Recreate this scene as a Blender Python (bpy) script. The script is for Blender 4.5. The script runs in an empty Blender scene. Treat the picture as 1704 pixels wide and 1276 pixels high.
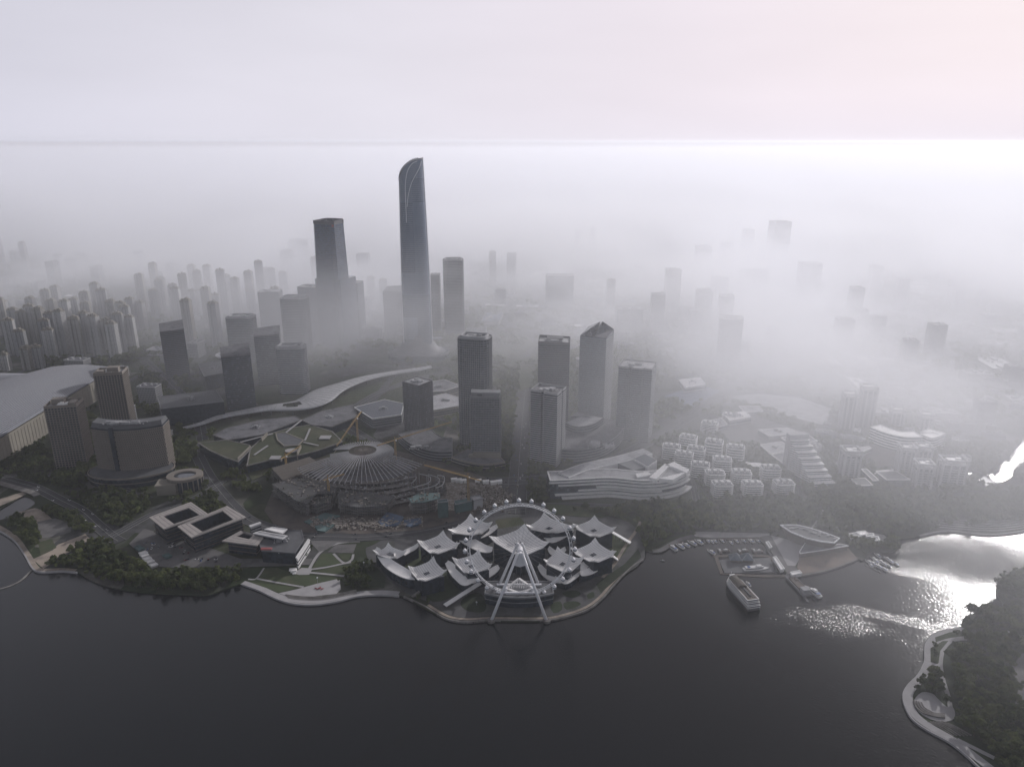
import bpy, bmesh, math, random
import numpy as np
from math import radians as R, sin, cos, tan, pi, sqrt, atan2, hypot
from mathutils import Vector, Matrix, noise as mnoise

sc = bpy.context.scene
C = bpy.context.collection
random.seed(7)
rng = np.random.default_rng(7)

# ------------------------------------------------------------------ camera
H, F, CX, CY, PITCH = 485.0, 1220.0, 852.0, 638.0, R(18.24)
cd = bpy.data.cameras.new('camera')
cam = bpy.data.objects.new('camera', cd); C.objects.link(cam)
cam.location = (0, 0, H)
cam.rotation_euler = (R(90) - PITCH, 0, 0)
cd.sensor_width = 36.0
cd.lens = 36.0 * F / 1704.0
cd.clip_start = 1.0
cd.clip_end = 90000.0
sc.camera = cam

# ------------------------------------------------------------------ sky, sun, exposure
SUN_AZ, SUN_EL = R(37), R(23)          # azimuth measured from +Y towards +X
world = bpy.data.worlds.new('World'); sc.world = world
world.use_nodes = True
wn, wl = world.node_tree.nodes, world.node_tree.links
bg = wn['Background']
sky = wn.new('ShaderNodeTexSky'); sky.sky_type = 'NISHITA'
sky.sun_disc = False
sky.sun_elevation = SUN_EL
sky.sun_rotation = SUN_AZ
sky.altitude = 100; sky.air_density = 1.0; sky.dust_density = 6.0; sky.ozone_density = 1.0
# a veil of thin high cloud: pale lilac grey, brighter round the sun
tc = wn.new('ShaderNodeTexCoord')
dot = wn.new('ShaderNodeVectorMath'); dot.operation = 'DOT_PRODUCT'
sd = (sin(SUN_AZ) * cos(SUN_EL), cos(SUN_AZ) * cos(SUN_EL), sin(SUN_EL))
dot.inputs[1].default_value = sd
nrm = wn.new('ShaderNodeVectorMath'); nrm.operation = 'NORMALIZE'
wl.new(tc.outputs['Generated'], nrm.inputs[0]); wl.new(nrm.outputs[0], dot.inputs[0])
ramp = wn.new('ShaderNodeValToRGB')
wl.new(dot.outputs['Value'], ramp.inputs['Fac'])
cr = ramp.color_ramp
SKY_K = 10.0
stops = [(0.0, (0.45, 0.475, 0.55)), (0.28, (0.74, 0.735, 0.84)), (0.65, (0.865, 0.84, 0.93)), (0.9, (0.935, 0.865, 0.95)), (1.0, (0.97, 0.89, 0.965))]
cr.elements[0].position, cr.elements[0].color = stops[0][0], stops[0][1] + (1,)
cr.elements[1].position, cr.elements[1].color = stops[-1][0], stops[-1][1] + (1,)
for p_, c_ in stops[1:-1]:
    e_ = cr.elements.new(p_); e_.color = c_ + (1,)
nz = wn.new('ShaderNodeTexNoise'); nz.inputs['Scale'].default_value = 2.2; nz.inputs['Detail'].default_value = 4
mp = wn.new('ShaderNodeMapping'); mp.inputs['Scale'].default_value = (1, 1, 5)
wl.new(nrm.outputs[0], mp.inputs[0]); wl.new(mp.outputs[0], nz.inputs['Vector'])
nm = wn.new('ShaderNodeMapRange'); nm.inputs['To Min'].default_value = 0.90 * SKY_K; nm.inputs['To Max'].default_value = 1.08 * SKY_K
wl.new(nz.outputs['Fac'], nm.inputs['Value'])
sepw = wn.new('ShaderNodeSeparateXYZ'); wl.new(nrm.outputs[0], sepw.inputs[0])
elv = wn.new('ShaderNodeMapRange'); elv.interpolation_type = 'SMOOTHSTEP'        # the veil thins towards the zenith
elv.inputs[1].default_value = 0.26; elv.inputs[2].default_value = 0.85; elv.inputs[3].default_value = 1.0; elv.inputs[4].default_value = 0.26
wl.new(sepw.outputs['Z'], elv.inputs[0])
hzb = wn.new('ShaderNodeMapRange'); hzb.interpolation_type = 'SMOOTHSTEP'       # brighter towards the misty horizon
hzb.inputs[1].default_value = -0.02; hzb.inputs[2].default_value = 0.13; hzb.inputs[3].default_value = 1.11; hzb.inputs[4].default_value = 1.0
wl.new(sepw.outputs['Z'], hzb.inputs[0])
mul0 = wn.new('ShaderNodeMath'); mul0.operation = 'MULTIPLY'; wl.new(nm.outputs['Result'], mul0.inputs[0]); wl.new(hzb.outputs[0], mul0.inputs[1])
mulw = wn.new('ShaderNodeMath'); mulw.operation = 'MULTIPLY'; wl.new(mul0.outputs[0], mulw.inputs[0]); wl.new(elv.outputs[0], mulw.inputs[1])
vm = wn.new('ShaderNodeVectorMath'); vm.operation = 'SCALE'
wl.new(ramp.outputs['Color'], vm.inputs[0]); wl.new(mulw.outputs[0], vm.inputs['Scale'])
mixw = wn.new('ShaderNodeMixRGB'); mixw.inputs['Fac'].default_value = 0.965
wl.new(sky.outputs[0], mixw.inputs['Color1']); wl.new(vm.outputs[0], mixw.inputs['Color2'])
wl.new(mixw.outputs[0], bg.inputs['Color'])
bg.inputs['Strength'].default_value = 0.09

sl = bpy.data.lights.new('sun', 'SUN'); sl.energy = 3.0; sl.angle = R(0.5); sl.color = (1.0, 0.97, 0.965)
sun = bpy.data.objects.new('sun', sl); C.objects.link(sun)
sun.rotation_euler = (R(90) - SUN_EL, 0, pi - SUN_AZ)
sc.view_settings.view_transform = 'Standard'
sc.view_settings.look = 'None'
sc.view_settings.gamma = 1.0
sc.view_settings.use_curve_mapping = False
sc.view_settings.exposure = 0.0
cy = sc.cycles
cy.max_bounces = 12; cy.diffuse_bounces = 2; cy.glossy_bounces = 3; cy.transmission_bounces = 3
cy.volume_bounces = 9; cy.transparent_max_bounces = 16
cy.sample_clamp_indirect = 6.0
cy.volume_step_rate = 1.0; cy.volume_max_steps = 96

# ------------------------------------------------------------------ air
def air(name, box, dens, aniso, col, label, noise=None, step=None):
    x0, x1, y0, y1, z0, z1 = box
    v = [(x, y, z) for z in (z0, z1) for y in (y0, y1) for x in (x0, x1)]
    f = [(0, 2, 3, 1), (4, 5, 7, 6), (0, 1, 5, 4), (2, 6, 7, 3), (0, 4, 6, 2), (1, 3, 7, 5)]
    me = bpy.data.meshes.new(name); me.from_pydata(v, [], f)
    o = bpy.data.objects.new(name, me); C.objects.link(o)
    o['kind'] = 'stuff'; o['label'] = label; o['category'] = name.split('_')[0]
    m = bpy.data.materials.new(name); m.use_nodes = True
    n, l = m.node_tree.nodes, m.node_tree.links
    n.remove(n['Principled BSDF'])
    pv = n.new('ShaderNodeVolumePrincipled')
    pv.inputs['Color'].default_value = col + (1,)
    pv.inputs['Density'].default_value = dens
    pv.inputs['Anisotropy'].default_value = aniso
    l.new(pv.outputs[0], n['Material Output'].inputs['Volume'])
    if noise: noise(n, l, pv, dens)
    me.materials.append(m)
    return o
haze = air('haze', (-42000, 42000, -1500, 42000, -3, 500), 0.00006, 0.40, (0.94, 0.955, 1.0), 'thin pale morning haze over the whole bay and city')
def fog_noise(n, l, pv, dens):
    g = n.new('ShaderNodeNewGeometry')
    sep = n.new('ShaderNodeSeparateXYZ'); l.new(g.outputs['Position'], sep.inputs[0])
    mp = n.new('ShaderNodeMapping'); mp.inputs['Scale'].default_value = (0.0019, 0.0015, 0.005)
    l.new(g.outputs['Position'], mp.inputs[0])
    nz = n.new('ShaderNodeTexNoise'); nz.inputs['Scale'].default_value = 1.0; nz.inputs['Detail'].default_value = 4.0
    l.new(mp.outputs[0], nz.inputs['Vector'])
    def math(op, a, b):
        m = n.new('ShaderNodeMath'); m.operation = op
        for i, s in enumerate((a, b)):
            if isinstance(s, (int, float)): m.inputs[i].default_value = s
            elif s is not None: l.new(s, m.inputs[i])
        return m.outputs[0]
    def rng_(v, a, b, c, d):
        m = n.new('ShaderNodeMapRange'); m.interpolation_type = 'SMOOTHSTEP'
        for i, s in enumerate((a, b, c, d)): m.inputs[i + 1].default_value = s
        l.new(v, m.inputs[0]); return m.outputs[0]
    patch = rng_(nz.outputs['Fac'], 0.40, 0.62, 0.12, 1.05)
    far = rng_(sep.outputs['Y'], 2300.0, 5000.0, 0.0, 1.0)
    patch = math('MAXIMUM', patch, far)
    ztop = rng_(sep.outputs['Y'], 2300.0, 7000.0, 310.0, 450.0)      # the top of the bank lies higher far inland
    zf = rng_(math('DIVIDE', math('SUBTRACT', sep.outputs['Z'], 20.0), ztop), 0.0, 1.0, 1.0, 0.0)
    # the bank is thick inland and towards the right, thin over the shore
    yy = math('ADD', sep.outputs['Y'], math('ADD', math('MULTIPLY', math('MAXIMUM', sep.outputs['X'], 0.0), 1.3), math('MULTIPLY', math('MINIMUM', sep.outputs['X'], 0.0), 0.5)))
    yf = rng_(yy, 780.0, 2650.0, 0.0, 1.0)
    l.new(math('MULTIPLY', math('MULTIPLY', math('MULTIPLY', patch, zf), yf), dens), pv.inputs['Density'])
fog = air('fog_bank', (-9000, 9000, 300, 12000, -2, 472), 0.0118, 0.30, (0.955, 0.960, 0.99), 'white ground fog drifting between the city towers', fog_noise)
far_fog = air('fog_bank', (-40000, 40000, 12001, 41000, -2, 479), 0.0016, 0.22, (0.95, 0.94, 0.97), 'far sheet of fog reaching the horizon')

# ------------------------------------------------------------------ placing: a pixel of the photograph to a point of the place
def ray(px, py):
    x, y = (px - CX) / F, (CY - py) / F
    return Vector((x, cos(PITCH) + y * sin(PITCH), -sin(PITCH) + y * cos(PITCH)))
def gp(px, py, z=0.0):
    d = ray(px, py); t = (z - H) / d.z
    return Vector((d.x * t, d.y * t, z))
def depth(p):
    return p.y * cos(PITCH) + (H - p.z) * sin(PITCH)
def mpp(p):                       # metres per photo pixel at a point
    return depth(p) / F
def height(b, ty):                # height of the point above b that shows at row ty
    d = ray(852, ty); return H + d.z * (b.y / d.y)

# ------------------------------------------------------------------ materials
MAT = {}
def newmat(name):
    m = bpy.data.materials.new(name); m.use_nodes = True
    MAT[name] = m
    return m, m.node_tree.nodes, m.node_tree.links, m.node_tree.nodes['Principled BSDF']
def mat(name, col, rough=0.7, var=0.25, scale=0.15, metal=0.0, dirt=None, fine=1.5, spec=0.5):
    m, n, l, b = newmat(name)
    g = n.new('ShaderNodeNewGeometry')
    a = n.new('ShaderNodeTexNoise'); a.inputs['Scale'].default_value = scale; a.inputs['Detail'].default_value = 5
    f = n.new('ShaderNodeTexNoise'); f.inputs['Scale'].default_value = fine; f.inputs['Detail'].default_value = 2
    oi = n.new('ShaderNodeObjectInfo')
    l.new(g.outputs['Position'], a.inputs['Vector']); l.new(g.outputs['Position'], f.inputs['Vector'])
    def M(op, x, y):
        q = n.new('ShaderNodeMath'); q.operation = op
        for i, s in enumerate((x, y)):
            if isinstance(s, (int, float)): q.inputs[i].default_value = s
            else: l.new(s, q.inputs[i])
        return q.outputs[0]
    t = M('ADD', M('ADD', M('MULTIPLY', M('SUBTRACT', a.outputs['Fac'], 0.5), 2.4 * var), M('MULTIPLY', M('SUBTRACT', f.outputs['Fac'], 0.5), 1.2 * var)),
          M('MULTIPLY', M('SUBTRACT', oi.outputs['Random'], 0.5), var * 0.8))
    k = M('MAXIMUM', M('ADD', t, 1.0), 0.25)
    v = n.new('ShaderNodeVectorMath'); v.operation = 'SCALE'
    l.new(k, v.inputs['Scale'])
    if dirt:
        mx = n.new('ShaderNodeMixRGB'); mx.inputs['Color1'].default_value = col + (1,); mx.inputs['Color2'].default_value = dirt + (1,)
        w = n.new('ShaderNodeTexNoise'); w.inputs['Scale'].default_value = scale * 0.6; w.inputs['Detail'].default_value = 6; w.inputs['Roughness'].default_value = 0.7
        l.new(g.outputs['Position'], w.inputs['Vector'])
        r = n.new('ShaderNodeMapRange'); r.inputs[1].default_value = 0.48; r.inputs[2].default_value = 0.62
        l.new(w.outputs['Fac'], r.inputs[0]); l.new(r.outputs[0], mx.inputs['Fac']); l.new(mx.outputs[0], v.inputs[0])
    else:
        v.inputs[0].default_value = col
    l.new(v.outputs[0], b.inputs['Base Color'])
    b.inputs['Roughness'].default_value = rough; b.inputs['Metallic'].default_value = metal
    b.inputs['Specular IOR Level'].default_value = spec
    return m
def glassmat(name, col, rough=0.12, cell=(3.0, 3.0, 3.8), var=0.35, spec=0.7):
    m, n, l, b = newmat(name)
    tcn = n.new('ShaderNodeTexCoord')
    d = n.new('ShaderNodeVectorMath'); d.operation = 'DIVIDE'; d.inputs[1].default_value = cell
    fl = n.new('ShaderNodeVectorMath'); fl.operation = 'FLOOR'
    wn_ = n.new('ShaderNodeTexWhiteNoise')
    l.new(tcn.outputs['Object'], d.inputs[0]); l.new(d.outputs[0], fl.inputs[0]); l.new(fl.outputs[0], wn_.inputs['Vector'])
    mr = n.new('ShaderNodeMapRange'); mr.inputs[3].default_value = 1 - var; mr.inputs[4].default_value = 1 + var
    l.new(wn_.outputs['Value'], mr.inputs[0])
    v = n.new('ShaderNodeVectorMath'); v.operation = 'SCALE'; v.inputs[0].default_value = col
    l.new(mr.outputs[0], v.inputs['Scale']); l.new(v.outputs[0], b.inputs['Base Color'])
    m2 = n.new('ShaderNodeMapRange'); m2.inputs[3].default_value = rough * 0.85; m2.inputs[4].default_value = rough * 1.4
    l.new(wn_.outputs['Value'], m2.inputs[0]); l.new(m2.outputs[0], b.inputs['Roughness'])
    b.inputs['Specular IOR Level'].default_value = spec
    return m
mat('white_panel', (0.72, 0.71, 0.70), 0.45, 0.12, 0.1)
mat('white_roof', (0.85, 0.83, 0.81), 0.42, 0.22, 0.06, fine=0.7)
mat('light_roof', (0.36, 0.36, 0.37), 0.6, 0.3, 0.08, dirt=(0.22, 0.22, 0.23))
mat('grey_roof', (0.15, 0.15, 0.16), 0.75, 0.35, 0.08, dirt=(0.08, 0.08, 0.09))
mat('dark_roof', (0.085, 0.088, 0.095), 0.7, 0.35, 0.1)
mat('blue_roof', (0.07, 0.10, 0.17), 0.5, 0.25, 0.05)
mat('metal_roof', (0.085, 0.095, 0.115), 0.5, 0.12, 0.03, metal=0.2)
mat('beige_stone', (0.19, 0.168, 0.145), 0.75, 0.15, 0.1)
mat('cream_wall', (0.23, 0.21, 0.175), 0.7, 0.15, 0.08)
mat('pale_wall', (0.35, 0.35, 0.36), 0.7, 0.2, 0.06)
mat('grey_wall', (0.19, 0.195, 0.205), 0.7, 0.2, 0.08)
mat('dark_wall', (0.10, 0.10, 0.11), 0.6, 0.25, 0.1)
mat('concrete', (0.19, 0.18, 0.17), 0.85, 0.35, 0.12, dirt=(0.11, 0.10, 0.095))
mat('steel_white', (0.78, 0.78, 0.80), 0.35, 0.05, 0.1)
mat('steel_grey', (0.33, 0.33, 0.35), 0.45, 0.2, 0.2, metal=0.4)
mat('crane_yellow', (0.36, 0.23, 0.07), 0.5, 0.2, 0.3)
mat('paving', (0.135, 0.13, 0.13), 0.8, 0.25, 0.08, dirt=(0.085, 0.085, 0.085))
mat('paving_warm', (0.32, 0.27, 0.22), 0.8, 0.25, 0.08, dirt=(0.2, 0.17, 0.15))
mat('paving_dark', (0.075, 0.075, 0.078), 0.8, 0.3, 0.08, dirt=(0.045, 0.05, 0.042))
mat('pale_paving', (0.34, 0.33, 0.335), 0.75, 0.18, 0.1)
mat('asphalt', (0.042, 0.043, 0.047), 0.85, 0.3, 0.1)
mat('road_paint', (0.35, 0.35, 0.34), 0.7, 0.1, 0.2)
mat('kerb_stone', (0.20, 0.20, 0.20), 0.8, 0.2, 0.3)
mat('lawn', (0.045, 0.062, 0.026), 0.95, 0.35, 0.05, dirt=(0.065, 0.068, 0.035))
mat('lawn_bright', (0.045, 0.056, 0.024), 0.95, 0.35, 0.04, dirt=(0.075, 0.075, 0.04))
mat('undergrowth', (0.028, 0.040, 0.020), 0.95, 0.5, 0.2)
mat('earth', (0.095, 0.08, 0.07), 0.95, 0.4, 0.05, dirt=(0.055, 0.052, 0.05))
mat('sand', (0.23, 0.185, 0.155), 0.95, 0.2, 0.06, dirt=(0.16, 0.135, 0.12))
mat('trunk', (0.10, 0.08, 0.06), 0.95, 0.3, 0.6)
mat('net_green', (0.075, 0.125, 0.125), 0.8, 0.4, 0.15)
mat('net_blue', (0.055, 0.085, 0.135), 0.8, 0.4, 0.15)
mat('timber', (0.12, 0.098, 0.083), 0.8, 0.25, 0.3)
mat('red_paint', (0.28, 0.06, 0.06), 0.5, 0.2, 0.2)
mat('blue_paint', (0.06, 0.12, 0.30), 0.4, 0.2, 0.2)
mat('black_paint', (0.03, 0.03, 0.033), 0.3, 0.2, 0.2)
mat('tarp_orange', (0.38, 0.16, 0.06), 0.8, 0.2, 0.2)
mat('rubble', (0.17, 0.15, 0.13), 0.95, 0.6, 0.4, dirt=(0.30, 0.28, 0.26))
glassmat('glass_dark', (0.026, 0.036, 0.050))
glassmat('glass_blue', (0.045, 0.07, 0.115), 0.10)
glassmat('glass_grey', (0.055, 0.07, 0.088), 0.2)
glassmat('glass_pale', (0.13, 0.16, 0.19), 0.12, var=0.2)
glassmat('glass_tower', (0.12, 0.155, 0.21), 0.24, cell=(60.0, 60.0, 51.0), var=0.12, spec=0.7)
MAT['glass_tower'].node_tree.nodes['Principled BSDF'].inputs['Metallic'].default_value = 0.35
def facade_mat(name, wall, win, cell=3.4, floor=3.1, fill=0.62, rough=0.6):
    """far housing: a wall with a grid of dark windows, only where a window is under two pixels"""
    m, n, l, b = newmat(name)
    tcn = n.new('ShaderNodeTexCoord'); sep = n.new('ShaderNodeSeparateXYZ'); l.new(tcn.outputs['Object'], sep.inputs[0])
    def M(op, x, y=0.0, z=0.0):
        q = n.new('ShaderNodeMath'); q.operation = op
        for i, s in enumerate((x, y, z)):
            if isinstance(s, (int, float)): q.inputs[i].default_value = s
            else: l.new(s, q.inputs[i])
        return q.outputs[0]
    u = M('FRACT', M('DIVIDE', M('ADD', sep.outputs['X'], sep.outputs['Y']), cell))
    w = M('FRACT', M('DIVIDE', sep.outputs['Z'], floor))
    k = M('MULTIPLY', M('LESS_THAN', u, fill), M('LESS_THAN', w, 0.6))
    g = n.new('ShaderNodeNewGeometry'); s2 = n.new('ShaderNodeSeparateXYZ'); l.new(g.outputs['True Normal'], s2.inputs[0])
    k = M('MULTIPLY', k, M('LESS_THAN', s2.outputs['Z'], 0.5))
    oi = n.new('ShaderNodeObjectInfo')
    v = n.new('ShaderNodeVectorMath'); v.operation = 'SCALE'; v.inputs[0].default_value = wall
    l.new(M('ADD', M('MULTIPLY', oi.outputs['Random'], 0.35), 0.82), v.inputs['Scale'])
    mx = n.new('ShaderNodeMixRGB'); l.new(v.outputs[0], mx.inputs['Color1']); mx.inputs['Color2'].default_value = win + (1,)
    l.new(k, mx.inputs['Fac']); l.new(mx.outputs[0], b.inputs['Base Color'])
    b.inputs['Roughness'].default_value = rough
    return m
facade_mat('far_beige', (0.30, 0.28, 0.25), (0.05, 0.055, 0.06))
facade_mat('far_grey', (0.30, 0.30, 0.31), (0.05, 0.055, 0.065))
facade_mat('far_dark', (0.13, 0.135, 0.15), (0.035, 0.04, 0.05), 4.5, 4.0, 0.8, 0.35)
facade_mat('far_pale', (0.50, 0.49, 0.48), (0.07, 0.075, 0.085))

def foliage_mat(name, a, b_):
    m, n, l, b = newmat(name)
    g = n.new('ShaderNodeNewGeometry'); oi = n.new('ShaderNodeObjectInfo')
    nz = n.new('ShaderNodeTexNoise'); nz.inputs['Scale'].default_value = 0.35; nz.inputs['Detail'].default_value = 3
    big = n.new('ShaderNodeTexNoise'); big.inputs['Scale'].default_value = 0.05; big.inputs['Detail'].default_value = 2
    l.new(g.outputs['Position'], nz.inputs['Vector']); l.new(g.outputs['Position'], big.inputs['Vector'])
    ad = n.new('ShaderNodeMath'); ad.operation = 'ADD'; l.new(nz.outputs['Fac'], ad.inputs[0]); l.new(big.outputs['Fac'], ad.inputs[1])
    a2 = n.new('ShaderNodeMath'); a2.operation = 'MULTIPLY_ADD'; l.new(oi.outputs['Random'], a2.inputs[0]); a2.inputs[1].default_value = 0.35; l.new(ad.outputs[0], a2.inputs[2])
    mr = n.new('ShaderNodeMapRange'); mr.inputs[1].default_value = 0.85; mr.inputs[2].default_value = 1.45; l.new(a2.outputs[0], mr.inputs[0])
    mx = n.new('ShaderNodeMixRGB'); mx.inputs['Color1'].default_value = a + (1,); mx.inputs['Color2'].default_value = b_ + (1,)
    l.new(mr.outputs[0], mx.inputs['Fac']); l.new(mx.outputs[0], b.inputs['Base Color'])
    b.inputs['Roughness'].default_value = 0.8; b.inputs['Specular IOR Level'].default_value = 0.2
    tl = n.new('ShaderNodeBsdfTranslucent'); l.new(mx.outputs[0], tl.inputs['Color']); ms = n.new('ShaderNodeMixShader'); ms.inputs[0].default_value = 0.6
    l.new(b.outputs[0], ms.inputs[1]); l.new(tl.outputs[0], ms.inputs[2]); l.new(ms.outputs[0], n['Material Output'].inputs['Surface'])
    return m
foliage_mat('leaves_mid', (0.058, 0.082, 0.032), (0.125, 0.145, 0.055))
foliage_mat('leaves_dark', (0.042, 0.062, 0.028), (0.09, 0.11, 0.045))

# ------------------------------------------------------------------ mesh building
class MB:
    def __init__(s): s.v, s.f = [], []
    def add(s, v, f):
        o = len(s.v); s.v.extend(tuple(p) for p in v); s.f.extend(tuple(i + o for i in q) for q in f); return s
    def box(s, x, y, z, sx, sy, sz, rot=0.0):
        c, n = cos(rot), sin(rot); hx, hy = sx / 2, sy / 2
        b = [(-hx, -hy), (hx, -hy), (hx, hy), (-hx, hy)]
        v = [(x + a * c - d * n, y + a * n + d * c, zz) for zz in (z, z + sz) for a, d in b]
        return s.add(v, [(3, 2, 1, 0), (4, 5, 6, 7), (0, 1, 5, 4), (1, 2, 6, 5), (2, 3, 7, 6), (3, 0, 4, 7)])
    def prism(s, poly, z0, z1, top=None, cap=True, bottom=True):
        k = len(poly); top = top or poly
        zt = z1 if isinstance(z1, (list, tuple)) else [z1] * k
        v = [(p[0], p[1], z0) for p in poly] + [(p[0], p[1], zt[i]) for i, p in enumerate(top)]
        f = [(i, (i + 1) % k, k + (i + 1) % k, k + i) for i in range(k)]
        if cap: f.append(tuple(range(k, 2 * k)))
        if bottom: f.append(tuple(reversed(range(k))))
        return s.add(v, f)
    def ring(s, poly, z0, z1, out, inn=0.0):
        """a closed band round a footprint, from offset -inn to offset out"""
        a, b = offset(poly, out), offset(poly, -inn); k = len(poly)
        v = [(p[0], p[1], z) for z in (z0, z1) for q in (a, b) for p in q]
        f = []
        for i in range(k):
            j = (i + 1) % k
            f += [(i, j, 2 * k + j, 2 * k + i), (3 * k + i, 3 * k + j, k + j, k + i), (2 * k + i, 2 * k + j, 3 * k + j, 3 * k + i), (j, i, k + i, k + j)]
        return s.add(v, f)
    def bar(s, a, b, w, h=None, up=None):
        a, b = Vector(a), Vector(b); h = h or w; d = (b - a)
        if d.length < 1e-6: return s
        d.normalize(); u = Vector((0, 0, 1)) if abs(d.z) < 0.95 else Vector((0, 1, 0))
        if up is not None: u = Vector(up)
        r = d.cross(u).normalized(); t = r.cross(d)
        v = [p + r * (i * w / 2) + t * (j * h / 2) for p in (a, b) for i, j in ((-1, -1), (1, -1), (1, 1), (-1, 1))]
        return s.add(v, [(3, 2, 1, 0), (4, 5, 6, 7), (0, 1, 5, 4), (1, 2, 6, 5), (2, 3, 7, 6), (3, 0, 4, 7)])
    def tube(s, a, b, r0, r1=None, n=8):
        a, b = Vector(a), Vector(b); r1 = r0 if r1 is None else r1; d = (b - a).normalized()
        u = Vector((0, 0, 1)) if abs(d.z) < 0.95 else Vector((0, 1, 0))
        r = d.cross(u).normalized(); t = r.cross(d)
        v = [p + (r * cos(2 * pi * k / n) + t * sin(2 * pi * k / n)) * q for p, q in ((a, r0), (b, r1)) for k in range(n)]
        f = [(k, (k + 1) % n, n + (k + 1) % n, n + k) for k in range(n)] + [tuple(range(n, 2 * n)), tuple(reversed(range(n)))]
        return s.add(v, f)
    def strip(s, pts, w, z0, z1):
        """a band following a line on the ground, w wide (number or list)"""
        k = len(pts); L = []; Rr = []
        for i, p in enumerate(pts):
            a, b = pts[max(i - 1, 0)], pts[min(i + 1, k - 1)]
            dx, dy = b[0] - a[0], b[1] - a[1]; q = hypot(dx, dy) or 1; nx, ny = -dy / q, dx / q
            ww = (w[i] if isinstance(w, (list, tuple)) else w) / 2
            L.append((p[0] + nx * ww, p[1] + ny * ww)); Rr.append((p[0] - nx * ww, p[1] - ny * ww))
        zz = lambda z, i: z[i] if isinstance(z, (list, tuple)) else z
        v = [(L[i][0], L[i][1], zz(z1, i)) for i in range(k)] + [(Rr[i][0], Rr[i][1], zz(z1, i)) for i in range(k)] + \
            [(L[i][0], L[i][1], zz(z0, i)) for i in range(k)] + [(Rr[i][0], Rr[i][1], zz(z0, i)) for i in range(k)]
        f = []
        for i in range(k - 1):
            f += [(k + i, k + i + 1, i + 1, i), (i, i + 1, 2 * k + i + 1, 2 * k + i), (3 * k + i, 3 * k + i + 1, k + i + 1, k + i), (2 * k + i, 2 * k + i + 1, 3 * k + i + 1, 3 * k + i)]
        f += [(0, 2 * k, 3 * k, k), (k - 1, 2 * k - 1, 4 * k - 1, 3 * k - 1)]
        return s.add(v, f)
    def patch(s, fn, nu, nv, thick=0.8):
        o = [Vector(fn(i / nu, j / nv)) for j in range(nv + 1) for i in range(nu + 1)]
        n = len(o); v = o + [p - Vector((0, 0, thick)) for p in o]; f = []
        I = lambda i, j: j * (nu + 1) + i
        for j in range(nv):
            for i in range(nu):
                q = (I(i, j), I(i + 1, j), I(i + 1, j + 1), I(i, j + 1)); f.append(q); f.append(tuple(n + k for k in reversed(q)))
        edge = [I(i, 0) for i in range(nu + 1)] + [I(nu, j) for j in range(1, nv + 1)] + [I(i, nv) for i in range(nu - 1, -1, -1)] + [I(0, j) for j in range(nv - 1, 0, -1)]
        for k, a in enumerate(edge):
            b = edge[(k + 1) % len(edge)]; f.append((b, a, n + a, n + b))
        return s.add(v, f)
    def mesh(s, name, m, smooth=False):
        me = bpy.data.meshes.new(name); me.from_pydata(s.v, [], s.f)
        if isinstance(m, str): m = MAT[m]
        me.materials.append(m)
        if smooth: me.polygons.foreach_set('use_smooth', [True] * len(me.polygons))
        me.update(); return me
def offset(poly, d):
    k = len(poly); area = sum(poly[i][0] * poly[(i + 1) % k][1] - poly[(i + 1) % k][0] * poly[i][1] for i in range(k))
    sg = 1 if area > 0 else -1; out = []
    for i in range(k):
        p0, p1, p2 = poly[i - 1], poly[i], poly[(i + 1) % k]
        a = Vector((p1[0] - p0[0], p1[1] - p0[1])).normalized(); b = Vector((p2[0] - p1[0], p2[1] - p1[1])).normalized()
        n1, n2 = Vector((a.y, -a.x)) * sg, Vector((b.y, -b.x)) * sg
        m = (n1 + n2); m = n1 if m.length < 1e-6 else m.normalized()
        q = d / max(0.35, m.dot(n1)); out.append((p1[0] + m.x * q, p1[1] + m.y * q))
    return out
def rect(w, d): return [(-w / 2, -d / 2), (w / 2, -d / 2), (w / 2, d / 2), (-w / 2, d / 2)]
def ngon(r, n, ry=None, a0=0.0): return [(r * cos(a0 + 2 * pi * i / n), (ry or r) * sin(a0 + 2 * pi * i / n)) for i in range(n)]
def rrect(w, d, r, n=3):
    out = []
    for cx_, cy_, a0 in ((w / 2 - r, -d / 2 + r, -pi / 2), (w / 2 - r, d / 2 - r, 0), (-w / 2 + r, d / 2 - r, pi / 2), (-w / 2 + r, -d / 2 + r, pi)):
        out += [(cx_ + r * cos(a0 + pi / 2 * i / n), cy_ + r * sin(a0 + pi / 2 * i / n)) for i in range(n + 1)]
    return out
def inside(p, poly):
    x, y = p[0], p[1]; c = False; j = len(poly) - 1
    for i in range(len(poly)):
        if (poly[i][1] > y) != (poly[j][1] > y) and x < (poly[j][0] - poly[i][0]) * (y - poly[i][1]) / (poly[j][1] - poly[i][1]) + poly[i][0]: c = not c
        j = i
    return c

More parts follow.
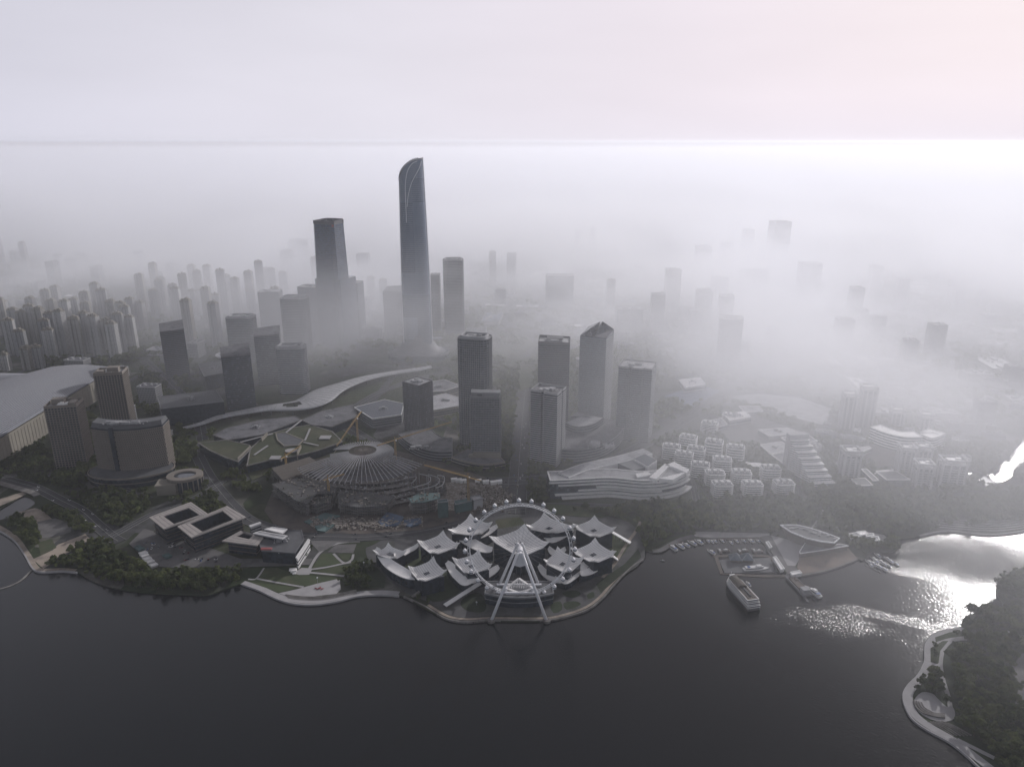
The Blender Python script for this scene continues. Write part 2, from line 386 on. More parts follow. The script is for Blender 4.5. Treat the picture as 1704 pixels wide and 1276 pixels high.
def tag(o, label, cat, group=None):
    o['label'] = label; o['category'] = cat
    if group: o['group'] = group
    return o
def thing(name, label, cat, loc=(0, 0, 0), rot=0.0, group=None):
    o = bpy.data.objects.new(name, None); C.objects.link(o)
    o.location = loc; o.rotation_euler = (0, 0, rot); o.empty_display_size = 5
    return tag(o, label, cat, group)
def part(name, mb, m, parent=None, stuff=False, smooth=False, loc=None, label=None):
    me = mb if isinstance(mb, bpy.types.Mesh) else mb.mesh(name, m, smooth)
    o = bpy.data.objects.new(name, me); C.objects.link(o)
    if parent: o.parent = parent
    if loc: o.location = loc
    if stuff: o['kind'] = 'stuff'
    if label: o['label'] = label
    return o
def struct(name, mb, m, label=None):
    o = part(name, mb, m); o['kind'] = 'structure'
    if label: o['label'] = label
    return o
def copy_tree(o, parent=None, loc=None, rot=None, label=None, scale=None, group=None):
    c = o.copy(); C.objects.link(c)
    if parent is not None: c.parent = parent
    if loc is not None: c.location = loc
    if rot is not None: c.rotation_euler = (0, 0, rot)
    if scale is not None: c.scale = (scale,) * 3 if isinstance(scale, (int, float)) else scale
    if label: c['label'] = label
    if group: c['group'] = group
    for ch in list(o.children): copy_tree(ch, c)
    return c
def spx(pts, z=0.0): return [tuple(gp(x, y, z))[:2] for x, y in pts]
def smooth_line(pts, n=6, closed=False):
    out = []; k = len(pts); rngk = range(k if closed else k - 1)
    for i in rngk:
        g = (lambda j: pts[j % k]) if closed else (lambda j: pts[min(max(j, 0), k - 1)])
        p0, p1, p2, p3 = g(i - 1), g(i), g(i + 1), g(i + 2)
        for t in range(n):
            u = t / n
            out.append(tuple(0.5 * ((2 * p1[a]) + (-p0[a] + p2[a]) * u + (2 * p0[a] - 5 * p1[a] + 4 * p2[a] - p3[a]) * u * u + (-p0[a] + 3 * p1[a] - 3 * p2[a] + p3[a]) * u ** 3) for a in range(len(p1))))
    if not closed: out.append(tuple(pts[-1]))
    return out

# ------------------------------------------------------------------ water
def water_mat():
    m, n, l, b = newmat('water')
    b.inputs['Base Color'].default_value = (0.005, 0.007, 0.009, 1)
    b.inputs['Specular IOR Level'].default_value = 0.5
    b.inputs['IOR'].default_value = 1.33
    g = n.new('ShaderNodeNewGeometry')
    def mth(op, x, y):
        q = n.new('ShaderNodeMath'); q.operation = op
        for i, v in enumerate((x, y)):
            if isinstance(v, (int, float)): q.inputs[i].default_value = v
            else: l.new(v, q.inputs[i])
        return q.outputs[0]
    # patches of water ruffled by wind, between calm lanes
    dn = n.new('ShaderNodeTexNoise'); dn.inputs['Scale'].default_value = 0.011; dn.inputs['Detail'].default_value = 6; dn.inputs['Roughness'].default_value = 0.6
    l.new(g.outputs['Position'], dn.inputs['Vector'])
    total = None
    for (px, py, rx, ry, rot, k) in ((1600, 930, 190, 62, -14, .95), (1530, 910, 120, 40, -10, .8), (1400, 1036, 130, 34, -19, .48), (1490, 1030, 90, 14, -24, .60), (1330, 1040, 140, 34, -12, .38)):
        c = gp(px, py, 0)
        sb = n.new('ShaderNodeVectorMath'); sb.operation = 'SUBTRACT'; sb.inputs[1].default_value = c; l.new(g.outputs['Position'], sb.inputs[0])
        m1 = n.new('ShaderNodeMapping'); m1.vector_type = 'TEXTURE'; m1.inputs['Rotation'].default_value = (0, 0, R(rot)); m1.inputs['Scale'].default_value = (rx, ry, 1)
        l.new(sb.outputs[0], m1.inputs[0]); ln = n.new('ShaderNodeVectorMath'); ln.operation = 'LENGTH'; l.new(m1.outputs[0], ln.inputs[0])
        e = mth('MULTIPLY', mth('MAXIMUM', mth('SUBTRACT', 1.35, ln.outputs['Value']), 0.0), k); total = e if total is None else mth('MAXIMUM', total, e)
    r = n.new('ShaderNodeMapRange'); r.interpolation_type = 'SMOOTHSTEP'; r.inputs[1].default_value = 0.62; r.inputs[2].default_value = 1.25
    l.new(mth('ADD', mth('MULTIPLY', total, 0.62), mth('MULTIPLY', dn.outputs['Fac'], 1.0)), r.inputs[0])
    rr = n.new('ShaderNodeMapRange'); rr.inputs[3].default_value = 0.12; rr.inputs[4].default_value = 0.16
    l.new(r.outputs[0], rr.inputs[0]); l.new(rr.outputs[0], b.inputs['Roughness'])
    # waves
    a = n.new('ShaderNodeTexNoise'); a.inputs['Scale'].default_value = 0.36; a.inputs['Detail'].default_value = 2.0; a.inputs['Roughness'].default_value = 0.6
    mp2 = n.new('ShaderNodeMapping'); mp2.inputs['Scale'].default_value = (1.0, 1.25, 1); mp2.inputs['Rotation'].default_value = (0, 0, R(25))
    l.new(g.outputs['Position'], mp2.inputs[0]); l.new(mp2.outputs[0], a.inputs['Vector'])
    st = n.new('ShaderNodeMapRange'); st.inputs[3].default_value = 0.12; st.inputs[4].default_value = 0.8
    l.new(r.outputs[0], st.inputs[0])
    bp = n.new('ShaderNodeBump'); bp.inputs['Distance'].default_value = 2.2
    l.new(a.outputs['Fac'], bp.inputs['Height']); l.new(st.outputs[0], bp.inputs['Strength'])
    l.new(bp.outputs[0], b.inputs['Normal'])
    return m
water_mat()
wb = MB(); wb.add([(-40000, -4000, 0), (40000, -4000, 0), (40000, 4000, 0), (-40000, 4000, 0)], [(0, 1, 2, 3)])
struct('water', wb, 'water', 'dark lake water in the foreground, sparkling on the right')

# ------------------------------------------------------------------ land
def land_mat():
    m, n, l, b = newmat('land')
    g = n.new('ShaderNodeNewGeometry')
    mp = n.new('ShaderNodeMapping'); mp.inputs['Rotation'].default_value = (0, 0, R(5)); mp.inputs['Scale'].default_value = (1 / 70, 1 / 110, 1)
    l.new(g.outputs['Position'], mp.inputs[0])
    vo = n.new('ShaderNodeTexVoronoi'); vo.distance = 'CHEBYCHEV'; vo.inputs['Scale'].default_value = 1.0
    l.new(mp.outputs[0], vo.inputs['Vector'])
    sp = n.new('ShaderNodeSeparateColor'); l.new(vo.outputs['Color'], sp.inputs[0])
    ra = n.new('ShaderNodeValToRGB'); cr = ra.color_ramp; cr.interpolation = 'CONSTANT'
    cols = [(0.0, (0.030, 0.042, 0.020)), (0.30, (0.05, 0.058, 0.032)), (0.5, (0.10, 0.095, 0.085)), (0.64, (0.075, 0.075, 0.078)), (0.78, (0.040, 0.052, 0.026)), (0.9, (0.16, 0.15, 0.14))]
    cr.elements[0].color = cols[0][1] + (1,); cr.elements[1].position = cols[1][0]; cr.elements[1].color = cols[1][1] + (1,)
    for p, c in cols[2:]:
        e = cr.elements.new(p); e.color = c + (1,)
    l.new(sp.outputs[0], ra.inputs['Fac'])
    nz = n.new('ShaderNodeTexNoise'); nz.inputs['Scale'].default_value = 0.06; nz.inputs['Detail'].default_value = 8; nz.inputs['Roughness'].default_value = 0.65
    l.new(g.outputs['Position'], nz.inputs['Vector'])
    nr = n.new('ShaderNodeMapRange'); nr.inputs[1].default_value = 0.3; nr.inputs[2].default_value = 0.7; nr.inputs[3].default_value = 0.5; nr.inputs[4].default_value = 1.5
    l.new(nz.outputs['Fac'], nr.inputs[0])
    v = n.new('ShaderNodeVectorMath'); v.operation = 'SCALE'; l.new(ra.outputs[0], v.inputs[0]); l.new(nr.outputs[0], v.inputs['Scale'])
    # green-grey mottling mixed over the blocks
    n2 = n.new('ShaderNodeTexNoise'); n2.inputs['Scale'].default_value = 0.012; n2.inputs['Detail'].default_value = 6
    l.new(g.outputs['Position'], n2.inputs['Vector'])
    r2 = n.new('ShaderNodeMapRange'); r2.inputs[1].default_value = 0.42; r2.inputs[2].default_value = 0.6
    l.new(n2.outputs['Fac'], r2.inputs[0])
    mx = n.new('ShaderNodeMixRGB'); l.new(r2.outputs[0], mx.inputs['Fac']); l.new(v.outputs[0], mx.inputs['Color1']); mx.inputs['Color2'].default_value = (0.045, 0.052, 0.034, 1)
    l.new(mx.outputs[0], b.inputs['Base Color']); b.inputs['Roughness'].default_value = 0.95; b.inputs['Specular IOR Level'].default_value = 0.2
land_mat()
GZ = 1.6
SHORE = [(-400, 985), (-100, 900), (0, 846), (40, 824), (58, 838), (19, 859), (-8, 868), (-4, 880), (22, 897), (41, 921), (55, 945), (69, 951), (103, 949), (128, 951),
         (141, 959), (172, 973), (230, 984), (300, 988), (345, 989), (380, 977), (404, 971), (430, 980), (462, 995), (490, 1002), (522, 1004), (560, 999), (597, 990), (635, 988),
         (663, 990), (682, 997), (707, 1011), (741, 1028), (775, 1035), (814, 1032), (865, 1033), (910, 1032), (938, 1027), (977, 1014), (1003, 995), (1022, 972), (1050, 944), (1073, 928),
         (1070, 914), (1094, 919), (1110, 911), (1136, 899), (1181, 896), (1262, 896), (1310, 957), (1334, 957), (1366, 951), (1397, 942), (1426, 930), (1436, 932), (1448, 917), (1478, 919),
         (1492, 914), (1498, 906), (1494, 897), (1519, 894), (1575, 882), (1645, 888), (1690, 884), (1740, 874), (1900, 850), (2400, 800)]
shore_w = smooth_line(spx(SHORE, GZ), 3)
pl = [(-40000, shore_w[0][1])] + shore_w + [(40000, shore_w[-1][1] + 300), (40000, 42000), (-40000, 42000)]
lb = MB(); lb.prism(pl, -2.5, GZ)
struct('land', lb, 'land', 'flat city ground running from the lake shore into the haze')
ISLE = [(1900, 880), (1790, 912), (1704, 943), (1668, 958), (1657, 985), (1668, 1006), (1640, 1016), (1608, 1024), (1600, 1038), (1602, 1046), (1569, 1050), (1551, 1059), (1541, 1074), (1539, 1103),
        (1528, 1124), (1510, 1142), (1504, 1156), (1507, 1174), (1519, 1195), (1542, 1212), (1581, 1233), (1610, 1256), (1631, 1276), (1690, 1330), (1800, 1430), (2100, 1500), (2900, 1300), (3000, 1000)]
isle_w = smooth_line(spx(ISLE, GZ), 3)
ib = MB(); ib.prism(isle_w, -2.5, GZ)
struct('terrain', ib, 'undergrowth', 'wooded headland in the lower right corner')

LAYER = [GZ]
BLOCK = []          # (polygon, kind) of what covers the ground, so trees and blocks keep off it
def sheet(name, px, m, label=None, z=None, world_pts=False, rnd=0, th=None):
    """a flat surface laid on the ground; each a few cm above the one below"""
    pts = px if world_pts else spx(px, GZ)
    if rnd: pts = smooth_line(pts, rnd, True)
    LAYER[0] += 0.006; z1 = z if z is not None else LAYER[0] + 0.05
    b = MB(); b.prism(pts, z1 - (th or 0.5), z1)
    BLOCK.append((pts, name)); return struct(name, b, m, label)
def line(name, px, w, m, label=None, n=6, world_pts=False, z=None, h=0.5):
    pts = px if world_pts else spx(px, GZ)
    pts = smooth_line(pts, n); LAYER[0] += 0.006; z1 = z if z is not None else LAYER[0] + 0.05
    b = MB(); b.strip(pts, w, z1 - h, z1); BLOCK.append((offset_line(pts, w / 2 + 1) + offset_line(pts, -w / 2 - 1)[::-1], name))
    return struct(name, b, m, label)
def painted_road(px, w, label, dash=True, n=6):
    line('road', px, w, 'asphalt', label, n)
    pts = smooth_line(spx(px, GZ), n); LAYER[0] += 0.006; z1 = LAYER[0] + 0.06
    b = MB()
    for side in (-1, 1):                                       # kerbs
        q = offset_line(pts, side * (w / 2 + 0.3)); b.strip(q, 0.45, z1 - 0.5, z1 + 0.14)
    struct('kerb', b, 'kerb_stone')
    b = MB()
    for k in (0,):
        q = offset_line(pts, k * w / 4)
        acc = 0
        for i in range(len(q) - 1):
            a, c = Vector(q[i]), Vector(q[i + 1]); L = (c - a).length; t = 0
            while t + 3 < L:
                p = a.lerp(c, t / L); e = a.lerp(c, min(1, (t + (4 if k else 12)) / L))
                b.strip([tuple(p), tuple(e)], 0.35, z1 - 0.3, z1); t += 12 if k else 14
    if b.f: struct('road_marking', b, 'road_paint')
def offset_line(pts, d):
    out = []; k = len(pts)
    for i, p in enumerate(pts):
        a, b = pts[max(i - 1, 0)], pts[min(i + 1, k - 1)]; dx, dy = b[0] - a[0], b[1] - a[1]; q = hypot(dx, dy) or 1
        out.append((p[0] - dy / q * d, p[1] + dx / q * d))
    return out

# shore promenades
line('path', [(-8, 873), (24, 893), (45, 921), (59, 943), (72, 948), (103, 947), (126, 949)], 6, 'paving_warm', 'stone lakeside walk on the far left point')
line('shore_edge', [(-8, 879), (21, 897), (40, 921), (54, 945), (69, 951.5), (103, 950), (128, 952)], 1.6, 'pale_paving', 'pale quay edge of the far left point', z=GZ + 0.6, h=3)
b = MB(); b.strip(smooth_line(spx([(55, 946), (34, 966), (7, 978), (-30, 984)], 0.3), 6), 2.2, -1, 0.7)
tag(part('breakwater', b, 'concrete'), 'thin curved breakwater arm reaching into the lake at the far left', 'breakwater')
sheet('plaza', [(55, 930), (72, 946), (125, 912), (150, 897), (142, 888), (96, 906), (88, 915)], 'paving_warm', 'warm paved square behind the left lakeside walk')
sheet('lawn', [(68, 924), (94, 911), (86, 896), (63, 902)], 'lawn', 'square lawn by the left lakeside walk')
sheet('plaza', [(25, 853), (58, 845), (70, 848), (92, 868), (66, 873), (58, 868)], 'paving_warm')
sheet('plaza', [(62, 868), (92, 862), (120, 872), (118, 885), (90, 893), (70, 895), (64, 880)], 'paving')
sheet('lawn', [(22, 860), (56, 868), (64, 886), (60, 905), (52, 918), (30, 892), (8, 872)], 'lawn')
sheet('plaza', [(-120, 868), (-6, 832), (38, 818), (44, 822), (0, 842), (-120, 895)], 'paving_warm')
# promenade of the middle park
line('path', [(404, 969), (430, 977), (462, 991), (490, 998), (522, 1000), (560, 995), (597, 987), (635, 985), (664, 987)], 7.5, 'pale_paving', 'curved pale lakeside promenade below the park lawns')
line('shore_edge', [(403, 971.5), (430, 981), (462, 996), (490, 1003.5), (522, 1005), (560, 1000), (597, 991), (635, 989), (664, 991)], 1.8, 'pale_paving', 'pale quay edge of the curved promenade', z=GZ + 0.5, h=3)
zc = lambda pts: [(400 + x * 0.1878, 860 + y * 0.1878) for x, y in pts]
sheet('lawn', zc([(150, 545), (215, 455), (330, 450), (440, 490), (620, 520), (900, 540), (700, 590), (590, 610), (500, 605)]), 'lawn', 'big dark lawn of the lakeside park')
sheet('lawn', zc([(60, 570), (500, 625), (350, 670)]), 'lawn')
sheet('lawn', zc([(640, 455), (720, 325), (830, 322), (890, 385), (880, 412)]), 'lawn', 'four sided lawn between the park paths')
sheet('lawn', zc([(860, 325), (985, 330), (955, 380), (905, 375)]), 'lawn')
sheet('lawn', zc([(650, 480), (900, 430), (960, 440), (1040, 500), (900, 520)]), 'lawn')
line('path', zc([(150, 545), (300, 575), (500, 610), (560, 620)]), 2.6, 'pale_paving')
line('path', zc([(70, 550), (140, 545), (210, 452)]), 2.2, 'pale_paving')
line('path', zc([(590, 500), (700, 320), (860, 235), (1060, 215)]), 3.6, 'pale_paving')
line('path', zc([(610, 465), (760, 445), (900, 415), (980, 400)]), 3.0, 'pale_paving')
line('path', zc([(600, 490), (760, 505), (940, 525), (1000, 530)]), 3.0, 'pale_paving')
line('path', zc([(825, 325), (915, 405), (985, 380), (1000, 330)]), 3.0, 'pale_paving')
sheet('plaza', zc([(470, 500), (540, 450), (640, 455), (610, 510), (520, 512)]), 'pale_paving')
sheet('plaza', zc([(340, 675), (500, 640), (680, 590), (880, 545), (890, 640), (850, 680), (560, 712), (430, 705)]), 'pale_paving', 'pale paved sculpture square in the lakeside park')
sheet('plaza', zc([(620, 200), (1060, 200), (1060, 225), (860, 228), (760, 290), (700, 310), (640, 250)]), 'paving')
sheet('plaza', zc([(850, 245), (1030, 240), (1000, 320), (770, 312)]), 'paving')
for k in range(4):
    line('step', zc([(400 + k * 8, 690 + k * 9), (560, 708 + k * 9), (740, 706 + k * 9), (900, 676 + k * 9), (1030, 650 + k * 9)]), 1.0, 'concrete', z=GZ + 0.9 - 0.2 * k, h=1.2)
# peninsula of the wheel
W = lambda pts: [(600 + x * 0.2817, 820 + y * 0.2817) for x, y in pts]
sheet('plaza', W([(30, 330), (90, 300), (330, 160), (520, 90), (900, 60), (1250, 100), (1500, 150), (1620, 200), (1680, 380), (1500, 520), (1420, 600), (1330, 670), (1200, 715), (1100, 728), (760, 728), (620, 738), (510, 715), (390, 640), (270, 590), (150, 500), (60, 420)]), 'paving_dark', 'grey paving of the rounded peninsula round the big wheel', rnd=3)
line('shore_edge', W([(255, 610), (380, 668), (500, 738), (620, 760), (760, 750), (930, 752), (1100, 750), (1200, 733), (1340, 688), (1430, 618), (1500, 538), (1600, 438), (1672, 392)]), 1.8, 'concrete', 'grey quay edge round the peninsula of the wheel', z=GZ + 0.5, h=3)
line('path', W([(400, 660), (510, 725), (620, 745), (760, 738), (930, 740), (1100, 738), (1200, 720), (1330, 675), (1420, 608), (1490, 525), (1590, 430)]), 3.2, 'paving_warm')
sheet('lawn', W([(860, 150), (940, 145), (980, 185), (900, 200), (790, 215), (800, 160)]), 'lawn_bright')
sheet('lawn', W([(620, 610), (700, 590), (740, 640), (730, 700), (640, 700), (590, 660)]), 'undergrowth', rnd=3)
sheet('lawn', W([(1190, 590), (1270, 575), (1300, 600), (1240, 620)]), 'undergrowth', rnd=3)
sheet('lawn', W([(1200, 650), (1270, 640), (1300, 660), (1220, 690)]), 'undergrowth', rnd=3)
sheet('lawn', W([(1340, 600), (1375, 585), (1380, 615), (1345, 625)]), 'undergrowth', rnd=3)
sheet('lawn', W([(1390, 540), (1440, 500), (1560, 420), (1640, 330), (1660, 380), (1500, 520), (1420, 590)]), 'undergrowth')
sheet('lawn', W([(1120, 660), (1180, 640), (1190, 690), (1140, 710)]), 'undergrowth', rnd=2)
sheet('lawn', W([(370, 470), (560, 480), (620, 560), (480, 640), (390, 620)]), 'undergrowth', rnd=2)
sheet('lawn', W([(0, 380), (60, 400), (150, 500), (140, 560), (0, 560), (-80, 480)]), 'undergrowth')
sheet('lawn', W([(1480, 240), (1600, 300), (1540, 380), (1500, 400), (1470, 330)]), 'lawn')
sheet('lawn', W([(210, 390), (330, 330), (420, 380), (340, 440), (250, 440)]), 'lawn')
line('path', W([(1660, 150), (1630, 220), (1560, 320), (1500, 420), (1430, 500)]), 4, 'paving_warm')
# marina quay, pier, beach
Q = lambda pts: [(1070 + x * 0.2641, 840 + y * 0.2641) for x, y in pts]
line('path', Q([(60, 290), (110, 285), (160, 258), (240, 215), (320, 195), (420, 190), (560, 190), (720, 195)]), 7, 'paving', 'curved grey marina quay')
sheet('plaza', Q([(300, 165), (420, 170), (800, 180), (790, 200), (740, 203), (420, 205), (330, 200)]), 'pale_paving')
sheet('lawn', Q([(60, 235), (150, 215), (300, 168), (315, 185), (200, 215), (70, 262)]), 'lawn')
sheet('plaza', Q([(745, 200), (800, 190), (900, 330), (1000, 432), (920, 445), (830, 330)]), 'paving', 'long grey pier beside the marina basin')
sheet('plaza', Q([(805, 192), (900, 215), (1040, 240), (990, 330), (960, 385), (910, 382)]), 'pale_paving', 'pale triangular square beside the boat shaped building')
sheet('beach', Q([(985, 330), (1010, 300), (1150, 300), (1290, 270), (1350, 335), (1250, 380), (1120, 415), (1000, 435), (970, 395)]), 'sand', 'brown sandy beach in front of the boat shaped building')
line('shore_edge', Q([(925, 450), (1000, 442), (1120, 420), (1240, 385), (1350, 340)]), 2, 'concrete', 'dark quay wall round the beach', z=GZ + 0.4, h=3)
sheet('lawn', Q([(1040, 160), (1130, 60), (1180, 120), (1250, 200), (1140, 170)]), 'lawn')
line('path', Q([(1060, 160), (1110, 90), (1130, 30)]), 5, 'pale_paving'); line('path', Q([(1130, 40), (1180, 90), (1230, 170)]), 5, 'pale_paving')
sheet('plaza', Q([(1270, 180), (1400, 170), (1520, 190), (1560, 230), (1400, 240), (1300, 220)]), 'pale_paving')
# right bank: stepped terraces down to the water
for k in range(5):
    line('step', [(1556 + k * 4, 876 - k * 3.0), (1600, 880 - k * 3.4), (1648, 883 - k * 3.6), (1690, 880 - k * 3.6), (1740, 871 - k * 3.6)], 1.6, 'pale_paving', z=GZ + 0.5 + 0.35 * k, h=1.5)
line('shore_edge', [(1530, 891), (1575, 883), (1645, 889), (1690, 885), (1740, 875)], 2.2, 'pale_paving', 'pale quay edge of the right hand shore', z=GZ + 0.4, h=3)
# canal on the right
for px, w in (([(1608, 786), (1630, 792), (1650, 798), (1672, 786), (1700, 756), (1740, 715), (1800, 665), (1900, 590)], 24),):
    line('canal', px, w, 'water', 'canal glinting behind the right hand shore')
sheet('pond', [(1600, 780), (1618, 782), (1622, 792), (1608, 798), (1598, 790)], 'water', rnd=2)
# headland paths
B = lambda pts: [(1404 + x * 0.2947, 900 + y * 0.2947) for x, y in pts]
line('path', B([(680, 498), (560, 522), (510, 550), (482, 600), (478, 690), (440, 765), (385, 822), (362, 870), (372, 930), (410, 990), (490, 1050), (620, 1125), (720, 1200), (850, 1300)]), 8, 'pale_paving', 'pale winding lakeside path of the headland')
line('shore_edge', B([(680, 493), (560, 508), (500, 538), (463, 592), (458, 690), (418, 760), (358, 820), (336, 870), (348, 932), (388, 1002), (470, 1063), (600, 1134), (700, 1214), (770, 1280), (900, 1380)]), 1.4, 'pale_paving', 'pale quay edge of the headland', z=GZ + 0.35, h=3)
line('path', B([(1100, 450), (1018, 492), (940, 517), (850, 537), (700, 547), (600, 560), (490, 592)]), 5.5, 'pale_paving', 'pale inland path across the headland')
line('path', B([(610, 558), (562, 610), (546, 690), (560, 780), (588, 870), (602, 940)]), 4, 'pale_paving')
line('path', B([(480, 690), (520, 700), (550, 700)]), 4, 'pale_paving')
line('path', B([(640, 1120), (760, 1180), (900, 1250), (1050, 1330)]), 4, 'pale_paving')
sheet('lawn', B([(515, 545), (600, 515), (680, 508), (720, 528), (600, 545), (520, 572)]), 'lawn')
sheet('lawn', B([(490, 605), (560, 565), (590, 565), (545, 620), (535, 690), (490, 685)]), 'lawn')
sheet('plaza', B([(440, 855), (500, 862), (530, 890), (580, 935), (620, 945), (625, 1000), (570, 1020), (490, 1005), (420, 960), (395, 905)]), 'pale_paving', 'small paved open air theatre by the headland path', rnd=3)
for k in range(5):
    line('step', B([(395 + k * 14, 905 + k * 2), (410 + k * 14, 945 - k * 2), (450 + k * 12, 975 - k * 5), (520, 995 - k * 7), (570, 1000 - k * 8)]), 1.2, 'concrete', z=GZ + 1.8 - 0.35 * k, h=2)
for k in range(6):
    line('step', B([(470 + k * 16, 1020), (540 + k * 18, 1050), (620 + k * 20, 1100)]), 0.9, 'concrete', z=GZ + 0.5 + 0.15 * k, h=1)
sheet('plaza', B([(930, 740), (1000, 640), (1100, 600), (1200, 900), (960, 960), (985, 830)]), 'paving')

# ------------------------------------------------------------------ roads
painted_road([(-60, 775), (20, 800), (60, 812), (100, 832), (135, 850), (160, 872), (185, 893), (200, 902)], 15, 'tree lined shore road curving on the left')
painted_road([(185, 893), (230, 868), (262, 852), (310, 835), (340, 820), (372, 800)], 10, 'side road behind the left pavilions')
painted_road([(330, 760), (352, 800), (400, 855), (440, 876), (500, 890), (560, 893), (620, 893), (700, 884), (780, 866), (850, 848), (940, 842), (1020, 845)], 18, 'dark road between the building site and the lakeside park')
painted_road([(858, 855), (862, 800), (866, 740), (870, 690), (874, 650), (878, 610)], 27, 'broad straight avenue running inland behind the wheel')
painted_road([(560, 700), (620, 738), (680, 775), (760, 796), (862, 800), (950, 789), (1020, 765), (1080, 735), (1130, 705), (1190, 665), (1260, 620), (1340, 565)], 22, 'curved ring road in front of the office towers')
painted_road([(240, 600), (300, 655), (330, 700), (340, 760)], 18, 'road left of the ribbon canopy')
painted_road([(-60, 800), (40, 790), (110, 792), (150, 795), (250, 830)], 9, 'small road by the left hotel towers')
painted_road([(1080, 735), (1130, 755), (1150, 800), (1160, 838)], 9, 'lane beside the white villas')
painted_road([(1340, 720), (1325, 770), (1330, 830)], 10, 'lane between the villas and the stepped block')
painted_road([(1190, 665), (1260, 700), (1330, 735), (1420, 760), (1500, 790), (1560, 815)], 14, 'road running behind the villas')
painted_road([(1020, 680), (1110, 655), (1190, 665)], 16, 'cross road between the towers')
painted_road([(560, 700), (640, 650), (760, 615), (878, 610), (1000, 620), (1110, 610)], 18, 'cross road behind the towers')
line('bridge_deck', [(-60, 793), (0, 806), (50, 820), (62, 826)], 9, 'concrete', 'low bridge over the left inlet', z=GZ + 2.5, h=1.2)
# parks, lots and yards on the ground
sheet('lawn', [(815, 625), (890, 590), (930, 585), (900, 640), (850, 655), (825, 650)], 'lawn_bright', 'bright green park between the office towers')
sheet('lawn', [(900, 600), (955, 590), (960, 640), (945, 680), (905, 690)], 'lawn_bright')
sheet('lawn', [(740, 600), (870, 560), (900, 575), (820, 600), (770, 640)], 'lawn')
sheet('lot', [(1212, 660), (1262, 655), (1330, 662), (1384, 680), (1372, 708), (1300, 690)], 'light_roof', 'big pale empty lot lost in the haze')
sheet('lot', [(1105, 660), (1160, 640), (1200, 650), (1150, 680)], 'blue_roof')
sheet('lot', [(1190, 700), (1250, 690), (1340, 720), (1300, 745), (1210, 735)], 'paving', 'low yards behind the villas')
sheet('lot', [(1430, 745), (1480, 735), (1550, 755), (1540, 778), (1450, 775)], 'earth')
sheet('lot', [(440, 850), (470, 780), (560, 750), (660, 750), (740, 770), (820, 800), (830, 842), (780, 862), (700, 882), (600, 889), (500, 886), (455, 872)], 'earth', 'muddy ground of the building site')
sheet('lot', [(700, 815), (760, 800), (835, 808), (838, 840), (790, 850), (730, 850)], 'rubble')
sheet('lot', [(215, 905), (240, 880), (330, 905), (400, 930), (520, 930), (515, 940), (400, 944), (290, 945), (255, 942), (240, 930)], 'paving', 'grey yard in front of the left pavilions')
sheet('plaza', [(940, 790), (1000, 770), (1070, 750), (1100, 762), (1010, 800)], 'paving')
sheet('lawn', [(905, 838), (1000, 845), (1060, 838), (1060, 850), (1000, 862), (920, 856)], 'lawn')
sheet('lawn', [(330, 735), (345, 732), (430, 745), (480, 742), (540, 735), (600, 735), (640, 745), (560, 760), (480, 770), (420, 800), (405, 780)], 'lawn_bright', 'green planted ground round the green roofed mall')

# ------------------------------------------------------------------ towers
def roof_plant(t, w, d, z, n=4, m='light_roof', par=None):
    """parapet, plant rooms and small cooling units on a flat roof"""
    b = MB()
    for i in range(n):
        sx, sy = random.uniform(.12, .3) * w, random.uniform(.12, .3) * d
        b.box(random.uniform(-.28, .28) * w, random.uniform(-.28, .28) * d, z, sx, sy, random.uniform(2, 4.5))
    for i in range(n * 3):
        b.box(random.uniform(-.4, .4) * w, random.uniform(-.4, .4) * d, z, 1.6, 2.2, random.uniform(.8, 1.6))
    part('roof_plant', b, m, t, stuff=True)
def office(name, label, b, h, poly, rot, cat='tower', style='bands', glass='glass_dark', frame='grey_wall', fh=4.0, band=1.1, out=0.35, fin=0, roof='grey_roof', plant=4, group=None, base=None, parapet=1.6):
    t = thing(name, label, cat, (b[0], b[1], GZ), rot, group)
    core = MB(); core.prism(poly, 0, h); part('glass_wall', core, glass, t)
    n = int(h / fh)
    fb = MB()
    if style in ('bands', 'grid'):
        for k in range(1, n + 1): fb.ring(poly, k * fh - band, k * fh, out, -0.05)
        part('floor_band', fb, frame, t, stuff=True)
    if style in ('fins', 'grid') or fin:
        fm = MB(); sp = fin or 3.2; k = len(poly)
        for i in range(k):
            a, c = Vector(poly[i]), Vector(poly[(i + 1) % k]); L = (c - a).length; e = (c - a).normalized(); nrm = Vector((e.y, -e.x)); m_ = max(1, int(L / sp))
            for j in range(m_ + 1):
                p = a + e * (L * j / m_) + nrm * (out * 0.6)
                fm.box(p.x, p.y, 0.5, 0.55, 0.7 + out, h - 0.8, atan2(e.y, e.x))
        part('facade_fin', fm, frame, t, stuff=True)
    rm = MB(); rm.ring(poly, h, h + parapet, out + 0.05, 0.6); part('parapet', rm, frame, t)
    rs = MB(); rs.prism(offset(poly, -0.65), h + 0.02, h + 0.3); part('roof', rs, roof, t)
    xs = [p[0] for p in poly]; ys = [p[1] for p in poly]
    if plant: roof_plant(t, (max(xs) - min(xs)) * .8, (max(ys) - min(ys)) * .8, h + 0.3, plant, roof if roof != 'dark_roof' else 'grey_roof')
    if base:
        bb = MB(); bb.prism(base[0], 0, base[1]); part('podium', bb, base[2], t)
        br = MB()
        for k in range(1, int(base[1] / 4.5) + 1): br.ring(base[0], k * 4.5 - 1.4, k * 4.5, 0.4, -0.05)
        part('podium_band', br, frame, t, stuff=True)
    return t
def at(bx, by, ty=None):
    b = gp(bx, by, GZ); return (b, mpp(b), height(b, ty) - GZ if ty else 0)

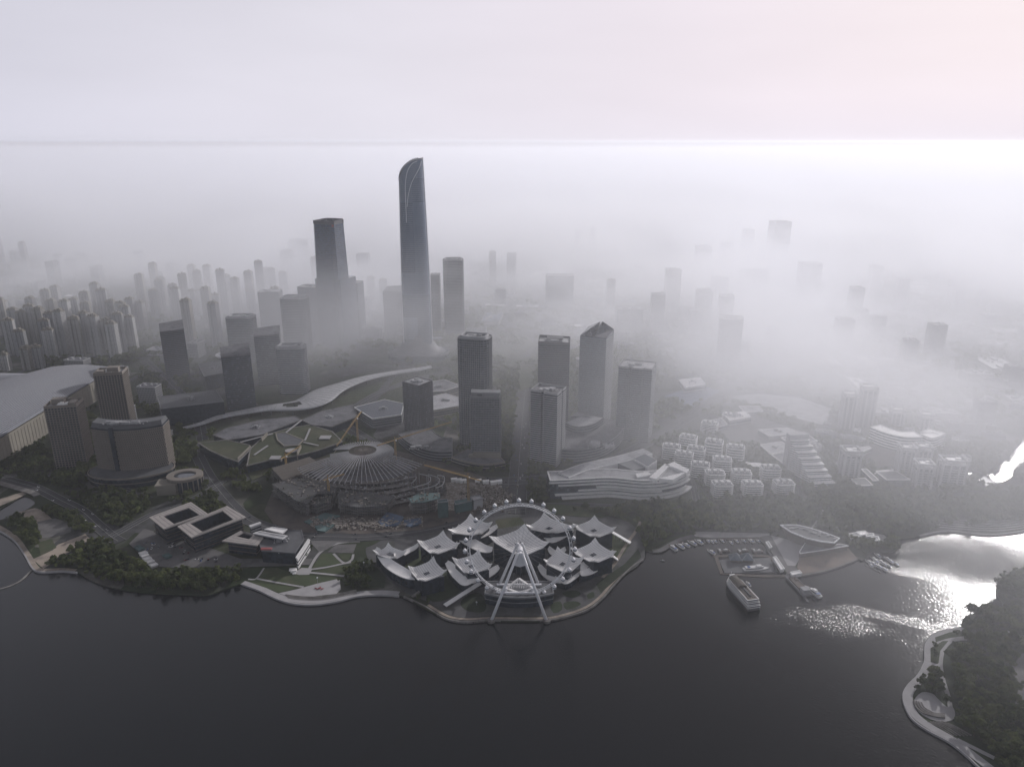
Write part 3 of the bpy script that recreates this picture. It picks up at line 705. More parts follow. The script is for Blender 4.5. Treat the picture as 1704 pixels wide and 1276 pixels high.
# the tall tower: a tapering rounded shaft whose top curls to a point on the right
b, s, h = at(697, 594, 263)
H1 = h
def tall_poly(z):
    u = z / H1
    rx = (33 - 9.5 * u) * (1 + 0.10 * sin(min(u, .5) * pi)); ry = rx * 0.92
    return rx, ry
t = thing('supertall_tower', 'tallest tower, slender blue glass shaft with a curled slanted top', 'skyscraper', (b.x, b.y, GZ), R(8))
NZ, NA = 72, 40
def tall_pt(a, z, grow=0.0):
    rx, ry = tall_poly(z); e = 0.62
    ca, sa = cos(a), sin(a)
    x = (rx + grow) * math.copysign(abs(ca) ** e, ca); y = (ry + grow) * math.copysign(abs(sa) ** e, sa)
    return x, y
def tall_top(a):                      # the cut: high on the right, rolling down in a curve on the left
    x, y = tall_pt(a, H1 * 0.97); rx = tall_poly(H1 * 0.97)[0]
    q = min(1, max(0, (rx * 0.85 - x) / (1.85 * rx)))
    return H1 - 46 * (1 - sqrt(max(0, 1 - q ** 2.2))) - 3 * abs(y) / rx
m = MB(); vs = []; fs = []
for k in range(NZ + 1):
    for i in range(NA):
        a = 2 * pi * i / NA; top = tall_top(a); z = min(k / NZ * H1 * 1.0, top) if k < NZ else top
        x, y = tall_pt(a, z)
        vs.append((x, y, z))
for k in range(NZ):
    for i in range(NA):
        fs.append((k * NA + i, k * NA + (i + 1) % NA, (k + 1) * NA + (i + 1) % NA, (k + 1) * NA + i))
m.add(vs, fs); m.add([vs[NZ * NA + i] for i in range(NA)], [tuple(range(NA))])
part('glass_wall', m, 'glass_tower', t, smooth=False)
fb = MB()
for k in range(1, 104):
    z = k * 4.25
    pts = []
    for i in range(NA):
        a = 2 * pi * i / NA
        if z < tall_top(a) - 1: pts.append((i, tall_pt(a, z, 0.25)))
    for j in range(len(pts)):
        i0, p0 = pts[j]; i1, p1 = pts[(j + 1) % len(pts)]
        if (i1 - i0) % NA == 1: fb.add([(p0[0], p0[1], z), (p1[0], p1[1], z), (p1[0], p1[1], z + 0.5), (p0[0], p0[1], z + 0.5)], [(0, 1, 2, 3)])
part('floor_band', fb, 'steel_grey', t, stuff=True)
# bright wing edges and the swirl line that climbs the front to the crown
sw = MB()
for a0 in (R(-14), R(194)):
    pts = []
    for k in range(61):
        z = H1 * k / 60; z = min(z, tall_top(a0) + 1.0); x, y = tall_pt(a0, min(z, H1), 0.6); pts.append((x, y, z))
    for p, q in zip(pts, pts[1:]):
        if (Vector(q) - Vector(p)).length > 0.1: sw.bar(p, q, 1.5, 1.6)
    part('edge_rib', sw, 'steel_white', t); sw = MB()
for line_ in (((-.42, .775), (-.30, .83), (-.02, .885), (.35, .925), (.66, .955), (.84, .985)), ((-.50, .70), (-.52, .80), (-.50, .88), (-.30, .94), (.10, .975), (.5, .985))):
    sw = MB(); l3 = smooth_line(list(line_), 9); pts = []
    for fx, fz in l3:
        z = fz * H1; rx, ry = tall_poly(z); fx = max(-.99, min(.99, fx)); y = -ry * (1 - abs(fx) ** (2 / .62)) ** .31; a = atan2(-(1 - abs(fx) ** (2 / .62)) ** .5, math.copysign(abs(fx) ** (1 / .62), fx))
        z = min(z, tall_top(a) - .5); pts.append((fx * (rx + .5), y - .5, z))
    for p, q in zip(pts, pts[1:]):
        if (Vector(q) - Vector(p)).length > .05: sw.bar(p, q, 1.1, 1.1)
    part('crown_line', sw, 'steel_white', t)
cw = MB()
for k in range(NA):
    a, c = 2 * pi * k / NA, 2 * pi * (k + 1) / NA
    for f in (0,):
        z0, z1 = tall_top(a), tall_top(c); x0, y0 = tall_pt(a, z0, 0.7); x1, y1 = tall_pt(c, z1, 0.7)
        cw.bar((x0, y0, z0 + 0.4), (x1, y1, z1 + 0.4), 1.6, 2.2)
part('crown_rim', cw, 'steel_grey', t)
cr_ = MB()
for k in range(9):
    x = -14 + 3.6 * k; z = min(tall_top(0), H1) - 46 * (1 - sqrt(max(0, 1 - (min(1, max(0, (21 - x) / 44))) ** 2.2))) + 0.5
    cr_.box(x, 0, z - 1, 1.6, 22 - abs(k - 4), 1.6)
part('roof_rib', cr_, 'dark_wall', t, stuff=True)
# skirt podium that flares at the foot
sk = MB()
def skirt(u, v):
    a = R(150 + 240 * u); r0 = 31 + 42 * v ** 1.6 * (0.45 + 0.55 * abs(cos(a))); return (r0 * cos(a), r0 * sin(a), 46 * (1 - v) ** 2.0 + 14)
sk.patch(skirt, 28, 8, 1.0); part('skirt_roof', sk, 'dark_wall', t, smooth=True)
sb = MB(); sb.prism(ngon(72, 28, 56), 0, 15); part('podium', sb, 'glass_grey', t)

# twin shafted tower left of it
b, s, h = at(562, 572, 367)
w = 48 * s
def chamf(w, d, c): return [(-w / 2 + c, -d / 2), (w / 2 - c, -d / 2), (w / 2, -d / 2 + c), (w / 2, d / 2 - c), (w / 2 - c, d / 2), (-w / 2 + c, d / 2), (-w / 2, d / 2 - c), (-w / 2, -d / 2 + c)]
t = thing('corner_cut_tower', 'second tallest tower, dark blue glass with cut corner and notched crown', 'skyscraper', (b.x, b.y, GZ), R(-22))
P0, P1 = chamf(w * .80, w * .72, w * .1), chamf(w * .88, w * .80, w * .1)
m = MB(); m.prism(P1, 0, h * .5); m.prism(P1, h * .5, h - 7, top=P0, bottom=False); part('glass_wall', m, 'glass_blue', t)
m = MB()
for k in range(1, int((h - 8) / 4.4)):
    z = k * 4.4; u = max(0, (z - h * .5) / (h * .5 - 7)); Pz = [(p1[0] * (1 - u) + p0[0] * u, p1[1] * (1 - u) + p0[1] * u) for p0, p1 in zip(P0, P1)]; m.ring(Pz, z, z + 0.9, 0.3, -0.05)
part('floor_band', m, 'dark_wall', t, stuff=True)
m = MB(); m.prism(P0, h - 7, [h + 1, h + 1, h + 2, h + 3, h + 3, h + 3, h + 2, h + 1], cap=False, bottom=False)
for k in range(8): m.bar((*P0[k], h - 7), (*P0[k], h + 2), 1.2)
part('crown', m, 'dark_wall', t)
m = MB(); m.prism(offset(P0, -3), h - 7, h - 4); part('roof', m, 'light_roof', t)
m = MB(); m.bar((-10, 6, h - 4), (-10, 6, h + 4), .8); m.bar((-14, 6, h + 4), (2, 2, h + 5), .7); m.bar((8, 8, h - 4), (8, 8, h + 5), .8); m.bar((4, 8, h + 5), (16, 10, h + 5), .7); part('roof_crane', m, 'steel_grey', t)
m = MB(); m.box(w * .37, -w * .30, h - 12, 5, 0.6, 5, R(45)); part('logo_sign', m, 'red_paint', t)
m = MB(); m.box(4, 6, 0, w * 1.0, w * .9, h * .55); part('shoulder', m, 'glass_blue', t)
m = MB()
for k in range(1, int(h * .55 / 4.4) + 1): m.ring([(x + 4, y + 6) for x, y in rect(w, w * .9)], k * 4.4 - 1, k * 4.4, 0.3, -.05)
part('shoulder_band', m, 'dark_wall', t, stuff=True)

T = [  # bx, by, ty, width px, depth px, rot, shape, style, glass, frame, name, label
 (756, 562, 435, 37, 30, 5, 'r', 'bands', 'glass_dark', 'grey_wall', 'office_tower', 'rounded dark tower just right of the tallest tower'),
 (727, 556, 458, 16, 16, 0, 'q', 'bands', 'glass_dark', 'grey_wall', 'office_tower', 'narrow tower squeezed between the tallest tower and the rounded dark tower'),
 (595, 566, 472, 20, 24, -15, 'q', 'bands', 'glass_blue', 'dark_wall', 'office_tower', 'dark slab at the right shoulder of the corner cut tower'),
 (522, 570, 479, 40, 26, -12, 'q', 'bands', 'glass_blue', 'dark_wall', 'office_tower', 'wide dark tower behind the left side of the corner cut tower'),
 (660, 558, 487, 40, 26, -8, 'w', 'bands', 'glass_dark', 'grey_wall', 'office_tower', 'hazy block with slanted roof left of the tallest tower'),
 (453, 560, 487, 37, 26, 4, 'q', 'grid', 'glass_dark', 'grey_wall', 'office_tower', 'boxy tower with a framed roof left of the curved roof tower'),
 (494, 592, 499, 48, 34, -6, 'r', 'bands', 'glass_dark', 'grey_wall', 'office_tower', 'broad tower with a concave pale rimmed roof'),
 (404, 606, 531, 50, 34, 0, 'r', 'bands', 'glass_grey', 'grey_wall', 'office_tower', 'broad rounded brown grey tower in the middle left'),
 (448, 640, 560, 44, 34, 14, 'w', 'bands', 'glass_grey', 'grey_wall', 'office_tower', 'squat tower with a pitched pale roof'),
 (487, 656, 581, 52, 34, 2, 'r', 'bands', 'glass_grey', 'pale_wall', 'office_tower', 'rounded tower with stepped ringed roof above the ribbon canopy'),
 (289, 630, 552, 40, 40, 25, 'w', 'bands', 'glass_dark', 'dark_wall', 'office_tower', 'dark tower with a split slanted roof behind the hotels'),
 (395, 682, 594, 50, 44, 22, 'w', 'bands', 'glass_grey', 'dark_wall', 'office_tower', 'dark tower with a sloping angled roof left of the ribbon canopy'),
 (696, 720, 640, 40, 34, -35, 'q', 'grid', 'glass_grey', 'dark_wall', 'office_tower', 'short brown tower beside the flat white roof'),
 (792, 742, 566, 57, 40, -15, 'r', 'grid', 'glass_grey', 'grey_wall', 'office_tower', 'tall grey tower with rounded sides and a ring on its roof'),
 (921, 715, 572, 56, 40, -5, 'n', 'bands', 'glass_dark', 'dark_wall', 'office_tower', 'tall dark tower with a notched bright roof edge'),
 (1058, 735, 614, 60, 46, -20, 'c', 'bands', 'glass_grey', 'grey_wall', 'apartment_tower', 'pale banded tower with three bays, rightmost of the near towers'),
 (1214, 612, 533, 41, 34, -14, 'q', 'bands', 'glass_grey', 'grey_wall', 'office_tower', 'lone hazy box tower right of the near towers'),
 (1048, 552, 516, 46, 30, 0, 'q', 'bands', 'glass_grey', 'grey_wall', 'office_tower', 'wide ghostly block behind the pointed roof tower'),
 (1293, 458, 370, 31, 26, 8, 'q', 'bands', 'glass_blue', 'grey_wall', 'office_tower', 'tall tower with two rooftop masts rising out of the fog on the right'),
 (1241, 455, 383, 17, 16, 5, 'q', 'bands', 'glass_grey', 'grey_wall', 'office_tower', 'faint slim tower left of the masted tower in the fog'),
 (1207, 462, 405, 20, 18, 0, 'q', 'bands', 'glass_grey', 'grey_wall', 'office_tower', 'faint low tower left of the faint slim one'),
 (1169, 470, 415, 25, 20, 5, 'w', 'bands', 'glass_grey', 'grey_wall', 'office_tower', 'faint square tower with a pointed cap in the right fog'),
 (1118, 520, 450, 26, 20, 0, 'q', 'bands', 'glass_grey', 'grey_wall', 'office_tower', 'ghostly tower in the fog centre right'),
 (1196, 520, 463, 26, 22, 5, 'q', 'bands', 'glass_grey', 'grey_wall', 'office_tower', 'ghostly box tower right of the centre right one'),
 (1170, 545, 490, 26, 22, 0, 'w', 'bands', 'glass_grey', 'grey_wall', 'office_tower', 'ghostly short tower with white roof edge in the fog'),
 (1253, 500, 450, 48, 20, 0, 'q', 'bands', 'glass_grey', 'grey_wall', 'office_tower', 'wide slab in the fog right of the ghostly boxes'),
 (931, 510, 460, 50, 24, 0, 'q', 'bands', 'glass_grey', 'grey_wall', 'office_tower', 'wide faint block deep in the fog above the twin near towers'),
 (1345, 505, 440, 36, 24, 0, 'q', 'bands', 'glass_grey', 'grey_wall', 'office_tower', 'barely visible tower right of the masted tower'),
 (496, 440, 400, 31, 20, 0, 'q', 'bands', 'glass_grey', 'grey_wall', 'office_tower', 'pale grey box far behind the corner cut tower'),
 (606, 480, 424, 22, 18, 0, 'q', 'bands', 'glass_grey', 'grey_wall', 'office_tower', 'faint grey tower between the two tallest towers'),
]
def shape(k, w, d):
    if k == 'r': return rrect(w, d, min(w, d) * .28)
    if k == 'q' or k == 'w' or k == 'n': return rect(w, d)
    if k == 'c':
        return [(-w / 2, -d / 2), (-w * .18, -d / 2), (-w * .18, -d * .40), (-w * .10, -d * .40), (-w * .10, -d * .5), (w * .22, -d / 2), (w * .22, -d * .42), (w * .30, -d * .42), (w * .30, -d * .46), (w / 2, -d * .46), (w / 2, d / 2), (-w / 2, d / 2)]
for (bx, by, ty, wp, dp, rot, sh, st, gl, fr, nm, lab) in T:
    b, s, h = at(bx, by, ty); w, d = wp * s * .9, dp * s * .95
    far = b.y > 2300
    po = shape(sh, w, d)
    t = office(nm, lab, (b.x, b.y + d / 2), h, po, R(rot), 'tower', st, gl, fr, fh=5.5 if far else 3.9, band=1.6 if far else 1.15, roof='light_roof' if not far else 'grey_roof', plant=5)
    if sh == 'w':
        m = MB(); m.prism(offset(po, 0.4), h + 0.4, [h + 2, h + 4, h + 13, h + 9], bottom=False); part('slanted_roof', m, 'grey_roof', t)
    if sh == 'r':
        m = MB(); m.ring(offset(po, -w * .08), h, h + 5, 0, w * .05); part('roof_ring', m, 'pale_wall', t)
    if sh == 'n':
        m = MB(); m.prism(po, h, [h + 4, h - 0.5 + 3, h + 3, h + 5], cap=False, bottom=False); m.box(0, d * .2, h + .3, w * .5, d * .4, 4); part('crown', m, 'dark_wall', t)
        m = MB(); m.box(w * .1, -d * .3, h + 0.35, w * .3, d * .12, 2.5, R(12)); part('roof_light', m, 'metal_roof', t)
    if 'masted' in lab and 'two' in lab:
        for x in (-w * .4, -w * .22):
            m = MB(); m.bar((x, 0, h), (x, 0, h + 24), 1.2); part('mast', m, 'steel_grey', t)

# pointed roof tower with bright side
b, s, h = at(990, 712, 562)
w, d = 44 * s, 38 * s
t = thing('pointed_tower', 'tall grey tower whose split pointed roof slopes to the right', 'tower', (b.x, b.y + d / 2, GZ), R(-26))
P = rect(w, d)
m = MB(); m.prism(P, 0, h); part('glass_wall', m, 'glass_pale', t)
m = MB()
for k in range(1, int(h / 3.9) + 1): m.ring(P, k * 3.9 - 1.2, k * 3.9, 0.35, -.05)
part('floor_band', m, 'grey_wall', t, stuff=True)
m = MB()
for k in range(1, int(h / 3.9) + 1): m.box(w / 2 + 0.7, 0, k * 3.9 - 1.5, 1.0, d, 1.5)
part('balcony', m, 'pale_wall', t, stuff=True)
m = MB(); g = 1.6
m.prism([(-w / 2, -d / 2), (-g, -d / 2), (-g, d / 2), (-w / 2, d / 2)], h, [h + 1, h + 2, h + 19, h + 8])
part('roof_blade', m, 'glass_dark', t)
m = MB(); m.prism([(g, -d / 2), (w / 2, -d / 2), (w / 2, d / 2), (g, d / 2)], h, [h + 2, h + 1, h + 8, h + 20])
part('roof_blade', m, 'glass_dark', t)

# striped bright tower in front
b, s, h = at(911, 776, 656)
w, d = 47 * s, 40 * s
t = thing('striped_tower', 'white banded apartment tower with a sunlit right corner, front of the near towers', 'tower', (b.x, b.y + d / 2, GZ), R(-24))
P = [(-w / 2, -d * .42), (-w * .12, -d * .42), (-w * .12, -d * .34), (w * .02, -d * .34), (w * .02, -d / 2), (w * .5, -d / 2), (w / 2, -d * .02), (w * .46, 0.02 * d), (w * .46, d * .1), (w / 2, d * .14), (w / 2, d / 2), (-w / 2, d / 2)]
m = MB(); m.prism(P, 0, h); part('glass_wall', m, 'glass_dark', t)
m = MB()
for k in range(1, int(h / 3.55) + 1): m.ring(P, k * 3.55 - 1.25, k * 3.55, 0.8, -.05)
part('balcony', m, 'pale_wall', t, stuff=True)
m = MB(); m.ring(P, h, h + 3.5, 0.5, 0.3); part('parapet', m, 'pale_wall', t)
m = MB(); m.prism(offset(P, -.8), h, h + .4); part('roof', m, 'grey_roof', t); roof_plant(t, w * .7, d * .7, h + .4, 6)

# brown tower with white base slab on the left of the avenue
b, s, h = at(809, 768, 662)
w, d = 47 * s, 32 * s
t = office('office_tower', 'brown grey tower standing on a long cream slab left of the avenue', (b.x, b.y + d / 2), h, rect(w, d), R(-3), 'tower', 'grid', 'glass_grey', 'grey_wall', fh=3.8, fin=2.4, roof='grey_roof', plant=6)
m = MB(); m.prism(rect(w + .8, d * .5), h, h + 6); part('plant_screen', m, 'grey_wall', t)
m = MB(); m.box(-w * .02, -d * .62, 0, w * 1.12, d * .25, 14); m.box(w * .05, -d * .62, 14, w * .95, d * .25, 3); part('podium', m, 'cream_wall', t)
m = MB()
for k in range(22): m.box(-w * .5 + k * w / 21, -d * .62 - d * .127, 1, .5, .5, 12)
part('podium_fin', m, 'beige_stone', t, stuff=True)

# curved podium blocks beside the avenue
def curved_block(name, label, px, h, dep, m_wall='grey_wall', gl='glass_dark', roofm='grey_roof', fh=4.6, n=6, cat='building'):
    """a block whose front follows a line of ground points, dep metres deep"""
    pts = smooth_line(spx(px, GZ), n); o = Vector(pts[len(pts) // 2]).to_3d()
    pts = [(p[0] - o.x, p[1] - o.y) for p in pts]
    back = offset_line(pts, dep)
    if sum(q[1] for q in back) < sum(p[1] for p in pts): back = offset_line(pts, -dep)
    P = pts + list(reversed(back))
    t = thing(name, label, cat, (o.x, o.y, GZ))
    m = MB(); m.prism(P, 0, h); part('glass_wall', m, gl, t)
    m = MB()
    for k in range(1, int(h / fh + .3) + 1): m.ring(P, k * fh - 1.9, k * fh, .7, -.05)
    part('floor_band', m, m_wall, t, stuff=True)
    m = MB(); m.prism(offset(P, -1), h, h + .5); part('roof', m, roofm, t)
    m = MB(); m.ring(P, h, h + 1.4, .5, .4); part('parapet', m, m_wall, t)
    return t, P, pts, back
t, *_ = curved_block('curved_mall', 'curved grey shopping block with banded front left of the avenue', [(664, 738), (680, 752), (700, 762), (726, 768), (752, 768)], 17, 55)
roof_plant(t, 50, 20, 17.5, 3)
t, *_ = curved_block('curved_mall', 'low curved podium below the brown grey tower', [(752, 770), (775, 777), (808, 782), (840, 778)], 9, 40, 'cream_wall')
t, *_ = curved_block('curved_mall', 'large round fronted grey mall right of the white banded tower', [(925, 768), (960, 770), (1000, 762), (1028, 744), (1042, 722)], 22, 80, 'grey_wall', 'glass_grey')
roof_plant(t, 60, 40, 22.5, 6)
t, *_ = curved_block('mall_hall', 'round roofed upper hall on the grey mall', [(938, 735), (960, 742), (985, 738), (1003, 726)], 34, 50, 'grey_wall', 'glass_grey', 'light_roof')

# ------------------------------------------------------------------ the three stone hotels on the left
def stone_hotel(label, bx, by, ty, wp, dp, rot, steps):
    b, s, h = at(bx, by, ty); w, d = wp * s, dp * s
    t = thing('hotel_tower', label, 'tower', (b.x, b.y + d / 2, GZ), R(rot))
    P = rect(w, d); m = MB(); m.prism(P, 0, h); part('glass_wall', m, 'glass_dark', t)
    fh = 3.7; m = MB()
    for k in range(1, int(h / fh) + 1): m.ring(P, k * fh - 1.35, k * fh, .45, -.05)
    part('floor_band', m, 'beige_stone', t, stuff=True)
    m = MB()
    for sx, sy, L, r in ((0, -d / 2, w, 0), (w / 2, 0, d, pi / 2), (0, d / 2, w, 0), (-w / 2, 0, d, pi / 2)):
        n = max(2, int(L / 4.2))
        for j in range(n + 1):
            q = -L / 2 + L * j / n
            x, y = (sx + q, sy + math.copysign(.3, sy)) if r == 0 else (sx + math.copysign(.3, sx), q)
            m.box(x, y, 0, 1.15, 1.15, h)
    part('stone_pier', m, 'beige_stone', t, stuff=True)
    m = MB(); m.ring(P, h, h + 4.5, .55, .3)
    for x0, y0, a, c, z in steps: m.box(x0 * w, y0 * d, h, a * w, c * d, z)
    part('roof_top', m, 'beige_stone', t)
    m = MB(); m.prism(offset(P, -.8), h, h + .5); part('roof', m, 'light_roof', t); roof_plant(t, w * .6, d * .6, h + .5, 6, 'white_roof')
    return t
stone_hotel('beige stone hotel tower standing free at the far left', 117, 778, 679, 47, 34, 12, [(-.2, .2, .4, .35, 9), (.32, -.1, .22, .5, 6)])
stone_hotel('beige stone hotel tower rising behind the wide curved hotel', 194, 722, 624, 42, 30, 12, [(.1, .1, .4, .4, 9), (-.3, -.2, .25, .35, 6)])
# wide curved hotel
b, s, h = at(222, 795, 712)
t = thing('curved_hotel', 'wide curved hotel with pitted stone grid and a dark green roof band', 'hotel', (b.x, b.y, GZ), R(6))
w = 112 * s
arc = [(w * (u - .5), 10 * (2 * u - 1) ** 2 * 1.4 - 6) for u in [i / 14 for i in range(15)]]
P = arc + [(x, y + 26) for x, y in reversed(arc)]
m = MB(); m.prism(P, 0, h); part('glass_wall', m, 'glass_dark', t)
m = MB(); fh = 3.75; nfl = int(h / fh)
for k in range(3, nfl + 1): m.ring(P, k * fh - 1.3, k * fh, .5, -.05)
part('floor_band', m, 'beige_stone', t, stuff=True)
m = MB()
for k in range(2, nfl):
    L = 42
    for j in range(L + 1):
        u = (j + (0.5 if k % 2 else 0)) / L
        if u > 1 or abs(u - .33) < .035: continue
        x = w * (u - .5); y = 10 * (2 * u - 1) ** 2 * 1.4 - 6; m.box(x, y - .2, k * fh, 1.5, 1.3, fh - 1.2)
        if j % 2 == 0: m.box(x, y + 26.3, k * fh, 1.5, 1.2, fh - 1.2)
    for j in range(7):
        for sx in (-1, 1): m.box(sx * (w / 2 + .3), 10 * 1.4 - 6 + 2 + j * 3.7, k * fh, 1.2, 1.4, fh - 1.2)
part('stone_pier', m, 'beige_stone', t, stuff=True)
m = MB(); m.prism([(q[0] * .99, q[1]) for q in arc] + [(x * .99, y + 26) for x, y in reversed(arc)], h + .1, h + 7, top=[(x * .97, y + 3) for x, y in arc] + [(x * .97, y + 22) for x, y in reversed(arc)]); part('mansard_roof', m, 'dark_roof', t)
m = MB(); m.box(-w * .17, -6.5, 0, w * .055, 3, h + 3); part('glass_slot', m, 'glass_dark', t)
roof_plant(t, w * .8, 12, h + 7, 9, 'light_roof')
m = MB(); m.prism(ngon(w * .60, 26, 36), 0, 15); part('podium', m, 'glass_dark', t)
m = MB(); m.ring(ngon(w * .60, 26, 36), 13.5, 16, .8, .3); m.ring(ngon(w * .60, 26, 36), 6, 7.2, .5, .3); part('podium_band', m, 'beige_stone', t)
m = MB(); m.prism(ngon(w * .585, 26, 34.5), 15, 15.5); part('podium_roof', m, 'dark_roof', t)
b2 = gp(302, 812, GZ) - b
b, s, h = at(300, 822)
t = thing('drum_pavilion', 'round colonnaded hotel wing with a flat stone roof', 'building', (b.x, b.y + 22, GZ), R(10))
m = MB(); m.prism(ngon(24, 22, 20), 0, 19); part('glass_wall', m, 'glass_dark', t)
m = MB()
for k in range(20): m.box(24.3 * cos(2 * pi * k / 20), 20.3 * sin(2 * pi * k / 20), 0, 1.4, 1.4, 20, 2 * pi * k / 20)
part('column', m, 'beige_stone', t, stuff=True)
m = MB(); m.ring(ngon(24, 22, 20), 17, 21, 1.2, 8); part('roof_ring', m, 'beige_stone', t)
m = MB(); m.box(-22, -12, 0, 26, 20, 15); m.box(-22, -12, 15, 29, 23, 1.2); part('entrance_block', m, 'cream_wall', t)

# ------------------------------------------------------------------ exhibition hall at the left edge
hz = 42
def hall(label, corners, lw):
    c = [gp(x, y, z) for x, y, z in corners]; o = Vector((c[1].x, c[1].y, GZ))
    t = thing('exhibition_hall', label, 'hall', o)
    c = [p - o for p in c]
    m = MB()
    m.patch(lambda u, v: (c[0].lerp(c[1], u)).lerp(c[3].lerp(c[2], u), v) + Vector((0, 0, 6 * sin(pi * v) + 2.0 * sin(pi * u))), 24, 16, 1.5)
    part('roof', m, 'metal_roof', t, smooth=True)
    m = MB()
    for k in range(1, 44):
        v = k / 44
        pr = None
        for j in range(13):
            u = j / 12; p = (c[0].lerp(c[1], u)).lerp(c[3].lerp(c[2], u), v) + Vector((0, 0, 6 * sin(pi * v) + 2.0 * sin(pi * u) + .25))
            if pr: m.bar(pr, p, .9, .7)
            pr = p
    part('roof_seam', m, 'steel_grey', t, stuff=True)
    if lw:
        wb_ = [p + (Vector((0, 0, 0)) - p) * 0.0 for p in c]
        m = MB(); P_ = [(p.x * .985, p.y * .985) for p in c]; m.prism(P_, 0, [p.z - 1.6 for p in c]); part('wall', m, 'cream_wall', t)
        m = MB(); a, e = Vector((c[0].x, c[0].y)), Vector((c[1].x, c[1].y))
        for k in range(60):
            p = a.lerp(e, k / 60); m.box(p.x * .985, p.y * .985, 0, .8, 1.4, hz - 6)
        part('wall_rib', m, 'cream_wall', t, stuff=True)
        m = MB(); p = a.lerp(e, .5); d_ = e - a; m.box(a.lerp(e, .66).x, a.lerp(e, .66).y, 1, 34, 4, 24, atan2(d_.y, d_.x)); part('glass_entrance', m, 'glass_dark', t)
    return t
hall('huge exhibition hall with ribbed metal roof, larger of the two at the left edge', [(-120, 802, hz), (192, 612, hz), (84, 611, hz), (-200, 690, hz)], True)
hall('lower exhibition hall roof behind the larger one at the left edge', [(-260, 690, hz - 8), (52, 634, hz - 8), (58, 622, hz - 8), (-240, 622, hz - 8)], True)

# ------------------------------------------------------------------ big wheel
WX, WY, HZ, RR = 8.5, 694.0, 67.0, 54.0
t = thing('ferris_wheel', 'giant white observation wheel with round cabins on the rounded peninsula', 'ferris wheel', (WX, WY, GZ))
hz0 = HZ - GZ
NS = 112
for yy in (-1.5, 1.5):
    m = MB()
    for k in range(NS):
        a, c = 2 * pi * k / NS, 2 * pi * (k + 1) / NS
        m.tube((RR * cos(a), yy, hz0 + RR * sin(a)), (RR * cos(c), yy, hz0 + RR * sin(c)), .42, n=6)
    part('rim_ring', m, 'steel_white', t)
m = MB()
for k in range(NS):
    a = 2 * pi * (k + .5) / NS
    m.tube((RR * cos(a), -1.5, hz0 + RR * sin(a)), (RR * cos(a), 1.5, hz0 + RR * sin(a)), .26, n=5)
    a2 = 2 * pi * (k + 1.5) / NS
    m.tube(((RR + 2.4) * cos(a), 0, hz0 + (RR + 2.4) * sin(a)), ((RR + 2.4) * cos(a2), 0, hz0 + (RR + 2.4) * sin(a2)), .3, n=5)
    if k % 2 == 0:
        for y in (-1.5, 1.5): m.tube((RR * cos(a), y, hz0 + RR * sin(a)), ((RR + 2.4) * cos(a2), 0, hz0 + (RR + 2.4) * sin(a2)), .18, n=4)
part('rim_truss', m, 'steel_white', t, stuff=True)
cab = MB(); cab_ring = MB()
def ball(m, r, sx=1, sy=1, sz=1, nu=14, nv=9, c=(0, 0, 0)):
    v = [(c[0], c[1], c[2] + r * sz)]; f = []
    for j in range(1, nv):
        for i in range(nu):
            th, ph = pi * j / nv, 2 * pi * i / nu; v.append((c[0] + r * sx * sin(th) * cos(ph), c[1] + r * sy * sin(th) * sin(ph), c[2] + r * sz * cos(th)))
    v.append((c[0], c[1], c[2] - r * sz))
    for i in range(nu): f.append((0, 1 + i, 1 + (i + 1) % nu)); f.append((len(v) - 1, 1 + (nv - 2) * nu + (i + 1) % nu, 1 + (nv - 2) * nu + i))
    for j in range(nv - 2):
        for i in range(nu): f.append((1 + j * nu + i, 1 + (j + 1) * nu + i, 1 + (j + 1) * nu + (i + 1) % nu, 1 + j * nu + (i + 1) % nu))
    m.add(v, f)
ball(cab, 2.35, sy=1.15)
for z in (-.9, .9): cab_ring.prism([(x * 1.0, y) for x, y in ngon(2.25, 14, 2.6)], z - .18, z + .18)
cab_ring.box(0, 0, 2.2, 1.1, 3.6, .7)
cabm, crm = cab.mesh('cabin', 'glass_pale', True), cab_ring.mesh('cabin_frame', 'steel_white')
shell = MB(); ball(shell, 2.42, sy=1.15, nv=5, nu=14); shellm = shell.mesh('cabin_shell', 'steel_white', True)
for k in range(28):
    a = 2 * pi * k / 28 + .02
    c = part('cabin', cabm, None, t, loc=((RR + 5.3) * cos(a), 0, hz0 + (RR + 5.3) * sin(a)))
    c2 = part('cabin_roof', shellm, None, c, loc=(0, 0, .6)); c2.scale = (.98, .98, .9)
    part('cabin_frame', crm, None, c)
m = MB()
for k in range(56):
    a = 2 * pi * k / 56
    m.tube((3 * cos(a + .5 * (-1) ** k), 2.5 * (-1) ** k, hz0 + 3 * sin(a)), (RR * cos(a), 1.5 * (-1) ** k, hz0 + RR * sin(a)), .06, n=3)
part('spoke', m, 'steel_grey', t, stuff=True)
m = MB(); m.tube((0, -11, hz0), (0, 11, hz0), 2.1, n=16); m.tube((0, -4, hz0), (0, 4, hz0), 3.4, n=18); part('hub', m, 'steel_white', t, smooth=False)
ff, fb_ = gp(817, 1033, .5), gp(910, 1033, .5); rf, rb = gp(825, 984, GZ), gp(902, 984, GZ)
for p, top in ((ff, (-2.2, -10, hz0 + 3)), (fb_, (2.2, -10, hz0 + 3)), (rf, (-2.2, 10, hz0 + 3)), (rb, (2.2, 10, hz0 + 3))):
    m = MB(); m.tube((p.x - WX, p.y - WY, -2), top, 1.75, 1.35, n=14)
    o = part('leg', m, 'steel_white', t, smooth=True)
for p in (ff, fb_):
    m = MB(); m.prism([(p.x - WX + x, p.y - WY + y) for x, y in ngon(4.2, 16)], -3, .9); part('footing', m, 'concrete', t)
m = MB()
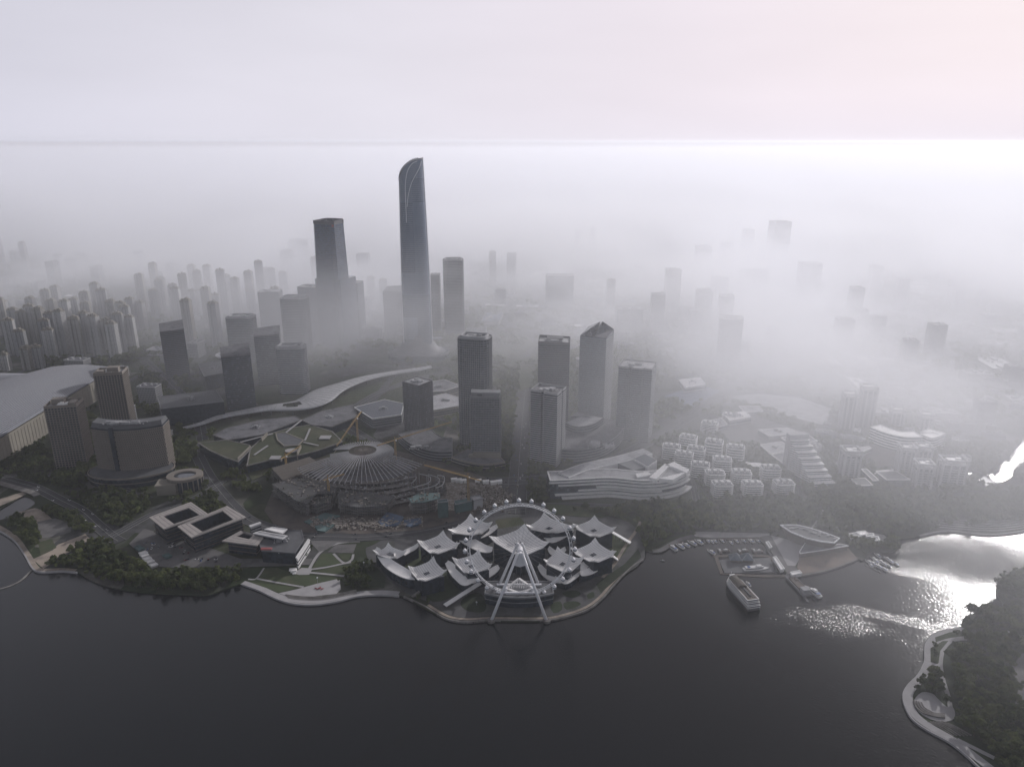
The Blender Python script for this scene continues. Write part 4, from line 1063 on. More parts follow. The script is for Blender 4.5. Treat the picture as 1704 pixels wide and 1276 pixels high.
m.add([(-4, -10.5, hz0 + 3), (4, -10.5, hz0 + 3), (8.5, -10.5, hz0 - 11), (0, -10.5, hz0 - 14), (-8.5, -10.5, hz0 - 11)] + [(-4, -9.3, hz0 + 3), (4, -9.3, hz0 + 3), (8.5, -9.3, hz0 - 11), (0, -9.3, hz0 - 14), (-8.5, -9.3, hz0 - 11)],
      [(4, 3, 2, 1, 0), (5, 6, 7, 8, 9), (0, 1, 6, 5), (1, 2, 7, 6), (2, 3, 8, 7), (3, 4, 9, 8), (4, 0, 5, 9)])
part('leg_gusset', m, 'steel_white', t)
# round boarding hall in front of the wheel
b = gp(864, 1006, GZ)
t = thing('boarding_hall', 'dark round boarding hall under the giant wheel', 'building', (b.x, b.y + 8, GZ))
P = [(60 * (u - .5) * 2 * .62, -6 - 8 * (1 - (2 * u - 1) ** 2)) for u in [i / 16 for i in range(17)]] + [(36, 16), (-36, 16)]
m = MB(); m.prism(P, 0, 13); part('glass_wall', m, 'glass_dark', t)
m = MB(); m.ring(P, 12.2, 14.2, 1, .5); m.ring(P, 6.2, 7, .6, .2); part('floor_band', m, 'grey_wall', t)
m = MB(); m.prism(offset(P, -.8), 13.05, 13.4); part('roof', m, 'dark_roof', t)
m = MB()
for k in range(30): m.bar((-14 + k, -9, 13.4), (-14 + k, 8, 14.8), .35)
m.box(0, -6, 13.4, 46, 2, 1.6); m.box(0, 9, 13.4, 50, 2, 2)
part('boarding_deck', m, 'steel_white', t, stuff=True)
m = MB(); m.tube((-15, -2, 13), (-15, -2, 18), 2.2, n=10); m.tube((15, -2, 13), (15, -2, 18), 2.2, n=10); part('drive_unit', m, 'steel_white', t, stuff=True)

# ------------------------------------------------------------------ arts centre: curved sheet roofs
def wz(x, y, z): return gp(600 + x * .2817, 820 + y * .2817, z)
def sheet_roof(label, back, left, front, right, z=(32, 26, 23, 27), sag=3.5, edge=1.3, wall=0.84, court=None, low=None, group='curved pale roofs of the arts centre'):
    c = [wz(*back, z[0]), wz(*left, z[1]), wz(*front, z[2]), wz(*right, z[3])]
    o = sum(c, Vector()) / 4; o.z = GZ; c = [Vector(((p - o).x * 1.07, (p - o).y * 1.07, (p - o).z)) for p in c]
    t = thing('curved_roof_pavilion', label, 'pavilion', o, 0, group)
    def fn(u, v):
        p = (c[1].lerp(c[0], u)).lerp(c[2].lerp(c[3], u), v)
        q = 4 * u * (1 - u); r = 4 * v * (1 - v)
        cen = (c[0] + c[1] + c[2] + c[3]) / 4
        p = p.lerp(Vector((cen.x, cen.y, p.z)), .05 * ((1 - r) * q + (1 - q) * r))
        p.z -= sag * q * r * .7 + edge * (q + r) * .5 * (2 - .5 * (q + r)) + edge * .3 * (q + r)
        p.z += 2.5 * (max(0, abs(2 * u - 1) - .6) * max(0, abs(2 * v - 1) - .6)) * 9
        return p
    m = MB(); m.patch(fn, 16, 16, 1.3)
    if court:
        m.v = m.v; m.f = [f for f in m.f if not (len(f) == 4 and all(abs(((i % 289) % 17) / 16 - .5) < .22 and abs(((i % 289) // 17) / 16 - .5) < .22 for i in f))]
        zz = fn(.5, .5).z
    part('roof_sheet', m, 'white_roof', t, smooth=False)
    if not court:
        g = MB(); p = fn(.44, .44); 
        for k in range(4):
            a, e = fn(.40 + k * .05, .42), fn(.40 + k * .05, .56); g.bar(a + Vector((0, 0, .25)), e + Vector((0, 0, .25)), 1.1, .3)
        part('skylight', g, 'glass_grey', t, stuff=True)
    s_ = MB()
    for k in range(1, 12):
        pr = None
        for j in range(9):
            p = fn(k / 12, j / 8) + Vector((0, 0, .1))
            if pr: s_.bar(pr, p, .22, .16)
            pr = p
    part('roof_seam', s_, 'light_roof', t, stuff=True)
    mid = sum(c, Vector()) / 4
    P = [((p.x - mid.x) * wall + mid.x, (p.y - mid.y) * wall + mid.y) for p in c]
    w = MB(); w.prism(P, 0, fn(.5, .5).z - 1.5)
    part('glass_wall', w, 'glass_dark', t)
    return t, fn
SR = sheet_roof
SR('arts centre roof at the back left of the wheel with its raised peak', (650, 137), (525, 226), (700, 246), (772, 184))
SR('arts centre roof second from the left, standing alone over lawn', (487, 237), (342, 292), (430, 362), (580, 305))
SR('small arts centre roof with a square court, far left tip', (165, 308), (80, 350), (200, 387), (268, 345), z=(26, 21, 20, 22), sag=2, court=True)
SR('front left arts centre roof above the long curved wing', (430, 390), (287, 445), (355, 523), (503, 465), z=(32, 26, 22, 27))
SR('arts centre roof crossed by the left rim of the wheel', (697, 350), (548, 395), (628, 478), (770, 430), z=(34, 27, 23, 28))
SR('largest arts centre roof, in the middle behind the wheel hub', (967, 200), (770, 270), (945, 372), (1105, 300), z=(42, 34, 30, 36))
SR('arts centre roof at the back right of the wheel', (1085, 130), (985, 200), (1135, 234), (1268, 200), z=(36, 29, 25, 29))
SR('arts centre roof at the far right beside the long ramp', (1382, 147), (1260, 195), (1385, 262), (1502, 213), z=(33, 27, 23, 28))
SR('arts centre roof on the right above the lakeside lawn', (1385, 280), (1250, 340), (1380, 411), (1502, 355), z=(33, 27, 23, 28))
SR('arts centre roof crossed by the right rim of the wheel', (1165, 332), (1088, 405), (1225, 472), (1312, 392), z=(34, 27, 23, 28))
def low_roof(label, pts, w0, z=14, lift=4, group='low sweeping roofs of the arts centre'):
    """a lower sweeping roof: outer line from one tip to the other, band w0 metres wide"""
    q = smooth_line([tuple(wz(x, y, z)) for x, y in pts], 7); o = Vector((q[len(q) // 2][0], q[len(q) // 2][1], GZ)); n = len(q)
    L = [(p[0] - o.x, p[1] - o.y) for p in q]; I_ = offset_line(L, w0)
    t = thing('sweeping_roof', label, 'roof', o, 0, group)
    zz = lambda i: z - GZ + lift * (2 * i / (n - 1) - 1) ** 4
    w = [.25 + .75 * sin(pi * min(1, max(0, i / (n - 1)))) ** .6 for i in range(n)]
    v = []; f = []
    for i in range(n):
        for j in range(5):
            u = j / 4; x = L[i][0] + (I_[i][0] - L[i][0]) * u * w[i]; y = L[i][1] + (I_[i][1] - L[i][1]) * u * w[i]
            v.append((x, y, zz(i) + 3.0 * u ** 2)); v.append((x, y, zz(i) + 3.0 * u ** 2 - 1))
    for i in range(n - 1):
        for j in range(4):
            a = i * 10 + j * 2; f.append((a, a + 2, a + 12, a + 10)); f.append((a + 1, a + 11, a + 13, a + 3))
        a = i * 10; f.append((a, a + 10, a + 11, a + 1)); a += 8; f.append((a, a + 1, a + 11, a + 10))
    m = MB(); m.add(v, f); part('roof_sheet', m, 'white_roof', t)
    m = MB(); 
    Lo = [((L[i][0] * .88 + I_[i][0] * .12), (L[i][1] * .88 + I_[i][1] * .12)) for i in range(n)]
    m.strip([((Lo[i][0] + (I_[i][0] - L[i][0]) * .3 * w[i]), (Lo[i][1] + (I_[i][1] - L[i][1]) * .3 * w[i])) for i in range(n)], [max(1, abs(w0) * .5 * k) for k in w], 0, [zz(i) - .8 for i in range(n)])
    part('glass_wall', m, 'glass_dark', t)
    return t
LR = low_roof
LR('long crescent roof running from the far left tip to the front left roof', [(82, 352), (130, 420), (190, 468), (270, 505), (355, 520)], 13, 15)
LR('low roof joining the far left court to the second roof', [(200, 387), (250, 372), (300, 345), (345, 325)], 5, 16)
LR('low swept roof under the back left arts centre roof', [(570, 215), (640, 255), (720, 262), (812, 216)], 9, 16)
LR('long swept roof running down from the back left roof to the largest roof', [(530, 235), (590, 285), (690, 340), (775, 360)], 14, 13)
LR('low swept roof under the roof crossed by the left rim', [(500, 432), (550, 500), (630, 542), (772, 445)], 14, 14)
LR('swept roof tip pointing right below the left rim roof', [(630, 542), (700, 520), (770, 490), (822, 458)], 10, 11)
LR('low swept roof under the back right arts centre roof', [(1020, 208), (1080, 262), (1142, 290), (1262, 236)], 13, 16)
LR('low swept roof under the roof crossed by the right rim', [(1096, 437), (1160, 500), (1226, 532), (1358, 432)], 15, 12)
LR('low swept roof joining the right rim roof to the right lawn roof', [(1300, 500), (1380, 470), (1450, 420), (1500, 366)], 9, 10)
LR('narrow swept roof left of the right rim roof', [(1045, 450), (1080, 490), (1130, 520), (1200, 540)], 9, 9)
LR('low swept roof below the second roof from the left', [(420, 395), (480, 385), (540, 350), (578, 315)], 6, 13)
LR('narrow swept roof between the largest roof and the right', [(1105, 345), (1130, 365), (1170, 372), (1215, 350)], 8, 14)
def ramp(label, a, b_, w, z0, z1, m_='white_panel'):
    p, q = wz(*a, z0), wz(*b_, z1); o = Vector((p.x, p.y, GZ))
    t = thing('ramp', label, 'ramp', o)
    m = MB(); m.bar((0, 0, z0 - GZ), q - Vector((o.x, o.y, GZ)), w, 1.0); part('deck', m, m_, t)
    m = MB(); d = q - p; n = 5
    for k in range(1, n):
        c = p.lerp(q, k / n) - o; m.box(c.x, c.y, -.2, 1.2, 1.2, max(.5, c.z - .2))
    part('pier', m, 'concrete', t, stuff=True)
ramp('long white footbridge running down to the lake left of the wheel', (498, 664), (705, 532), 5.5, 4, 9)
ramp('thin footbridge at the front left of the arts centre', (305, 612), (480, 490), 3.2, 4, 9, 'concrete')
ramp('white ramp behind the far right arts centre roof', (1595, 295), (1488, 232), 5, 4, 13)
ramp('short white ramp on the right lakeside lawn', (1520, 394), (1488, 372), 5, 3, 8)
# small ribbed gable roof behind the boarding hall
p = [wz(935, 505, 22), wz(862, 562, 17), wz(935, 590, 15), wz(1020, 562, 17)]
o = sum(p, Vector()) / 4; o.z = GZ; p = [x - o for x in p]
t = thing('ribbed_gable_roof', 'small ribbed gable roof framed by the wheel legs', 'roof', o)
for i, j in ((0, 1), (0, 3), (1, 2), (3, 2)):
    m = MB(); m.bar(p[i], p[j], 2.6, 1.2); part('roof_edge', m, 'white_roof', t)
m = MB()
for k in range(1, 16):
    a = p[1].lerp(p[2], k / 16) if k < 0 else p[1].lerp(p[3], k / 16); e = p[0].lerp(p[1], 1 - k / 8) if k <= 8 else p[0].lerp(p[3], (k - 8) / 8)
    m.bar(a, e, .6, .6)
part('rafter', m, 'white_roof', t, stuff=True)
m = MB(); m.prism([(q.x * .85, q.y * .85) for q in p], 0, 13); part('glass_wall', m, 'glass_dark', t)

# ------------------------------------------------------------------ white curved terraced building
def E_(x, y, z): return gp(900 + x * .2582, 740 + y * .2582, z)
t = thing('terraced_building', 'long white curved building with sweeping terrace bands beside the avenue', 'building', (*E_(500, 330, GZ)[:2], GZ))
o = E_(500, 330, GZ)
def EL(pts, z): return smooth_line([(E_(x, y, z).x - o.x, E_(x, y, z).y - o.y) for x, y in pts], 5)
front = [(60, 240), (160, 236), (300, 228), (440, 222), (560, 232), (650, 240), (760, 236), (860, 218), (930, 190), (955, 168)]
Zr = 28
fr = EL(front, Zr)
bk = offset_line(fr, 30)
P = fr + list(reversed(bk))
m = MB(); m.prism(P, 0, Zr); part('glass_wall', m, 'glass_grey', t)
for k in range(6):
    z = 3.4 + k * 4.6
    n = len(fr); g = MB()
    i0, i1 = [(4, n), (2, n - 4), (8, n - 14), (12, n - 2), (3, n), (0, n)][k]
    seg = offset_line(fr, [-6, -3.2, -1.6, -3.8, -1.8, -1.4][k])[i0:i1]
    g.strip(offset_line(seg, 3), 7, z - 2.1, z); part('terrace_band', g, 'white_panel', t)
m = MB(); m.ring(P, Zr, Zr + 1.4, .5, 1.5); part('parapet', m, 'white_panel', t)
m = MB(); m.prism(offset(P, -1.5), Zr, Zr + .5); part('roof', m, 'light_roof', t)
m = MB(); bk2 = EL([(160, 215), (300, 160), (480, 120), (560, 100), (700, 60)], Zr)
m.strip(offset_line(bk2, 4), 22, 0, Zr + 2); part('rear_wing', m, 'white_panel', t)
m = MB(); m.strip(offset_line(bk2, 4), 18, Zr + 2, Zr + 2.5); part('wing_roof', m, 'light_roof', t)
m = MB(); q = [E_(x, y, 34) - o for x, y in ((595, 88), (670, 55), (750, 100), (690, 140))]; m.prism([(a.x, a.y) for a in q], 0, 34 - GZ); part('hall_block', m, 'white_panel', t)
m = MB(); m.prism(offset([(a.x, a.y) for a in q], -1), 34 - GZ, 34.4 - GZ); part('hall_roof', m, 'metal_roof', t)
m = MB(); q = [E_(x, y, 31) - o for x, y in ((495, 118), (595, 88), (690, 140), (600, 165))]; m.prism([(a.x, a.y) for a in q], 0, 31 - GZ); part('hall_block', m, 'grey_wall', t)
for pp, zz in (([(610, 185), (690, 172), (710, 192), (620, 208)], 33), ([(700, 208), (800, 120), (830, 130), (745, 220)], 34), ([(800, 130), (860, 108), (955, 160), (940, 180), (850, 140)], 34), ([(760, 215), (940, 172), (955, 165), (850, 225)], 33)):
    q = [E_(x, y, zz) - o for x, y in pp]; m = MB(); m.prism([(a.x, a.y) for a in q], Zr - 2, zz - GZ); part('roof_terrace', m, 'white_panel', t)
for k in range(3):
    m = MB(); m.bar(E_(60 + k * 30, 240, Zr - 2) - o, E_(95 + k * 10, 320, GZ) - o, 2.4, 4); part('raking_pier', m, 'white_panel', t)

# ------------------------------------------------------------------ white villas
vil = [(1116, 762, 738), (1144, 748, 724), (1137, 775, 752), (1157, 768, 744), (1186, 762, 728), (1222, 768, 738), (1164, 792, 770), (1200, 785, 759), (1188, 806, 785), (1232, 804, 783), (1280, 800, 776), (1200, 824, 802), (1250, 824, 802), (1302, 822, 800), (1180, 718, 702), (1215, 700, 688)]
w_ = 27
po = [(-w_ / 2, -7), (-w_ * .36, -10), (w_ * .36, -10), (w_ / 2, -7), (w_ / 2, 8), (w_ * .3, 11), (-w_ * .3, 11), (-w_ / 2, 8)]
def villa(h):
    t = thing('white_villa', 'low block', 'apartment block', (0, 0, 0), 0, 'low white banded apartment blocks on the right')
    m = MB(); m.prism(po, 0, h); part('glass_wall', m, 'glass_grey', t)
    for k in range(1, int(h / 3.6) + 1):
        m = MB(); m.ring(po, k * 3.6 - 1.5, k * 3.6, 1.3, -.05); part('balcony', m, 'white_panel', t)
    m = MB(); m.prism(offset(po, -1.5), h, h + .5); part('roof', m, 'grey_roof', t)
    m = MB()
    for x in (-9, 0, 9): m.box(x, 1, h + .5, 4.5, 6, 2.6)
    for x in (-12, -5, 4, 12): m.box(x, -5, h + .5, 1.5, 1.5, 1.2)
    part('roof_hut', m, 'white_panel', t, stuff=True)
    return t
vw = ['at the left end of the back row beside the white terraced building', 'behind the left end one, below the lane', 'tucked right behind the white terraced building', 'between two taller ones in the second row',
      'tall one at the back of the middle', 'tall one at the back right near the lawn', 'nearest the rounded end of the terraced building', 'in the centre of the cluster', 'in front of the centre one, left side', 'in front of the centre one, right side',
      'wide one below the white oval canopy', 'front row, leftmost of three', 'front row, middle of three', 'front row, rightmost of three', 'lone one far up by the low yards', 'smallest, furthest inland by the yards']
v0 = villa(21.6)
for i, (x, by, ty) in enumerate(vil):
    b, s, h = at(x, by)
    lab = 'white banded block, ' + vw[i]
    kw = dict(loc=(b.x, b.y, GZ), rot=R([-16, -26, -20, -24, -22, -15, -12, -9, -4, -6, -3, 2, 0, 4, -28, -25][i]), label=lab, scale=(.95, 1, [1, 1.1, 1, 1.1, 1.35, 1.2, .95, 1.05, .95, .9, 1.05, .9, .9, .9, .8, .6][i]))
    if i == 0: v0.location = kw['loc']; v0.rotation_euler = (0, 0, kw['rot']); v0['label'] = lab; v0.scale = kw['scale']
    else: copy_tree(v0, **kw)
b, s, h = at(1252, 778)
t = thing('oval_canopy', 'white oval canopy roof with round holes among the villas', 'canopy', (b.x, b.y, GZ), R(-12))
m = MB(); m.ring([(x - 9, y) for x, y in ngon(8, 18, 7)], 5, 6, 1, 4); part('canopy_ring', m, 'white_panel', t)
m = MB(); m.prism([(x + 6, y) for x, y in ngon(14, 20, 8)], 5, 5.9); part('canopy_disc', m, 'white_panel', t)
m = MB(); m.tube((-9, 6, 0), (-9, 6, 5), .6); m.tube((6, 0, 0), (6, 0, 5), .8); m.tube((15, 2, 0), (15, 2, 5), .6); part('column', m, 'steel_white', t, stuff=True)

# ------------------------------------------------------------------ hazy towers of the right
def G_(x, y, z=GZ): return gp(1320 + x * .2254, 640 + y * .2254, z)
def frame_tower(label, bx, by, ty, wp, dp, rot, name='framed_tower'):
    b = G_(bx, by); s = mpp(b); h = height(b, 640 + ty * .2254) - GZ; w, d = wp * .2254 * s, dp * .2254 * s
    t = thing(name, label, 'tower', (b.x, b.y + d / 2, GZ), R(rot)); P = rect(w, d)
    m = MB(); m.prism(offset(P, -1), 0, h - 6); part('glass_wall', m, 'glass_grey', t)
    m = MB()
    for x in (-1, 1):
        for y in (-1, 1): m.box(x * (w / 2 - 1.5), y * (d / 2 - 1.5), 0, 3, 3, h)
        m.box(x * (w / 2), 0, 0, .8, 2.5, h - 5)
    m.box(-w * .15, -d / 2 + .2, 0, 2.2, 1.6, h - 5); m.box(w * .18, -d / 2 + .2, 0, 2.2, 1.6, h - 5)
    part('frame_pier', m, 'pale_wall', t, stuff=True)
    m = MB(); m.ring(P, h - 2, h + .5, .2, 2.2); m.ring(P, h - 7.5, h - 6, .3, .5); part('frame_beam', m, 'pale_wall', t)
    m = MB(); m.box(0, 0, h - 6, w * .5, d * .5, 4.5); m.box(w * .2, d * .1, h - 6, w * .2, d * .2, 6); part('plant_room', m, 'white_panel', t, stuff=True)
    m = MB()
    for k in range(1, int((h - 7) / 3.8)): m.ring(offset(P, -1), k * 3.8 - 1.3, k * 3.8, .5, -.05)
    part('floor_band', m, 'pale_wall', t, stuff=True)
    m = MB(); m.prism(offset(P, -.5), h - 6, h - 5.7); part('roof', m, 'light_roof', t)
    return t
frame_tower('white framed tower, left one of the pair behind the front two', 838, 655, 470, 110, 100, -10)
frame_tower('white framed tower, right one of the pair behind the front two', 962, 640, 462, 105, 100, -10)
frame_tower('white framed tower in front with stepped square roof', 965, 772, 590, 120, 110, -8)
frame_tower('white framed tower in front, furthest right, with a broad roof frame', 1175, 768, 565, 175, 110, -10)
frame_tower('hazy tower with a bright square roof above the curved crescent block', 775, 330, 190, 95, 90, -16)
frame_tower('hazy tower with a ringed bright roof right above the crescent block', 985, 360, 225, 95, 90, -16)
frame_tower('tall ghostly tower with pale vertical stripes, left of the two', 405, 330, 72, 100, 90, -12)
frame_tower('tall ghostly tower with pale vertical stripes, right of the two', 540, 310, 20, 110, 90, -12)
frame_tower('white tower with striped roof beside the stepped block', 425, 705, 495, 125, 120, -4)
# stepped block
b = G_(240, 775); s = mpp(b)
t = thing('stepped_block', 'pale block stepping down in eight terraces towards the wood', 'apartment block', (b.x, b.y, GZ), R(6))
for k in range(8):
    w = 34; h = 9 + k * 6.3; m = MB(); m.box(-3 - k * 1.8, 6 + k * 8.2, 0, w - k * 1.0, 8.2, h); o2 = part('terrace_step', m, 'glass_grey', t)
    m = MB(); m.box(-3 - k * 1.8, 6 + k * 8.2 - .5, h, w - k + 1.6, 9.4, 1.0)
    for j in range(1, int(h / 3.6)): m.box(-3 - k * 1.8, 6 + k * 8.2 - .3, h - j * 3.6, w - k + 1.2, 9.2, 1.1)
    part('terrace_slab', m, 'white_panel', o2)
m = MB(); m.box(-17, 68, 0, 30, 12, 62); part('rear_block', m, 'pale_wall', t)
curved_block('crescent_block', 'long hazy crescent block with a bright roof edge on the right', [(1445, 735), (1470, 745), (1500, 752), (1530, 752)], 26, 24, 'white_panel', 'glass_grey', 'white_roof')
curved_block('crescent_block', 'hazy rounded block at the right end of the crescent', [(1528, 745), (1548, 752), (1568, 744)], 24, 26, 'white_panel', 'glass_grey', 'white_roof')
def flat(name, label, px, h, wall='pale_wall', roof='light_roof', edge='white_panel', cat='building', plant=0, over=.6):
    q = [gp(x, y, GZ + h) for x, y in px]; o = sum(q, Vector()) / len(q); o.z = GZ; P = [((p - o).x, (p - o).y) for p in q]
    t = thing(name, label, cat, o)
    m = MB(); m.prism(P, 0, h); part('wall', m, wall, t)
    m = MB(); m.ring(P, h - .6, h + .9, over, .6); part('roof_edge', m, edge, t)
    m = MB(); m.prism(offset(P, -.7), h, h + .3); part('roof', m, roof, t)
    if h > 8:
        m = MB()
        for k in range(1, int(h / 4.2)): m.ring(P, k * 4.2, k * 4.2 + 1.8, .15, .1)
        part('window_band', m, 'glass_dark', t, stuff=True)
    if plant: roof_plant(t, 20, 14, h + .3, plant)
    return t
g = lambda pts: [(1320 + x * .2254, 640 + y * .2254) for x, y in pts]
flat('low_block', 'low dark roofed block with bright eaves beside the stepped block', g([(430, 700), (530, 690), (585, 742), (480, 745)]), 9, 'glass_grey', 'dark_roof')
flat('low_block', 'narrow low block with two bright roof edges', g([(505, 625), (540, 622), (630, 705), (590, 710)]), 10, 'glass_grey', 'dark_roof')
flat('low_block', 'broad low dark roof in front of the framed towers', g([(615, 645), (760, 640), (860, 700), (690, 702)]), 11, 'glass_grey', 'dark_roof')
flat('low_block', 'thin bright roofed bar behind the broad low roof', g([(590, 640), (735, 628), (740, 640), (600, 655)]), 8, 'pale_wall', 'white_roof')
flat('low_block', 'long pale roofed block behind the stepped block', g([(480, 470), (560, 455), (575, 470), (500, 500)]), 9)
flat('shore_shed', 'bright roofed shed by the canal mouth', g([(1385, 700), (1410, 680), (1495, 725), (1425, 750)]), 4, 'pale_wall', 'white_roof')
# low yards behind the villas
yards = [((1265, 740), (1300, 735), (1320, 748), (1282, 756)), ((1284, 757), (1320, 750), (1345, 762), (1305, 772)), ((1330, 770), (1352, 765), (1365, 774), (1342, 780)), ((1262, 715), (1310, 712), (1330, 720), (1280, 726)),
         ((1300, 728), (1345, 724), (1360, 734), (1318, 740)), ((1205, 690), (1240, 684), (1250, 694), (1214, 700)), ((1230, 676), (1262, 676), (1270, 684), (1238, 686)), ((1180, 700), (1200, 696), (1210, 706), (1188, 712)), ((1130, 632), (1165, 628), (1175, 640), (1140, 645))]
yl = ['with a bright roof edge nearest the villas', 'with a glinting edge in front of the lane', 'small and white roofed beside the lane', 'with a light roof at the back of the yards', 'long and grey in the middle of the yards', 'left end of the yards by the diagonal road', 'behind the left end, near the pale lot', 'smallest, beside the lone villa', 'with cabins on top beside the blue yard']
for i, q in enumerate(yards): flat('low_shed', 'low school building, ' + yl[i], q, 7 + i % 3 * 2, 'pale_wall', ['light_roof', 'grey_roof', 'white_roof'][i % 3], plant=2)

# ------------------------------------------------------------------ dark pavilions with pale ring roofs
def K(x, y, z): return gp(220 + x * .1878, 800 + y * .1878, z)
def ring_pav(label, outer, inner, z, o=None, floors=5, name='gallery_pavilion'):
    q = [K(x, y, z) for x, y in outer]; o = sum(q, Vector()) / len(q); o.z = GZ
    P = [((p - o).x, (p - o).y) for p in q]; I_ = [((K(x, y, z) - o).x, (K(x, y, z) - o).y) for x, y in inner]
    t = thing(name, label, 'building', o)
    k = len(P); zt = z - GZ
    m = MB(); v = [(x, y, zz) for zz in (zt - 1.6, zt) for Q_ in (P, I_) for x, y in Q_]; f = []
    for i in range(k):
        j = (i + 1) % k
        f += [(i, j, 2 * k + j, 2 * k + i), (3 * k + i, 3 * k + j, k + j, k + i), (2 * k + i, 2 * k + j, 3 * k + j, 3 * k + i), (j, i, k + i, k + j)]
    m.add(v, f); part('ring_roof', m, 'roof_warm', t)
    sm = MB()
    for i in range(k):
        a, c = Vector(P[i]), Vector(P[(i + 1) % k]); a2, c2 = Vector(I_[i]), Vector(I_[(i + 1) % k])
        for u in (.3, .7): sm.bar((*a.lerp(a2, u), zt + .05), (*c.lerp(c2, u), zt + .05), .35, .3)
    part('roof_seam', sm, 'grey_roof', t, stuff=True)
    Ow, Iw = offset(P, -4), offset(I_, .6); m = MB(); v = [(x, y, zz) for zz in (0, zt - 1.7) for Q_ in (Ow, Iw) for x, y in Q_]; f = []
    for i in range(k):
        j = (i + 1) % k
        f += [(i, j, 2 * k + j, 2 * k + i), (3 * k + i, 3 * k + j, k + j, k + i), (2 * k + i, 2 * k + j, 3 * k + j, 3 * k + i)]
    m.add(v, f); part('glass_wall', m, 'glass_dark', t)
    m = MB(); fh = (zt - 1.6) / floors
    for n_ in range(1, floors): m.ring(offset(P, -3.6 + (n_ % 2) * 1.2), n_ * fh - .7, n_ * fh, .3, .2)
    part('floor_band', m, 'timber', t, stuff=True)
    m = MB(); m.prism(offset(I_, .5), 0, zt * .35); part('court_floor', m, 'dark_roof', t)
    return t
mat('roof_warm', (0.34, 0.31, 0.29), .6, .2, .08)
ring_pav('dark glass gallery with a pale square ring roof, left one of the overlapping pair', [(150, 320), (520, 185), (670, 290), (280, 425)], [(275, 310), (500, 235), (600, 300), (370, 380)], 27)
ring_pav('dark glass gallery with a pale square ring roof, right one of the overlapping pair', [(400, 400), (840, 220), (1010, 320), (525, 500)], [(510, 375), (800, 262), (900, 340), (625, 450)], 27)
ring_pav('small dark gallery with a pale open ring roof in front of the pair', [(795, 530), (960, 440), (1170, 490), (1105, 570)], [(920, 490), (985, 455), (1075, 475), (1035, 515)], 20, floors=3)
def KF(name, label, px, h, **kw): return flat(name, label, [(220 + x * .1878, 800 + y * .1878) for x, y in px], h, **kw)
KF('gallery_block', 'dark gallery block with white roof slabs, rightmost of the lakeside galleries', [(1130, 560), (1180, 440), (1500, 440), (1520, 520), (1440, 640), (1150, 620)], 16, wall='glass_dark', roof='dark_roof', edge='dark_wall', plant=5)
KF('roof_pavilion', 'long white flat roof lying over the rightmost gallery', [(1080, 465), (1130, 450), (1370, 490), (1330, 515)], 21, wall='dark_wall', roof='light_roof')
KF('roof_pavilion', 'square white roof at the back of the rightmost gallery', [(1180, 430), (1240, 412), (1370, 430), (1330, 465)], 20, wall='dark_wall', roof='white_roof')
KF('roof_pavilion', 'low white roof with a red painted strip in front of the rightmost gallery', [(1220, 600), (1300, 570), (1480, 560), (1440, 600), (1300, 635)], 15, wall='dark_wall', roof='light_roof')
b = K(1190, 605, 20)
m = MB(); m.box(0, 0, 0, 13, 4, 1.4, R(0)); o_ = part('red_tarpaulin', m, 'red_paint', loc=(b.x, b.y, 20)); tag(o_, 'red tarpaulin strip lying on the rightmost gallery roof', 'tarpaulin')
KF('gallery_wall', 'tall pale wall slab at the right side of the rightmost gallery', [(1560, 520), (1572, 525), (1465, 690), (1452, 680)], 14, wall='white_panel', roof='white_panel', cat='wall')
KF('gallery_wall', 'pale square wall slab behind the right ring roofed gallery', [(1040, 400), (1130, 370), (1138, 376), (1050, 408)], 22, wall='pale_wall', roof='white_panel', cat='wall')
KF('site_cabin', 'teal covered cabin at the left edge of the gallery yard', [(20, 590), (60, 570), (110, 600), (60, 620)], 3, wall='net_green', roof='net_green', edge='net_green', cat='cabin')
KF('site_cabin', 'teal covered store in the middle of the gallery yard', [(270, 660), (320, 645), (350, 665), (300, 680)], 3, wall='net_green', roof='net_green', edge='net_green', cat='cabin')
for i, (x, y) in enumerate([(70, 660), (95, 690), (120, 715), (150, 745), (60, 640)]):
    KF('site_container', 'pale site container at the left edge of the gallery yard, ' + ['second from its inland end', 'third from its inland end', 'fourth from its inland end', 'nearest the lake', 'nearest the teal cabin'][i], [(x, y), (x + 55, y - 18), (x + 75, y - 5), (x + 20, y + 15)], 3, wall='pale_wall', roof='white_roof', cat='container')['group'] = 'site containers by the galleries'

# ------------------------------------------------------------------ green roofed mall and ribbon canopy
def V(x, y, z): return gp(220 + x * .2817, 600 + y * .2817, z)
def vm_(name, label, px, z, m_roof, wall='glass_dark', edge='paving_warm', plant=0, cat='building'):
    return flat(name, label, [(220 + x * .2817, 600 + y * .2817) for x, y in px], z, wall=wall, roof=m_roof, edge=edge, cat=cat, plant=plant, over=1.2)
vm_('green_roof_mall', 'green roofed mall wing with a pointed curved corner, nearest the hotels', [(395, 488), (470, 480), (560, 470), (690, 500), (700, 520), (625, 595), (560, 575), (460, 530)], 16, 'lawn_bright', edge='concrete')
vm_('green_roof_mall', 'green roofed mall wing in the middle with a dark glazed court', [(700, 520), (790, 440), (930, 400), (1050, 380), (1180, 420), (1240, 480), (1100, 530), (980, 560), (800, 590), (680, 620)], 13, 'lawn_bright', edge='concrete')
vm_('green_roof_mall', 'long grey mall wing below the ribbon canopy', [(480, 440), (560, 400), (760, 350), (960, 330), (1000, 350), (760, 440), (560, 470)], 14, 'grey_roof', edge='paving', plant=8)
vm_('green_roof_mall', 'mall wing with terraces right of the ribbon canopy', [(1000, 350), (1120, 300), (1300, 260), (1330, 330), (1180, 390), (1060, 380)], 14, 'grey_roof', edge='paving', plant=6)
